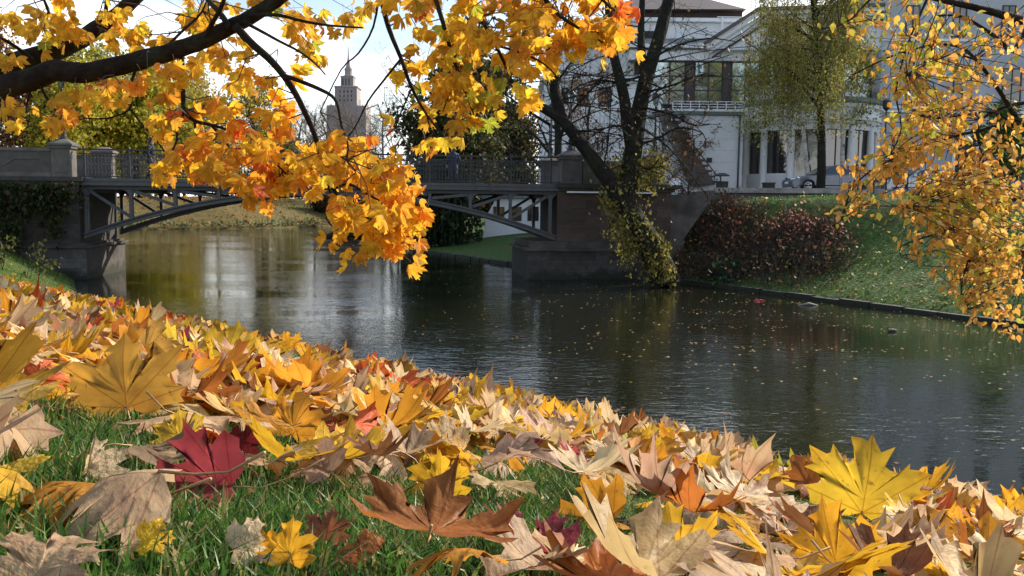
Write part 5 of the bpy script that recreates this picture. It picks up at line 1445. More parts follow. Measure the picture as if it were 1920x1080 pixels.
# ------------------------------------------------------------------ the maple whose boughs hang into the picture
base = Vector((-6.4, 5.4, gz(-6.4, 5.4)))
maple = thing('maple_tree', 'maple with dark bent boughs and hanging yellow and orange leaves reaching in from the left', 'tree', base)
mb = MB()
mb.tube([base - Vector((0, 0, .4)), base + Vector((.05, 0, .35)), base + Vector((.1, .05, 1.2)), base + Vector((.0, .1, 2.6)), base + Vector((-.2, .2, 4.5)), base + Vector((-.1, .1, 7))], [.55, .40, .34, .30, .22, .10], 14, wob=.05)
mb.build('trunk', M_bark, maple, smooth=True)
BR_ = []   # branch polylines (points, radii) for hanging twigs
def mlimb(pix, D0, D1, a, b, name='branch', n=10, wob=.04, sub=4, start=None):
    mb = MB()
    sp, R = limb(mb, pix, D0, D1, a, b, n, wob, sub)
    if start is not None:
        mb.tube([start, sp[0]], [R[0] * 1.25, R[0]], n)
    mb.build(name, M_bark, maple, smooth=True); BR_.append((sp, R)); return sp
mlimb([(-90, 205), (0, 166), (55, 150), (105, 132), (140, 137), (185, 132), (250, 116), (310, 100), (370, 80), (430, 52), (480, 26), (530, -8), (590, -60)], 5.9, 5.5, 23, 11, 'bough', 12, .06, start=base + Vector((0, .05, 1.5)))
mlimb([(-90, 160), (0, 126), (80, 104), (140, 80), (180, 55), (235, 15), (290, -40)], 6.7, 7.1, 22, 11, 'bough', 12, .06, start=base + Vector((0, .15, 1.7)))
mlimb([(-60, -160), (150, -150), (420, -120), (640, -100), (860, -110), (1090, -140)], 5.9, 5.2, 22, 7, 'bough', 10, .05, start=base + Vector((-.1, .1, 3.2)))
for pix, D0, D1, a, b in [
    ([(440, 48), (470, 80), (502, 108), (532, 142), (555, 178), (572, 212), (588, 248), (600, 285), (612, 330), (632, 365), (660, 400), (690, 432), (722, 462)], 5.5, 5.6, 8, 2),
    ([(532, 142), (562, 152), (596, 166), (622, 180), (634, 200), (640, 235), (652, 270), (650, 300)], 5.5, 5.3, 4.5, 1.6),
    ([(625, 355), (655, 345), (690, 365), (730, 385), (770, 400)], 5.6, 5.4, 3, 1.4),
    ([(612, 330), (640, 318), (680, 330), (720, 350), (760, 345)], 5.6, 5.8, 3, 1.4),
    ([(612, 335), (622, 380), (612, 410), (640, 440), (655, 455)], 5.6, 5.5, 2.2, 1.2),
    ([(340, 98), (342, 140), (343, 180), (346, 208), (364, 226), (395, 234), (425, 243), (462, 265), (500, 290), (540, 330)], 5.7, 5.6, 5, 1.6),
    ([(346, 208), (334, 240), (330, 268), (318, 290)], 5.7, 5.6, 3, 1.4), ([(395, 234), (420, 262), (440, 290), (470, 318), (500, 330)], 5.7, 5.8, 2.5, 1.2),
    ([(364, 226), (372, 262), (392, 290), (400, 320)], 5.7, 5.7, 2.5, 1.2),
    ([(256, 128), (246, 155), (241, 176), (246, 198), (232, 212), (200, 222), (160, 222)], 5.75, 5.6, 3, 1.2), ([(241, 200), (262, 228), (290, 260), (310, 285)], 5.7, 5.6, 2.2, 1.1),
    ([(75, 158), (88, 185), (108, 212), (128, 224)], 5.8, 5.7, 3, 1.2), ([(60, 160), (52, 190), (48, 215)], 5.8, 5.9, 2, 1),
    ([(455, 40), (492, 60), (525, 78), (560, 96), (590, 118), (610, 140)], 5.5, 5.2, 3.5, 1.4), ([(470, 30), (520, 28), (570, 40), (620, 48), (680, 52)], 5.5, 5.1, 4, 1.6),
    ([(380, 75), (400, 40), (420, 0), (430, -60)], 5.6, 5.3, 5, 3), ([(430, 52), (412, 24), (390, 0), (350, -50)], 5.5, 5.8, 6, 4),
    ([(300, 100), (340, 60), (380, 20), (400, -40)], 5.7, 6.1, 3, 1.5), ([(180, 60), (195, 30), (200, 0), (190, -60)], 6.9, 6.4, 5, 3),
    ([(60, 110), (30, 88), (0, 70), (-40, 50)], 6.7, 6.2, 4, 2), ([(120, 85), (110, 55), (90, 20), (70, -40)], 6.8, 6.3, 3.5, 2),
    ([(700, -110), (712, -20), (728, 50), (752, 110), (772, 165), (800, 215), (838, 262)], 5.5, 5.3, 6, 1.6),
    ([(752, 110), (720, 150), (690, 190), (665, 240), (640, 270)], 5.4, 5.5, 2.4, 1.2), ([(712, -20), (700, 50), (672, 100), (640, 130), (600, 210)], 5.5, 5.7, 2.4, 1.1),
    ([(860, -110), (872, -30), (900, 30), (930, 85), (955, 140), (962, 170)], 5.3, 5.1, 6, 1.8), ([(820, -110), (812, -30), (830, 40), (850, 110), (872, 170), (890, 220)], 5.4, 5.2, 6, 1.5),
    ([(980, -125), (1000, -40), (1040, 20), (1080, 50), (1130, 80)], 5.2, 5.0, 6, 1.8), ([(1050, -130), (1090, -50), (1130, 0), (1165, 30)], 5.2, 5.0, 5, 1.8),
    ([(930, 85), (980, 100), (1020, 120), (1050, 150)], 5.1, 5.0, 2.6, 1.2), ([(772, 165), (750, 215), (742, 240)], 5.35, 5.4, 1.8, 1), ([(800, 215), (812, 250), (845, 272)], 5.3, 5.3, 1.6, 1)]:
    mlimb(pix, D0, D1, a, b, n=7, wob=.03, sub=3)
YEL = (.82, .50, .04); GOLD = (.76, .41, .035); OCH = (.58, .33, .035); ORA = (.80, .33, .035); ROR = (.74, .17, .035); GRN = (.40, .44, .05); LEM = (.80, .58, .05)
CL = [  # px, py, rx, ry, count, palette
    (40, 45, 60, 55, 24, 'y'), (105, 50, 34, 60, 22, 'y'), (20, 120, 30, 34, 7, 'y'), (-40, 80, 50, 90, 16, 'y'), (228, 55, 60, 45, 26, 'y'), (310, 45, 80, 55, 38, 'y'), (290, 108, 55, 36, 18, 'y'), (170, 88, 50, 28, 9, 'y'), (385, 36, 55, 48, 20, 'y'), (400, 92, 60, 44, 18, 'y'),
    (135, 95, 50, 20, 6, 'y'), (130, 200, 55, 26, 9, 'o'), (58, 215, 36, 20, 8, 'o'), (112, 232, 45, 16, 10, 'o'), (190, 178, 60, 38, 14, 'o'), (250, 195, 60, 48, 14, 'o'), (330, 258, 60, 40, 18, 'o'), (300, 178, 50, 38, 9, 'o'), (400, 165, 80, 55, 24, 'm'), (432, 248, 70, 48, 30, 'o'), (500, 195, 36, 56, 14, 'm'), (468, 125, 55, 55, 18, 'y'),
    (560, 58, 46, 44, 18, 'y'), (588, 106, 26, 44, 14, 'y'), (612, 40, 50, 28, 10, 'y'), (672, 45, 40, 22, 9, 'y'), (520, 20, 40, 30, 10, 'y'), (565, 165, 20, 24, 5, 'o'), (452, 320, 80, 36, 44, 'o'), (398, 300, 60, 36, 26, 'o'), (350, 322, 40, 30, 14, 'o'), (318, 345, 14, 20, 5, 'o'), (520, 298, 55, 46, 34, 'o'), (545, 348, 60, 20, 20, 'm'), (600, 290, 46, 36, 20, 'm'), (480, 355, 60, 20, 16, 'o'),
    (665, 268, 40, 36, 16, 'o'), (640, 325, 46, 36, 24, 'm'), (700, 328, 56, 36, 34, 'm'), (742, 348, 44, 36, 34, 'm'), (700, 388, 56, 36, 40, 'm'), (762, 402, 36, 36, 26, 'm'), (735, 440, 46, 34, 32, 'm'), (752, 472, 26, 20, 10, 'm'), (640, 458, 40, 12, 8, 'm'), (690, 440, 30, 26, 12, 'm'), (736, 246, 12, 10, 3, 'o'), (790, 278, 10, 7, 2, 'o'), (838, 264, 14, 9, 4, 'o'), (590, 342, 30, 24, 10, 'm'),
    (695, 45, 36, 26, 6, 'y'), (776, 95, 30, 60, 15, 'y'), (800, 30, 55, 36, 22, 'y'), (858, 55, 55, 52, 32, 'y'), (826, 130, 55, 46, 28, 'y'), (882, 172, 46, 46, 30, 'y'), (865, 215, 36, 26, 14, 'y'), (904, 232, 14, 14, 4, 'g'), (920, 100, 55, 46, 28, 'y'), (960, 30, 70, 46, 36, 'y'), (1040, 38, 66, 46, 42, 'q'), (1108, 40, 54, 38, 38, 'q'), (1148, 62, 28, 36, 16, 'q'), (1020, 95, 50, 28, 16, 'q'), (962, 150, 28, 34, 9, 'q'), (1000, 165, 24, 18, 8, 'q'), (1046, 108, 24, 40, 8, 'q'), (1130, 100, 30, 16, 6, 'q'), (790, 170, 36, 46, 14, 'y'), (925, 155, 26, 30, 10, 'g'), (1168, 20, 18, 16, 5, 'r'),
    (100, -60, 120, 50, 40, 'y'), (330, -70, 140, 50, 50, 'y'), (600, -80, 140, 50, 45, 'y'), (850, -70, 140, 50, 60, 'y'), (1080, -70, 110, 50, 50, 'q')]
PAL = dict(y=[(YEL, 5), (GOLD, 3.5), (OCH, 4), (LEM, 1.5), (ORA, .5), (ROR, .25), (GRN, .8)], o=[(ORA, 2.3), (GOLD, 3.2), (YEL, 3.5), (ROR, 1.1), (OCH, 1), (LEM, 1)], m=[(YEL, 5), (GOLD, 4), (ORA, 1.0), (OCH, 1), (LEM, 2)], q=[(YEL, 3), (GOLD, 4), (ORA, 3), (OCH, 1), (LEM, .5)], g=[(GRN, 3), (LEM, 1), (YEL, 1)], r=[(ROR, 3), (ORA, 2)])
# sample points along every branch to root twigs on
BP = np.array([tuple(p) for sp, R in BR_ for p in sp]); 
LP, LC, LT = [], [], []
tw0, tw1, twr0, twr1 = [], [], [], []
for px, py, rx, ry, n, pal in CL:
    n = max(2, int(n * (.78 if py < 150 and px < 700 else .9)))
    D = (6.45 if py < 150 else 5.6) if px < 700 else (5.4 if px < 850 else 5.2)
    ng = max(1, n // 4)
    done = 0
    for g in range(ng):
        a = rng.random() * 2 * PI; rr = math.sqrt(rng.random())
        c = P(px + rx * rr * math.cos(a), py - 20 + ry * rr * math.sin(a), D + rng.normal() * .25)
        c = np.array(c)
        # a thin drooping twig from the nearest bough
        dist = np.linalg.norm(BP - c, axis=1) + np.maximum(c[2] - BP[:, 2], 0) * .8
        b = BP[np.argmin(dist)]
        if np.linalg.norm(b - c) > .06:
            m1 = b * .6 + c * .4 + np.array([0, 0, .10 * np.linalg.norm(b - c)]) + rng.normal(size=3) * .03
            m2 = b * .25 + c * .75 + np.array([0, 0, .07 * np.linalg.norm(b - c)]) + rng.normal(size=3) * .03
            for p, q, r1, r2 in ((b, m1, .0055, .0042), (m1, m2, .0042, .003), (m2, c, .003, .0022)): tw0.append(p); tw1.append(q); twr0.append(r1); twr1.append(r2)
        k = int(round((n - done) / (ng - g))); done += k
        for _ in range(k):
            q = c + rng.normal(size=3) * np.array([.055, .07, .045]) + np.array([0, 0, -.03])
            LP.append(q); LC.append(cols(1, *PAL[pal], var=.14)[0]); LT.append(c)
LP = np.array(LP); LC = np.array(LC); LT = np.array(LT); n = len(LP)
Fr = leaf_frames(n, (0.05, -.05, -1.0), .42, (0, -.9, .5))
sz = rng.uniform(.066, .118, n)
for i in range(n):   # petioles from the twig end to the leaf base
    tw0.append(LT[i]); tw1.append(LP[i]); twr0.append(.0014); twr1.append(.0012)
mb = MB(); mb.segs(tw0, tw1, twr0, twr1, 3); mb.build('twigs', M_twig, maple, kind='stuff')
pr = project(LP); vis = (pr[:, 0] > -20) & (pr[:, 0] < 1940) & (pr[:, 1] > -10)
score = np.where(vis, sz / pr[:, 2] * np.abs(Fr[:, 1, 2]), 0)
order = np.argsort(-score); big = order[:295]; rest = order[295:]
for k in big:
    inst('maple_leaf', HANG[int(rng.integers(len(HANG)))], maple, mat4(LP[k] - np.array(maple.location), Fr[k], sz[k]), LC[k])
mb = MB(); bake_leaves(mb, LOHANG, LP[rest], Fr[rest], sz[rest], LC[rest], rng.integers(0, len(LOHANG), len(rest)))
mb.build('crown', [M_hang_tint], maple, tint=True, uv=True, kind='stuff')
print('maple leaves', n)

rng = np.random.default_rng(511)
# ------------------------------------------------------------------ small leaved tree reaching in from the right
base = Vector((5.6, 2.6, gz(5.6, 2.6)))
elm = thing('small_leaved_tree', 'tree with dark thin boughs and small oval golden leaves hanging in from the right', 'tree', base)
mb = MB(); mb.tube([base - Vector((0, 0, .4)), base + Vector((0, 0, .4)), base + Vector((-.1, 0, 1.6)), base + Vector((-.2, 0, 3.4)), base + Vector((-.1, .1, 6))], [.36, .25, .2, .15, .06], 12, wob=.04); mb.build('trunk', M_bark2, elm, smooth=True)
ELB = []
for pix, D0, D1, a, b in [
    ([(2400, 60), (2150, 90), (1990, 92), (1930, 45), (1880, 28), (1820, 12), (1740, -6), (1660, -30)], 6.4, 5.8, 14, 3),
    ([(1930, 45), (1900, 95), (1870, 72), (1842, 52), (1800, 30), (1750, 30)], 6.1, 5.9, 5, 1.8),
    ([(2400, 260), (2100, 240), (1965, 236), (1910, 232), (1875, 234), (1830, 246), (1780, 258)], 6.3, 5.7, 8, 2),
    ([(1912, 232), (1896, 206), (1880, 180), (1858, 148), (1830, 112), (1800, 88), (1760, 84), (1715, 92), (1660, 110), (1600, 140)], 5.9, 5.6, 5, 1.2),
    ([(1830, 112), (1790, 102), (1750, 115), (1700, 140)], 5.7, 5.4, 2, 1), ([(1960, 190), (1905, 195), (1870, 206), (1840, 225), (1835, 250)], 6.0, 5.8, 4, 1.6),
    ([(1905, 232), (1862, 210), (1810, 215), (1760, 222), (1710, 215)], 5.9, 5.6, 2.5, 1),
    ([(1830, 246), (1840, 290), (1825, 320), (1790, 350), (1740, 372), (1690, 390)], 5.8, 5.5, 2.5, 1), ([(1780, 258), (1720, 280), (1670, 300), (1620, 330), (1590, 370), (1580, 410)], 5.7, 5.4, 2, .9),
    ([(2400, 420), (2100, 400), (1990, 380), (1920, 372), (1870, 382), (1820, 402), (1780, 430)], 6.3, 5.7, 7, 1.6), ([(1885, 378), (1882, 430), (1872, 480), (1858, 530), (1870, 570), (1885, 600), (1892, 625)], 5.9, 5.8, 3, 1),
    ([(1840, 392), (1832, 440), (1815, 490), (1802, 540), (1808, 580)], 5.8, 5.6, 2.2, .9), ([(1930, 300), (1885, 320), (1850, 345), (1800, 360)], 6.0, 5.7, 3, 1.2),
    ([(1920, 470), (1890, 480), (1860, 500)], 6.0, 5.9, 2, 1), ([(1780, 430), (1720, 450), (1690, 462), (1688, 480)], 5.7, 5.6, 1.6, .8), ([(1740, -6), (1720, 40), (1700, 90), (1680, 170), (1690, 240), (1670, 290)], 5.8, 5.5, 2.4, 1), ([(1660, -30), (1620, 10), (1590, 40), (1540, 55)], 5.8, 5.5, 2, 1)]:
    mb = MB(); sp, R = limb(mb, pix, D0, D1, a, b, 7, .03, 3); mb.build('branch', M_bark2, elm, smooth=True); ELB.append((sp, R))
for h0, pxy, r0, r1 in ((3.0, (2400, 60), .11, .055), (2.2, (2400, 260), .09, .034), (1.5, (2400, 420), .075, .028)):
    a_ = base + Vector((-.1, .05, h0)); e_ = P(*pxy, 6.4); mid_ = a_.lerp(e_, .5) + Vector((.1, .1, .55))
    pts = [a_ * (1 - t) ** 2 + mid_ * (2 * t * (1 - t)) + e_ * t ** 2 for t in np.linspace(0, 1, 10)]
    mb = MB(); mb.tube(pts, list(np.linspace(r0, r1, 10)), 8, wob=.03); mb.build('branch', M_bark2, elm, smooth=True)
EP = np.array([tuple(p) for sp, R in ELB for p in sp])
EC = [(1700, 20, 80, 30, 45, 1), (1640, 50, 60, 40, 30, 1), (1600, 30, 36, 30, 14, 1), (1740, 88, 60, 46, 60, 1), (1680, 110, 50, 40, 30, 1), (1800, 55, 55, 46, 36, 1), (1762, 158, 70, 40, 95, 1), (1700, 190, 50, 40, 60, 1), (1650, 165, 30, 30, 12, 1), (1842, 150, 46, 40, 22, 0), (1742, 220, 60, 40, 85, 1), (1800, 212, 50, 36, 40, 0), (1680, 240, 40, 30, 36, 1), (1872, 182, 40, 36, 24, 0), (1722, 268, 50, 30, 60, 0), (1662, 290, 46, 30, 46, 0), (1622, 312, 36, 20, 26, 0), (1690, 322, 60, 30, 70, 0), (1760, 302, 60, 36, 90, 0), (1832, 292, 46, 36, 50, 0), (1892, 240, 30, 40, 26, 0), (1782, 352, 66, 28, 100, 1), (1850, 352, 56, 36, 105, 0), (1902, 332, 30, 40, 50, 0), (1592, 382, 26, 28, 34, 0), (1640, 352, 40, 18, 16, 0), (1672, 386, 34, 16, 16, 0), (1722, 392, 40, 18, 30, 0), (1802, 412, 66, 36, 150, 2), (1872, 420, 46, 46, 150, 2), (1762, 440, 40, 28, 70, 0), (1832, 480, 56, 36, 150, 0), (1892, 500, 36, 46, 110, 0), (1800, 522, 36, 26, 46, 0), (1852, 560, 46, 26, 60, 0), (1892, 602, 26, 24, 30, 0), (1815, 578, 14, 14, 8, 0), (1690, 462, 8, 24, 8, 0), (1722, 490, 12, 10, 4, 0), (1900, 40, 30, 60, 18, 0), (1960, 330, 40, 220, 120, 0), (1700, -50, 180, 40, 90, 1), (1960, 80, 40, 120, 30, 0)]
G1 = (.78, .40, .07); G2 = (.62, .30, .07); G3 = (.62, .48, .07); G4 = (.84, .50, .14); G5 = (.40, .40, .06)
EPAL = {0: [(G1, 4), (G2, 3), (G4, 2), (G3, 1), (G5, .3)], 1: [(G1, 3), (G3, 3), (G2, 2), (G5, 1.2)], 2: [(G1, 3), (G4, 3), (G3, 3), (G5, 1)]}
LP, LC, tw0, tw1 = [], [], [], []
for px, py, rx, ry, n, pal in EC:
    n = int(n * 1.7); ng = max(1, n // 5); done = 0
    for g in range(ng):
        a = rng.random() * 2 * PI; rr = math.sqrt(rng.random())
        c = np.array(P(px + rx * rr * math.cos(a), py + ry * rr * math.sin(a), 5.7 + rng.normal() * .35))
        d_ = np.linalg.norm(EP - c, axis=1); b = EP[np.argmin(d_)]
        mid = (b + c) / 2 + np.array([0, 0, .06 * d_.min()]) + rng.normal(size=3) * .03
        tw0 += [b, mid]; tw1 += [mid, c]
        k = int(round((n - done) / (ng - g))); done += k
        for _ in range(k):
            t_ = rng.random(); q = mid * (1 - t_) + c * t_ + rng.normal(size=3) * .035
            LP.append(q); LC.append(cols(1, *EPAL[pal], var=.16)[0])
mb = MB(); mb.segs(tw0, tw1, np.full(len(tw0), .0032), np.full(len(tw0), .002), 3); mb.build('twigs', M_twig, elm, kind='stuff')
OV = np.array([(0, 0), (.17, .09), (.33, .28), (.35, .48), (.17, .78), (0, 1.08), (-.19, .76), (-.34, .50), (-.32, .30), (-.16, .08)])
def oval(fold, curl, seed):
    V = np.concatenate([[(0, .45)], OV]); x, y = V[:, 0], V[:, 1]
    z = np.abs(x) * math.sin(fold) + curl * (y - .45) ** 2
    f = np.array([(0, 1 + k, 1 + (k + 1) % 10) for k in range(10)])
    return np.stack([x * math.cos(fold), y, z], 1), [f], np.stack([x, y], 1)
OVV = [oval(f, c, i) for i, (f, c) in enumerate([(.3, .3), (-.2, -.3), (.5, -.2), (0, .4)])]
OVM = []
for V, fs, uv in OVV:
    mb = MB(); mb.add(V, fs, 0, None, uv); OVM.append(mb.mesh('oval_leaf', M_small_obj, smooth=True, uv=True))
LP = np.array(LP); LC = np.array(LC); n = len(LP); Fr = leaf_frames(n, (0, -.1, -.9), .6, (-.1, -.6, .2)); sz = rng.uniform(.032, .062, n)
pr = project(LP); vis = (pr[:, 0] > 0) & (pr[:, 0] < 1915) & (pr[:, 1] > 0)
order = np.argsort(-np.where(vis, sz / pr[:, 2] * np.abs(Fr[:, 1, 2]), 0)); big = order[:295]; rest = order[295:]
for k in big: inst('oval_leaf', OVM[int(rng.integers(4))], elm, mat4(LP[k] - np.array(elm.location), Fr[k], sz[k]), LC[k])
mb = MB(); bake_leaves(mb, OVV, LP[rest], Fr[rest], sz[rest], LC[rest], rng.integers(0, 4, len(rest)))
mb.build('crown', M_foliage, elm, tint=True, uv=True, kind='stuff')
print('elm leaves', n)
rng = np.random.default_rng(601)
# ------------------------------------------------------------------ fallen maple leaves on the grass
def local_normal(x, y):
    e = .05; zx = (gz(x + e, y) - gz(x - e, y)) / (2 * e); zy = (gz(x, y + e) - gz(x, y - e)) / (2 * e)
    return Vector((-zx, -zy, 1)).normalized()
def near_hit(px, py):
    r = ray(px, py); D = np.linspace(.3, 14, 3000); z, _, _ = terrain(r.x * D, D)
    below = (CAMZ + r.z * D) < z; k = int(np.argmax(below)) if below.any() else len(D) - 1
    return Vector((r.x * D[k], D[k], float(z[k])))
TAN = (.56, .38, .22); CREAM = (.68, .52, .30); PNK = (.52, .33, .22); CRIM = (.30, .045, .055); RUST = (.40, .14, .03); BRO = (.24, .10, .04); RDO = (.60, .12, .03); YOL = (.62, .42, .05); AMB = (.62, .28, .03); YLW = (.68, .40, .03)
# base pixel, length px, roll (tip direction, degrees clockwise from up), lean (90 upright, 0 flat away from the viewer), yaw, fold, cup, curl, colour, label
HERO = [
    ('big crimson maple leaf folded over on the grass, its stalk hanging towards the viewer', 436, 945, 200, -82, 47, 5, .80, -.12, .05, CRIM),
    ('broad pale tan maple leaf with a raised midrib at the lower left corner', 60, 1150, 200, 10, 30, 0, .25, -.2, -.3, TAN),
    ('cream maple leaf folded like a tent in the grass at the far left', 165, 925, 120, -28, 50, -25, -.75, .0, -.1, CREAM),
    ('olive yellow leaf with curled brown edge at the left edge of the grass', 30, 925, 110, -40, 18, 0, .2, -.3, -.3, YOL),
    ('very large upright golden brown maple leaf with dark veins, leaning in the drift', 238, 792, 185, -8, 74, 8, .12, -.15, -.1, (.60, .32, .05)),
    ('orange red curled leaf lying dark side out at the left edge of the drift', 62, 745, 85, 60, 35, 10, .5, -.4, -.4, RDO),
    ('upright olive yellow maple leaf standing on the crest of the drift', 425, 692, 95, 8, 78, -5, .15, -.1, -.1, (.58, .40, .04)),
    ('dark red leaf propped up in the middle of the drift', 690, 752, 62, 30, 60, 20, .5, -.2, -.2, (.20, .02, .02)),
    ('yellow cupped maple leaf standing alone in the green grass', 825, 955, 105, 0, 72, 0, .3, .35, .25, YLW),
    ('orange brown leaf folded lengthwise, resting on the grass left of the bottom golden leaves', 1150, 1000, 150, -75, 45, 25, .9, 0, -.1, AMB),
    ('huge bright yellow maple leaf standing at the right, behind the rust brown curled one', 1615, 985, 190, 10, 72, -12, .1, -.15, -.1, (.78, .50, .04)),
    ('rust brown curled leaf leaning against the huge yellow one', 1525, 945, 115, -62, 28, 0, .55, -.4, -.4, RUST),
    ('golden maple leaf with a bent lobe cut by the bottom edge, right of the grass', 1275, 1095, 155, -14, 72, -12, .35, -.2, .1, (.80, .46, .04)),
    ('golden orange maple leaf with one tall point cut by the bottom edge at right', 1570, 1100, 170, -8, 76, 5, .2, -.1, .0, (.82, .40, .03)),
    ('brown gold maple leaf bowed over beneath the huge yellow one', 1740, 1050, 125, -22, 62, -10, .5, -.3, -.3, (.52, .24, .04)),
    ('amber maple leaf filling the lower right corner', 1850, 1085, 130, 12, 68, 0, .3, -.2, 0, AMB),
    ('small orange maple leaf standing upright against the water at the right edge', 1868, 955, 90, -12, 84, 0, .1, .1, 0, (.82, .36, .03)),
    ('pale tan pointed leaf standing on the crest against the water', 1478, 868, 105, -38, 74, 15, .75, 0, -.1, CREAM),
    ('small tan maple leaf standing on the crest next right of the pale pointed one', 1572, 865, 62, 12, 74, 5, .2, .1, .2, (.66, .42, .12)),
    ('flat orange brown leaf at the bottom edge below the grass', 690, 1085, 90, -60, 24, 0, .2, -.3, -.2, RUST),
    ('yellow pointed leaf sticking up at the bottom edge, left of the flat orange brown one', 540, 1095, 90, 4, 76, 0, .35, -.1, 0, (.82, .42, .03)),
    ('cream crinkled leaf lying at the bottom edge beside the crimson leaf stalk', 440, 1075, 120, 65, 26, 0, .3, -.2, -.2, CREAM),
    ('small rust leaf half sunk in the grass at the bottom', 612, 1050, 75, 5, 62, 0, .3, -.2, -.2, (.30, .11, .05)),
    ('pinkish tan leaf lying limp at the edge of the grass right of the crimson one', 620, 925, 120, -55, 30, 10, .5, -.3, -.4, PNK),
    ('amber maple leaf standing with its stalk hanging in front, in the middle of the drift', 545, 835, 110, 12, 70, -10, .2, -.25, -.1, (.68, .30, .03)),
    ('yellow maple leaf lying bright at the upper left of the drift', 66, 645, 75, 30, 50, 0, .1, -.1, 0, (.76, .48, .05)),
    ('bright yellow and brown leaf lying among grass blades near the bottom left', 265, 1065, 75, 70, 28, 0, .3, -.2, -.2, (.84, .52, .03)),
    ('flat golden leaf lying along the top of the grass at left', 60, 800, 150, -72, 16, 0, .1, -.2, -.1, (.66, .40, .06)),
    ('upright tan and gold leaf behind the very large golden brown one', 265, 690, 95, 22, 78, 0, .2, -.1, -.1, (.56, .32, .07)),
    ('small yellow maple leaf standing on the skyline of the drift at far left', 205, 590, 36, 10, 78, 0, .1, 0, 0, YLW),
    ('golden maple leaf on the skyline of the drift below the white reflection', 545, 668, 46, -20, 74, 0, .1, 0, 0, (.82, .40, .03)),
    ('tan gold leaf standing on the bank crest in the middle, against dark water', 1150, 795, 56, -10, 76, 0, .2, 0, 0, (.62, .36, .07)),
    ('yellow leaf standing among the thin grass patch right of the middle', 1205, 862, 60, 14, 72, 0, .2, 0, 0, YLW),
    ('yellow pale leaf standing upright right of the middle of the drift', 975, 800, 52, 0, 74, 0, .25, 0, 0, (.74, .50, .10)),
    ('small orange yellow leaf lying against the stalk of the crimson one', 340, 860, 80, -10, 70, 0, .2, -.1, 0, (.70, .44, .05)),
    ('dark red leaf tip poking up behind the crimson folded one', 455, 870, 62, 18, 70, 0, .4, 0, 0, (.17, .02, .02)),
    ('limp brown gold leaf at the right edge among tan ones', 1800, 985, 90, -50, 40, 0, .4, -.3, -.3, (.56, .27, .05)),
    ('wine red upright leaf in the middle of the drift, left of the dark red one', 488, 740, 70, -8, 74, 30, .6, 0, -.1, (.19, .025, .02)),
]
GRP = 'fallen maple leaves on the bank'
HEROXY = []
for i, (lab, bx, by, Lpx, roll, lean, yaw, fold, cup, curl, colr) in enumerate(HERO):
    h = near_hit(bx, min(by, 1180)) if by > 1076 else near_hit(bx, by)
    dist = project(np.array([h]))[0, 2]
    L = Lpx * (.84 if Lpx > 100 else .92) * dist / F
    V, fs, uv = maple_mesh(HALF, (.3, .62, .86, 1.0), fold=fold, cup=cup, wave=.055, curl=curl, seed=300 + i)
    mb = MB(); mb.add(V, fs, 0, None, uv)
    me = mb.mesh('maple_leaf', [M_leaf_obj], smooth=True, uv=True)
    # frame: facing the viewer, leaned back, rolled and yawed
    R = Matrix.Rotation(math.radians(yaw), 3, 'Z') @ Matrix.Rotation(math.radians(lean), 3, 'X') @ Matrix.Rotation(-math.radians(roll), 3, 'Z')
    c = np.array(R)
    W = (V @ c.T) * L
    low = W[:, 2].min(); slope_fix = 0
    o = inst('maple_leaf', me, None, None, colr)
    zoff = max(-low - .006 if lean < 40 else min(-low, .35 * L) - .012, 0) + .012
    o.matrix_world = mat4(np.array([h.x, h.y, h.z + zoff]), c, L)
    smb = MB(); stalk(smb, .75 if i % 3 else .95, .1, 50 + i, .011, 0)
    so = bpy.data.objects.new('leaf_stalk', smb.mesh('leaf_stalk', M_stalk, smooth=True)); COL.objects.link(so); so.parent = o
    tag(o, lab, 'leaf', GRP)
    pc = project(np.array([h + Vector((0, 0, .3 * L))]))[0]
    HEROXY.append((lab, pc[0], by - Lpx * .4 * math.sin(math.radians(max(lean, 20))), h.x, h.y, L))

# the drift: density on the ground, by where grass still shows
def density(pxy, X, Y):
    px, py = pxy[:, 0], pxy[:, 1]
    g = np.ones(len(px))
    grassy = np.zeros(len(px))
    for (cx, cy, rx, ry, w) in [(150, 885, 190, 50, .72), (540, 1015, 200, 62, .75), (850, 1000, 270, 88, .9), (1010, 920, 130, 48, .78), (330, 1005, 220, 42, .62), (1100, 1040, 90, 40, .6), (100, 832, 110, 20, .6), (640, 905, 120, 26, .45), (1150, 800, 110, 20, .6), (1290, 800, 110, 20, .6), (1360, 995, 60, 40, .45), (950, 720, 60, 10, .4)]:
        q = ((px - cx) / rx) ** 2 + ((py - cy) / ry) ** 2
        grassy = np.maximum(grassy, w * np.clip(1.5 - q, 0, 1))
    return g * (1 - grassy)
def far_fade(X, Y):
    s = (X + Y) / math.sqrt(2)
    return np.clip((4.2 - s) / 1.2, 0.05, 1) * np.clip((13.5 - Y) / 4.0, 0.0, 1)
N0 = 34000
Yc = .45 + (13.0 - .45) * rng.random(N0) ** 1.5
Xc = Yc * rng.uniform(-.70, .68, N0)
# thin by area so that the cover is even on the ground (proposal pdf ~ 1/(Y * dY/du))
wgt = Yc * Yc ** (1 - 1 / 1.5) ; wgt /= wgt.max()
zc, dc, _ = terrain(Xc, Yc)
pp = project(np.stack([Xc, Yc, zc], 1))
patch = .55 + .45 * np.sin(Xc * 2.3 + np.sin(Yc * 1.9) * 1.4) * np.cos(Yc * 1.6 + 1.0)
keepp = density(pp, Xc, Yc) * far_fade(Xc, Yc) * (.55 + .55 * patch) * np.where(Yc < 2.2, 1.0, .85)
keep = (rng.random(N0) < keepp * np.clip(wgt * 3.0 * np.where(Yc < 1.6, 1.9, 1.1), 0, 1) * .85) & (dc > 1.2)
Xc, Yc, zc, pp = Xc[keep], Yc[keep], zc[keep], pp[keep]
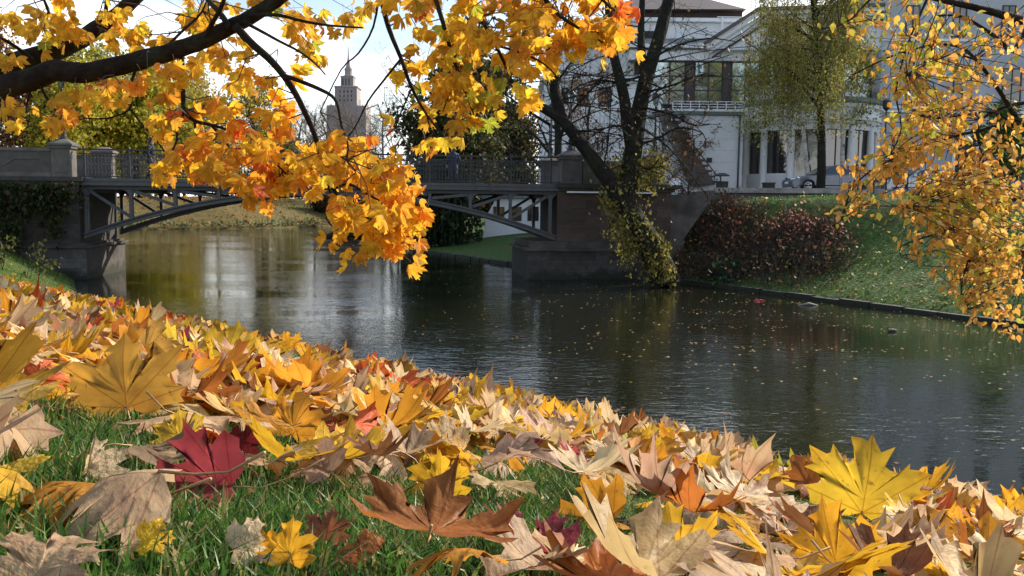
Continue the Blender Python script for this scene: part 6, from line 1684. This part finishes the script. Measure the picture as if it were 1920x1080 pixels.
# keep clear of the hero leaves' own ground and of the line of sight to them
ok = np.ones(len(Xc), bool)
for hi_, hh_ in zip(HERO, HEROXY):
    cxp, cyp, Lp = hh_[1], hh_[2], hi_[3]
    q = np.hypot((pp[:, 0] - cxp) / (Lp * .75), (pp[:, 1] - cyp - Lp * .2) / (Lp * .62))
    ok &= ~((q < 1) & (Yc < hh_[4] + .04) & ((q < .8) | (rng.random(len(Xc)) < .5)))
Xc, Yc, zc, pp = Xc[ok], Yc[ok], zc[ok], pp[ok]
n = len(Xc)
lay = rng.random(n)
nrm = np.array([.2 * .245 / .245 * .707 * .245, .707 * .245, 1.0]); nrm = np.array([.194, .194, 1.0]); nrm /= np.linalg.norm(nrm)
up_flag = rng.random(n) < np.where(Yc > 2.0, .085, .05)
up_flag &= Yc > 1.05
tilt = np.where(up_flag, np.radians(rng.uniform(45, 88, n)), np.radians(np.abs(rng.normal(size=n)) * 11))
az = rng.random(n) * 2 * PI
face = np.where(up_flag & (rng.random(n) < .6), rng.normal(size=n) * .7 - PI / 2, az)      # many upright ones face the viewer's side
hx = np.stack([np.cos(face), np.sin(face), np.zeros(n)], 1)
N_ = nrm[None] * np.cos(tilt)[:, None] + hx * np.sin(tilt)[:, None]; N_ /= np.linalg.norm(N_, axis=1, keepdims=True)
ty = np.where(up_flag[:, None], np.array([[0, 0, 1.0]]) + rng.normal(size=(n, 3)) * .5, rng.normal(size=(n, 3)))
ty -= (ty * N_).sum(1, keepdims=True) * N_; ty /= np.linalg.norm(ty, axis=1, keepdims=True)
flip = rng.random(n) < .4; N_[flip & ~up_flag] *= -1
Fr = np.stack([np.cross(ty, N_), ty, N_], 2)
sz = rng.uniform(.060, .118, n)
near_small = np.clip((Yc - .3) / 1.2, .72, 1); sz *= near_small
zadd = np.where(up_flag, sz * .05, .008 + lay * .035)
pos = np.stack([Xc, Yc, zc + zadd], 1)
pal = [(YLW, 2.6), ((.60, .32, .03), 3), (AMB, 2.2), (YOL, 1.2), (TAN, 5.5), ((.62, .44, .20), 3), (CREAM, 2.5), (PNK, 1.8), (RUST, 1.6), (BRO, 1.5), (CRIM, .22), (RDO, .5), ((.38, .36, .05), .4)]
LC = cols(n, *pal, var=.16)
up_or = up_flag & (rng.random(n) < .6); LC[up_or] = cols(up_or.sum(), (YLW, 4), ((.74, .38, .03), 4), (AMB, 2), (RDO, .7), var=.12)
farl = (Xc < -1.5) & (Yc > 3.5) & (rng.random(n) < .5); LC[farl] = cols(farl.sum(), (AMB, 3), (RDO, 2), (YLW, 2), (RUST, 1), var=.15)
GV = []
par = [(.1, -.25, -.15), (.35, -.15, -.3), (-.3, .3, .1), (.5, -.3, -.4), (.2, .5, .2), (-.15, -.55, -.4), (.55, .1, -.3), (.05, .25, .4), (-.5, -.2, -.2), (.3, -.65, -.3), (.45, -.5, -.5), (-.4, .45, .2), (.15, .7, .3), (-.45, -.2, -.5), (.4, -.8, .2), (-.25, -.3, -.7)]
for s, (f, c, q) in enumerate(par): GV.append(leaf_mesh('maple_leaf', HALF, (.35, .72, 1.0), M_leaf_obj, True, fold=f, cup=c, wave=.075, curl=q, seed=500 + s, stalk_len=.65))
GVB = [maple_mesh(HALF_LO, (.55, 1.0), fold=f, cup=c, wave=.05, curl=q, seed=700 + i) for i, (f, c, q) in enumerate(par)]
GVN = [maple_mesh(HALF, (.5, 1.0), fold=f, cup=c, wave=.075, curl=q, seed=800 + i) for i, (f, c, q) in enumerate(par)]
vid = rng.integers(0, len(par), n)
pr = project(pos)
# individuals: those that show largest in the picture
vis = (pr[:, 0] > 5) & (pr[:, 0] < 1915) & (pr[:, 1] < 1085)
facing = np.abs((N_ * (np.array([0, 0, CAMZ]) - pos) / np.linalg.norm(pos - np.array([0, 0, CAMZ]), axis=1, keepdims=True)).sum(1))
area = np.where(vis, (sz * F / pr[:, 2]) ** 2 * (.12 + facing) * (.5 + lay), 0)
order = np.argsort(-area); NI = 260
ind = order[:NI]; rest = order[NI:]
def colour_word(c):
    names = dict(yellow=YLW, golden=(.72, .38, .03), amber=AMB, olive=YOL, tan=TAN, cream=CREAM, pinkish=PNK, rust=RUST, brown=BRO, crimson=CRIM, orange=RDO, greenish=(.38, .36, .05))
    c = np.array(c); best = None
    for k, v in names.items():
        v = np.array(v); d = np.linalg.norm(c / c.sum() - v / v.sum()) + .25 * abs(math.log(c.sum() / v.sum()))
        if best is None or d < best[0]: best = (d, k)
    return best[1]
SHORT = ['big crimson folded leaf', 'pale tan corner leaf', 'cream tent shaped leaf', 'olive leaf at the left edge', 'very large golden brown leaf', 'orange red curled leaf', 'upright olive yellow leaf', 'dark red propped leaf', 'yellow cupped leaf in the grass', 'orange brown lengthwise folded leaf', 'huge yellow upright leaf', 'rust brown curled leaf', 'golden leaf with bent lobe', 'golden orange one-pointed leaf', 'brown gold bowed leaf', 'amber corner leaf', 'orange leaf standing against the water', 'pale pointed crest leaf', 'small tan crest leaf', 'flat orange brown bottom leaf', 'yellow pointed bottom leaf', 'cream crinkled leaf', 'small rust leaf in the grass', 'pinkish tan limp leaf', 'amber leaf with hanging stalk', 'bright yellow upper left leaf', 'yellow and brown leaf near the bottom left', 'flat golden leaf at left', 'upright tan and gold leaf', 'yellow skyline leaf at left', 'golden skyline leaf', 'tan gold crest leaf', 'yellow leaf in the thin grass', 'pale yellow middle leaf', 'small orange yellow leaf', 'dark red leaf tip', 'limp brown gold leaf', 'wine red upright leaf']
HX = np.array([(h[1], h[2]) for h in HEROXY])
seen = {}; recs = []
for k in ind:
    p = pr[k, :2]; dd = np.linalg.norm((HX - p) * np.array([1, 1.6]), axis=1); j = int(np.argmin(dd)); d = p - HX[j]
    side = ('right of' if d[0] > 0 else 'left of') if abs(d[0]) > 1.1 * abs(d[1]) else ('below' if d[1] > 0 else 'above')
    pose = 'standing' if tilt[k] > .75 else ('tilted' if tilt[k] > .3 else 'flat')
    recs.append((k, colour_word(LC[k]), pose, side, j, dd[j]))
recs.sort(key=lambda r: r[5])
ORD = ['nearest', 'second nearest', 'third nearest', 'fourth nearest', 'fifth nearest', 'sixth nearest', 'seventh nearest', 'eighth nearest', 'ninth nearest', 'tenth nearest']
cnt = {}
for r in recs: cnt[r[1:5]] = cnt.get(r[1:5], 0) + 1
for k, cw, pose, side, j, _ in recs:
    key = (cw, pose, side, j); m_ = seen.get(key, 0); seen[key] = m_ + 1
    lab = f"{pose} {cw} maple leaf {side} the {SHORT[j]}"
    if cnt[key] > 1 and m_: lab = f"{pose} {cw} maple leaf {side} the {SHORT[j]}, {ORD[min(m_, 9)]}"
    if len(lab.split()) > 16: lab = lab.replace(' maple leaf', ' leaf').replace(' such', '')
    if len(lab.split()) > 16: print('LONG', lab)
    o = inst('maple_leaf', GV[vid[k]], None, None, LC[k]); o.matrix_world = mat4(pos[k], Fr[k], sz[k])
    tag(o, lab, 'leaf', GRP)
mb = MB()
nr = Yc[rest] < 3.5
a_ = rest[nr]; bake_leaves(mb, GVN, pos[a_], Fr[a_], sz[a_], LC[a_], vid[a_])
b_ = rest[~nr]; bake_leaves(mb, GVB, pos[b_], Fr[b_], sz[b_], LC[b_], vid[b_])
mb.build('fallen_leaves', M_leaf_tint, smooth=True, tint=True, uv=True, kind='stuff', label='thick drift of yellow, tan and rust fallen maple leaves on the bank', cat='fallen leaves')
print('ground leaves', n)

# ------------------------------------------------------------------ grass blades
def grass(name, X, Y, h, w, label, cat='grass', colr=(((.055, .13, .022), 4), ((.08, .16, .03), 3), ((.035, .085, .018), 3), ((.20, .19, .06), 1.3), ((.34, .26, .11), .9)), lean=.45):
    n = len(X); z, _, _ = terrain(X, Y)
    B = np.stack([X, Y, z - .004], 1); a = rng.random(n) * 2 * PI
    side = np.stack([np.cos(a), np.sin(a), np.zeros(n)], 1)
    ld = rng.normal(size=(n, 3)) * lean; ld[:, 2] = 0
    hh = h * (0.5 + .8 * rng.random(n)); ww = w * (.6 + .8 * rng.random(n))
    mid = B + np.array([0, 0, 1.0]) * (hh * .55)[:, None] + ld * (hh * .28)[:, None]
    tip = B + np.array([0, 0, 1.0]) * (hh * .92)[:, None] + ld * (hh * .95)[:, None]
    V = np.stack([B - side * ww[:, None] / 2, B + side * ww[:, None] / 2, mid + side * ww[:, None] * .38, mid - side * ww[:, None] * .38, tip], 1)
    o_ = (np.arange(n) * 5)[:, None]
    mb = MB(); mb.add(V.reshape(-1, 3), [np.array([[0, 1, 2, 3]]) + o_, np.array([[3, 2, 4]]) + o_], 0, np.repeat(cols(n, *colr, var=.2), 5, 0))
    return mb.build(name, M_grass, tint=True, kind='stuff', label=label, cat=cat)
n = 210000
Y = .2 + 2.5 * rng.random(n) ** 1.2; X = Y * rng.uniform(-.72, .72, n)
pq = project(np.stack([X, Y, terrain(X, Y)[0]], 1)); dn = density(pq, X, Y)
k = rng.random(n) < np.clip((1 - dn) * 1.1, .25, 1); grass('grass', X[k], Y[k], .022, .0019, 'short green grass between the fallen leaves in front')
n = 90000
Y = 2.5 + 9 * rng.random(n) ** 1.2; X = Y * rng.uniform(-.68, .64, n); s = (X + Y) / 1.414
cl = np.sin(X * 3.1 + 1.3 * np.sin(Y * 2.2)) * np.cos(Y * 2.7 + X); k = (s < 5.5) & (rng.random(n) < np.clip(.12 + .35 * (cl > .35) + .8 * (s > 3.6) + .8 * (Y > 8.5), 0, 1))
grass('grass', X[k], Y[k], .05, .005, 'thin grass showing through the drift and along the bank crest')
n = 42000
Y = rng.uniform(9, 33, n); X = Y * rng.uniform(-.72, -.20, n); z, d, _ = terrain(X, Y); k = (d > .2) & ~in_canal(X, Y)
grass('grass', X[k], Y[k], .09, .016, 'bright sunlit grass strip on the bank towards the left abutment', colr=(((.14, .24, .04), 4), ((.20, .26, .055), 3), ((.06, .12, .02), 2)))  # blade colours raised to carry the sunlight on this strip
n = 56000
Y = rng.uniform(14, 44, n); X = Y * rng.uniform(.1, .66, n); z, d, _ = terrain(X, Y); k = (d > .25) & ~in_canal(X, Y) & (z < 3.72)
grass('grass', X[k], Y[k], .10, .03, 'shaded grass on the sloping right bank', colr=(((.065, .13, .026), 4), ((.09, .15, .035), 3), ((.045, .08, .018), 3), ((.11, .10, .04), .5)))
# scattered leaves on the lawns and on the water
def scatter(name, X, Y, Z, size, lv, label, cat, flatz=.12, kind='stuff'):
    n = len(X); C = np.stack([X, Y, Z], 1)
    t = rng.normal(size=(n, 3)); t[:, 2] *= flatz; t /= np.linalg.norm(t, axis=1, keepdims=True)
    b = np.cross(np.array([[0, 0, 1.0]]) + rng.normal(size=(n, 3)) * flatz, t); b /= np.linalg.norm(b, axis=1, keepdims=True)
    s = size * (.5 + rng.random(n))
    K = np.array([(0, -.5), (.42, -.1), (.2, .2), (0, .5), (-.2, .2), (-.42, -.1)])
    V = C[:, None] + (K[None, :, 0:1] * b[:, None] + K[None, :, 1:2] * t[:, None]) * s[:, None, None]
    mb = MB(); mb.add(V.reshape(-1, 3), np.arange(n * 6).reshape(n, 6), 0, np.repeat(cols(n, *lv), 6, 0)); return mb.build(name, M_foliage, tint=True, kind=kind, label=label, cat=cat)
n = 1500; Y = rng.uniform(20, 44, n); X = Y * rng.uniform(.2, .66, n); z, d, _ = terrain(X, Y); k = (d > .3) & ~in_canal(X, Y) & (z < 3.7)
scatter('fallen_leaves', X[k], Y[k], z[k] + .07, .11, [(TAN, 3), (CREAM, 1), (YOL, 2), (BRO, 2)], 'small fallen leaves sprinkled over the right bank', 'fallen leaves', .3)
n = 2500; Y = rng.uniform(8, 30, n); X = Y * rng.uniform(-.72, -.25, n); z, d, _ = terrain(X, Y); k = (d > .3) & ~in_canal(X, Y) & (rng.random(n) < np.clip((26 - Y) / 16, .05, 1))
scatter('fallen_leaves', X[k], Y[k], z[k] + .05, .13, [(YOL, 3), (AMB, 3), (TAN, 3)], 'yellow leaves sprinkled on the bright grass strip at left', 'fallen leaves', .35)
n = 16000; Y = 8 + 40 * rng.random(n) ** .9; X = Y * rng.uniform(-.5, .62, n); wet = in_canal(X, Y)
cl = .5 + .5 * np.sin(X * .55 + 1.2 * np.sin(Y * .35)) * np.sin(Y * .5 - X * .3)
prob = np.clip((X / Y + .18) * 2.2, .03, 1) * (.25 + .75 * cl) * np.where(Y > 14, 1, .25); cl2 = np.sin(X * .9 + Y * 2.1 + 2 * np.sin(X * .4)); k = wet & (rng.random(n) < prob * np.where(cl2 > .3, .95, .22) * np.where(Y > 17, 1, .35))
scatter('floating_leaves', X[k], Y[k], np.full(k.sum(), .006), .06, [((.45, .33, .16), 3), ((.36, .25, .06), 2), (CREAM, 1.5), (BRO, 2), (PNK, 1)], 'small fallen leaves floating on the canal', 'floating leaves', .02)

n = 9000; Y = .35 + 3.2 * rng.random(n); X = Y * rng.uniform(-.68, .68, n); z, d, _ = terrain(X, Y)
scatter('leaf_crumbs', X, Y, z + .002 + .008 * rng.random(n), .0055, [(BRO, 4), (TAN, 3), (RUST, 2), ((.06, .04, .025), 3)], 'crumbs of broken dry leaves and twigs lying in the grass', 'leaf crumbs', .5)
# ------------------------------------------------------------------ people on the bridge, duck, flotsam
M_coat = mat('black_coat', (0.016, 0.015, 0.016), 0.9, 0.3, 12)
M_blue = mat('navy_coat', (0.02, 0.026, 0.06), 0.9, 0.3, 12)
M_skin = mat('skin', (0.42, 0.24, 0.17), 0.6, 0.1, 10)
M_hair = mat('dark_hair', (0.03, 0.02, 0.015), 0.7, 0.3, 30)
M_jean = mat('dark_trousers', (0.025, 0.027, 0.035), 0.9, 0.3, 12)
def person(label, loc, H, coat, stride=.14, face=0.0, mats=None):
    """continuous skinned body in mid walk, coat and hair as children"""
    s = H / 1.75
    r = thing('person', label, 'person', (0, 0, 0), 'people on the bridge')
    J = dict(pel=(0, 0, .95, .125), bel=(0, 0, 1.10, .13), che=(0, .0, 1.32, .15), nec=(0, .02, 1.47, .06), hd0=(0, .03, 1.56, .085), hd1=(0, .035, 1.66, .095), hd2=(0, .03, 1.73, .06), nose=(0, .135, 1.61, .018),
             ls=(.17, 0, 1.40, .065), le=(.25, -.08, 1.14, .048), lw=(.24, .05, .92, .035), lh=(.235, .10, .84, .035), rs=(-.17, 0, 1.40, .065), re=(-.25, .02, 1.14, .048), rw=(-.23, .14, .95, .035), rh=(-.22, .19, .88, .035),
             lk=(.10, stride * .8, .50, .068), la=(.10, stride * .9, .09, .045), lf=(.11, stride * .9 + .17, .035, .035), rk=(-.10, stride * .1, .50, .068), ra=(-.10, -stride * 1.6, .11, .045), rf=(-.11, -stride * 1.6 + .16, .04, .035), lhip=(.10, 0, .88, .10), rhip=(-.10, 0, .88, .10))
    E = [('pel', 'bel'), ('bel', 'che'), ('che', 'nec'), ('nec', 'hd0'), ('hd0', 'hd1'), ('hd1', 'hd2'), ('hd0', 'nose'), ('che', 'ls'), ('ls', 'le'), ('le', 'lw'), ('lw', 'lh'), ('che', 'rs'), ('rs', 're'), ('re', 'rw'), ('rw', 'rh'), ('pel', 'lhip'), ('lhip', 'lk'), ('lk', 'la'), ('la', 'lf'), ('pel', 'rhip'), ('rhip', 'rk'), ('rk', 'ra'), ('ra', 'rf')]
    for sd, hn in ((1, 'lh'), (-1, 'rh')):
        h = J[hn]
        for k in range(4):
            J[f'{hn}f{k}'] = (h[0] + sd * (.012 - .0), h[1] + .03 - .018 * k, h[2] - (.085, .095, .09, .075)[k], .010); E.append((hn, f'{hn}f{k}'))
        J[hn + 't'] = (h[0] - sd * .02, h[1] + .055, h[2] - .03, .011); E.append((hn, hn + 't'))
    names = list(J); idx = {k: i for i, k in enumerate(names)}
    me = bpy.data.meshes.new('body'); me.from_pydata([tuple(c * s for c in J[k][:3]) for k in names], [(idx[a], idx[b]) for a, b in E], [])
    o = bpy.data.objects.new('body', me); COL.objects.link(o); o.parent = r
    o.modifiers.new('skin', 'SKIN').use_smooth_shade = True
    sk = me.skin_vertices[0] if me.skin_vertices else None
    if sk is None:
        bpy.context.view_layer.update(); sk = me.skin_vertices[0] if me.skin_vertices else me.attributes.new('x', 'FLOAT', 'POINT') and None
    if sk is not None:
        for k in names: sk.data[idx[k]].radius = (J[k][3] * s, J[k][3] * s)
        sk.data[0].use_root = True
    sb = o.modifiers.new('sub', 'SUBSURF'); sb.levels = 1; sb.render_levels = 1
    me.materials.append(M_skin)
    def ell(name, rings, m):
        mb = MB(); n = 14; V = []
        for z, rx, ry, yo in rings:
            for k in range(n): a = 2 * PI * k / n; V.append((rx * s * math.cos(a), (yo + ry * math.sin(a)) * s, z * s))
        f = [(i * n + k, i * n + (k + 1) % n, (i + 1) * n + (k + 1) % n, (i + 1) * n + k) for i in range(len(rings) - 1) for k in range(n)]
        mb.add(V, np.array(f)); o2 = bpy.data.objects.new(name, mb.mesh(name, m, smooth=True)); COL.objects.link(o2); o2.parent = r
    ell('coat', [(.72, .23, .20, .0), (.95, .205, .175, 0), (1.1, .20, .165, 0), (1.3, .225, .175, 0), (1.42, .21, .13, 0), (1.49, .09, .09, .02), (1.53, .075, .08, .02)], coat)
    ell('hair', [(1.55, .10, .05, -.04), (1.62, .112, .09, -.02), (1.70, .112, .112, .015), (1.77, .08, .08, .02), (1.79, .001, .001, .02)], M_hair)
    for sd, pts, nm in ((1, ['ls', 'le', 'lw'], 'sleeve'), (-1, ['rs', 're', 'rw'], 'sleeve'), (1, ['lhip', 'lk', 'la'], 'trouser_leg'), (-1, ['rhip', 'rk', 'ra'], 'trouser_leg')):
        mb = MB(); mb.tube([Vector(J[p][:3]) * s for p in pts], [J[p][3] * s * (1.35 if nm == 'sleeve' else 1.28) + .012 for p in pts], 10)
        o2 = bpy.data.objects.new(nm, mb.mesh(nm, coat if nm == 'sleeve' else M_jean, smooth=True)); COL.objects.link(o2); o2.parent = r
    for nm in ('lf', 'rf'):
        a = J['la' if nm == 'lf' else 'ra']; b = J[nm]; mb = MB(); mb.tube([Vector((a[0], a[1] - .06, .05)) * s, Vector((a[0], a[1] + .04, .06)) * s, Vector((b[0], b[1], .045)) * s, Vector((b[0], b[1] + .06, .03)) * s], [.05 * s, .055 * s, .05 * s, .025 * s], 8)
        o2 = bpy.data.objects.new('shoe', mb.mesh('shoe', M_coat, smooth=True)); COL.objects.link(o2); o2.parent = r
    r.location = loc; r.rotation_euler = (0, 0, face); return r
axis_ang = math.atan2(ux.y, ux.x)
def on_bridge(px, v):
    r = ray(px, 320); # intersect the bridge line at depth v
    a = O0 + vx * v; t = (a.x * ux.y - a.y * ux.x) / (r.x * ux.y - ux.x); return Vector((r.x * t, t, ZD - .02))
person('person in a black coat walking on the bridge, half covered by orange leaves', on_bridge(284, 2.6), 1.72, M_coat, .16, axis_ang - PI / 2)
person('small child in dark clothes beside the adult in the black coat on the bridge', on_bridge(255, 2.4), 1.0, M_coat, .12, axis_ang - PI / 2)
person('person in a navy blue coat standing at the far railing near the dark evergreen', on_bridge(850, 3.9), 1.7, M_blue, .05, axis_ang + .4)

# duck swimming on the canal
dk = P(1672, 622, 10); k_ = CAMZ / (CAMZ - dk.z) * 10; dk = P(1672, 622, k_); dk.z = 0
mb = MB()
prof = [(-.24, .055, .02, .02), (-.18, .06, .05, .04), (-.08, .055, .085, .075), (.04, .05, .09, .08), (.13, .055, .06, .06), (.17, .11, .035, .04), (.18, .17, .032, .035), (.20, .205, .038, .036), (.235, .20, .03, .026), (.265, .19, .018, .010), (.30, .185, .012, .006)]
V = []
for x, z, ry, rz in prof:
    for k in range(10): a = 2 * PI * k / 10; V.append((dk.x - x * .55, dk.y + .55 * ry * math.cos(a), .55 * (z + rz * math.sin(a))))
f = [(i * 10 + k, i * 10 + (k + 1) % 10, (i + 1) * 10 + (k + 1) % 10, (i + 1) * 10 + k) for i in range(len(prof) - 1) for k in range(10)]
mb.add(V, np.array(f)); mb.poly(V[:10], [tuple(range(10))]); 
mb.build('duck', mat('duck_plumage', (0.09, 0.075, 0.06), 0.7, 0.6, 14), smooth=True, label='small dark duck swimming near the low edge of the right bank', cat='duck')
def on_water(px, py):
    p = P(px, py, 10); k = CAMZ / (CAMZ - p.z) * 10; p = P(px, py, k); p.z = 0; return p
M_red = mat('red_plastic', (0.6, 0.05, 0.09), 0.5, 0.2, 8)
p = on_water(1425, 564); mb = MB()
mb.tube([p + Vector((-.2, 0, .0)), p + Vector((-.11, .03, .015)), p + Vector((-.03, -.02, .01)), p + Vector((.07, .03, .02)), p + Vector((.17, 0, .0))], [.01, .035, .015, .035, .01], 7, wob=.4); mb.build('litter_scrap', M_red, smooth=True, label='crumpled pinkish red scrap floating below the brown shrub', cat='litter')
p = on_water(1516, 573); mb = MB(); mb.tube([p + Vector((-.3, 0, 0)), p + Vector((0, 0, .06)), p + Vector((.3, .05, 0))], [.015, .03, .015], 8, wob=.3); mb.build('litter_scrap', M_stone_l, smooth=True, label='pale grey scrap floating at the foot of the right bank edging', cat='litter')
# dark half sunk log under the lowest hanging maple leaves
p = on_water(648, 446); mb = MB(); mb.tube([p + Vector((-1.9, .3, .05)), p + Vector((-.8, .1, .3)), p + Vector((.6, 0, .35)), p + Vector((1.9, -.1, .2))], [.12, .3, .34, .2], 9, wob=.1); mb.build('driftwood_log', M_bark2, smooth=True, label='dark log lying in the water behind the lowest hanging maple leaves', cat='log')
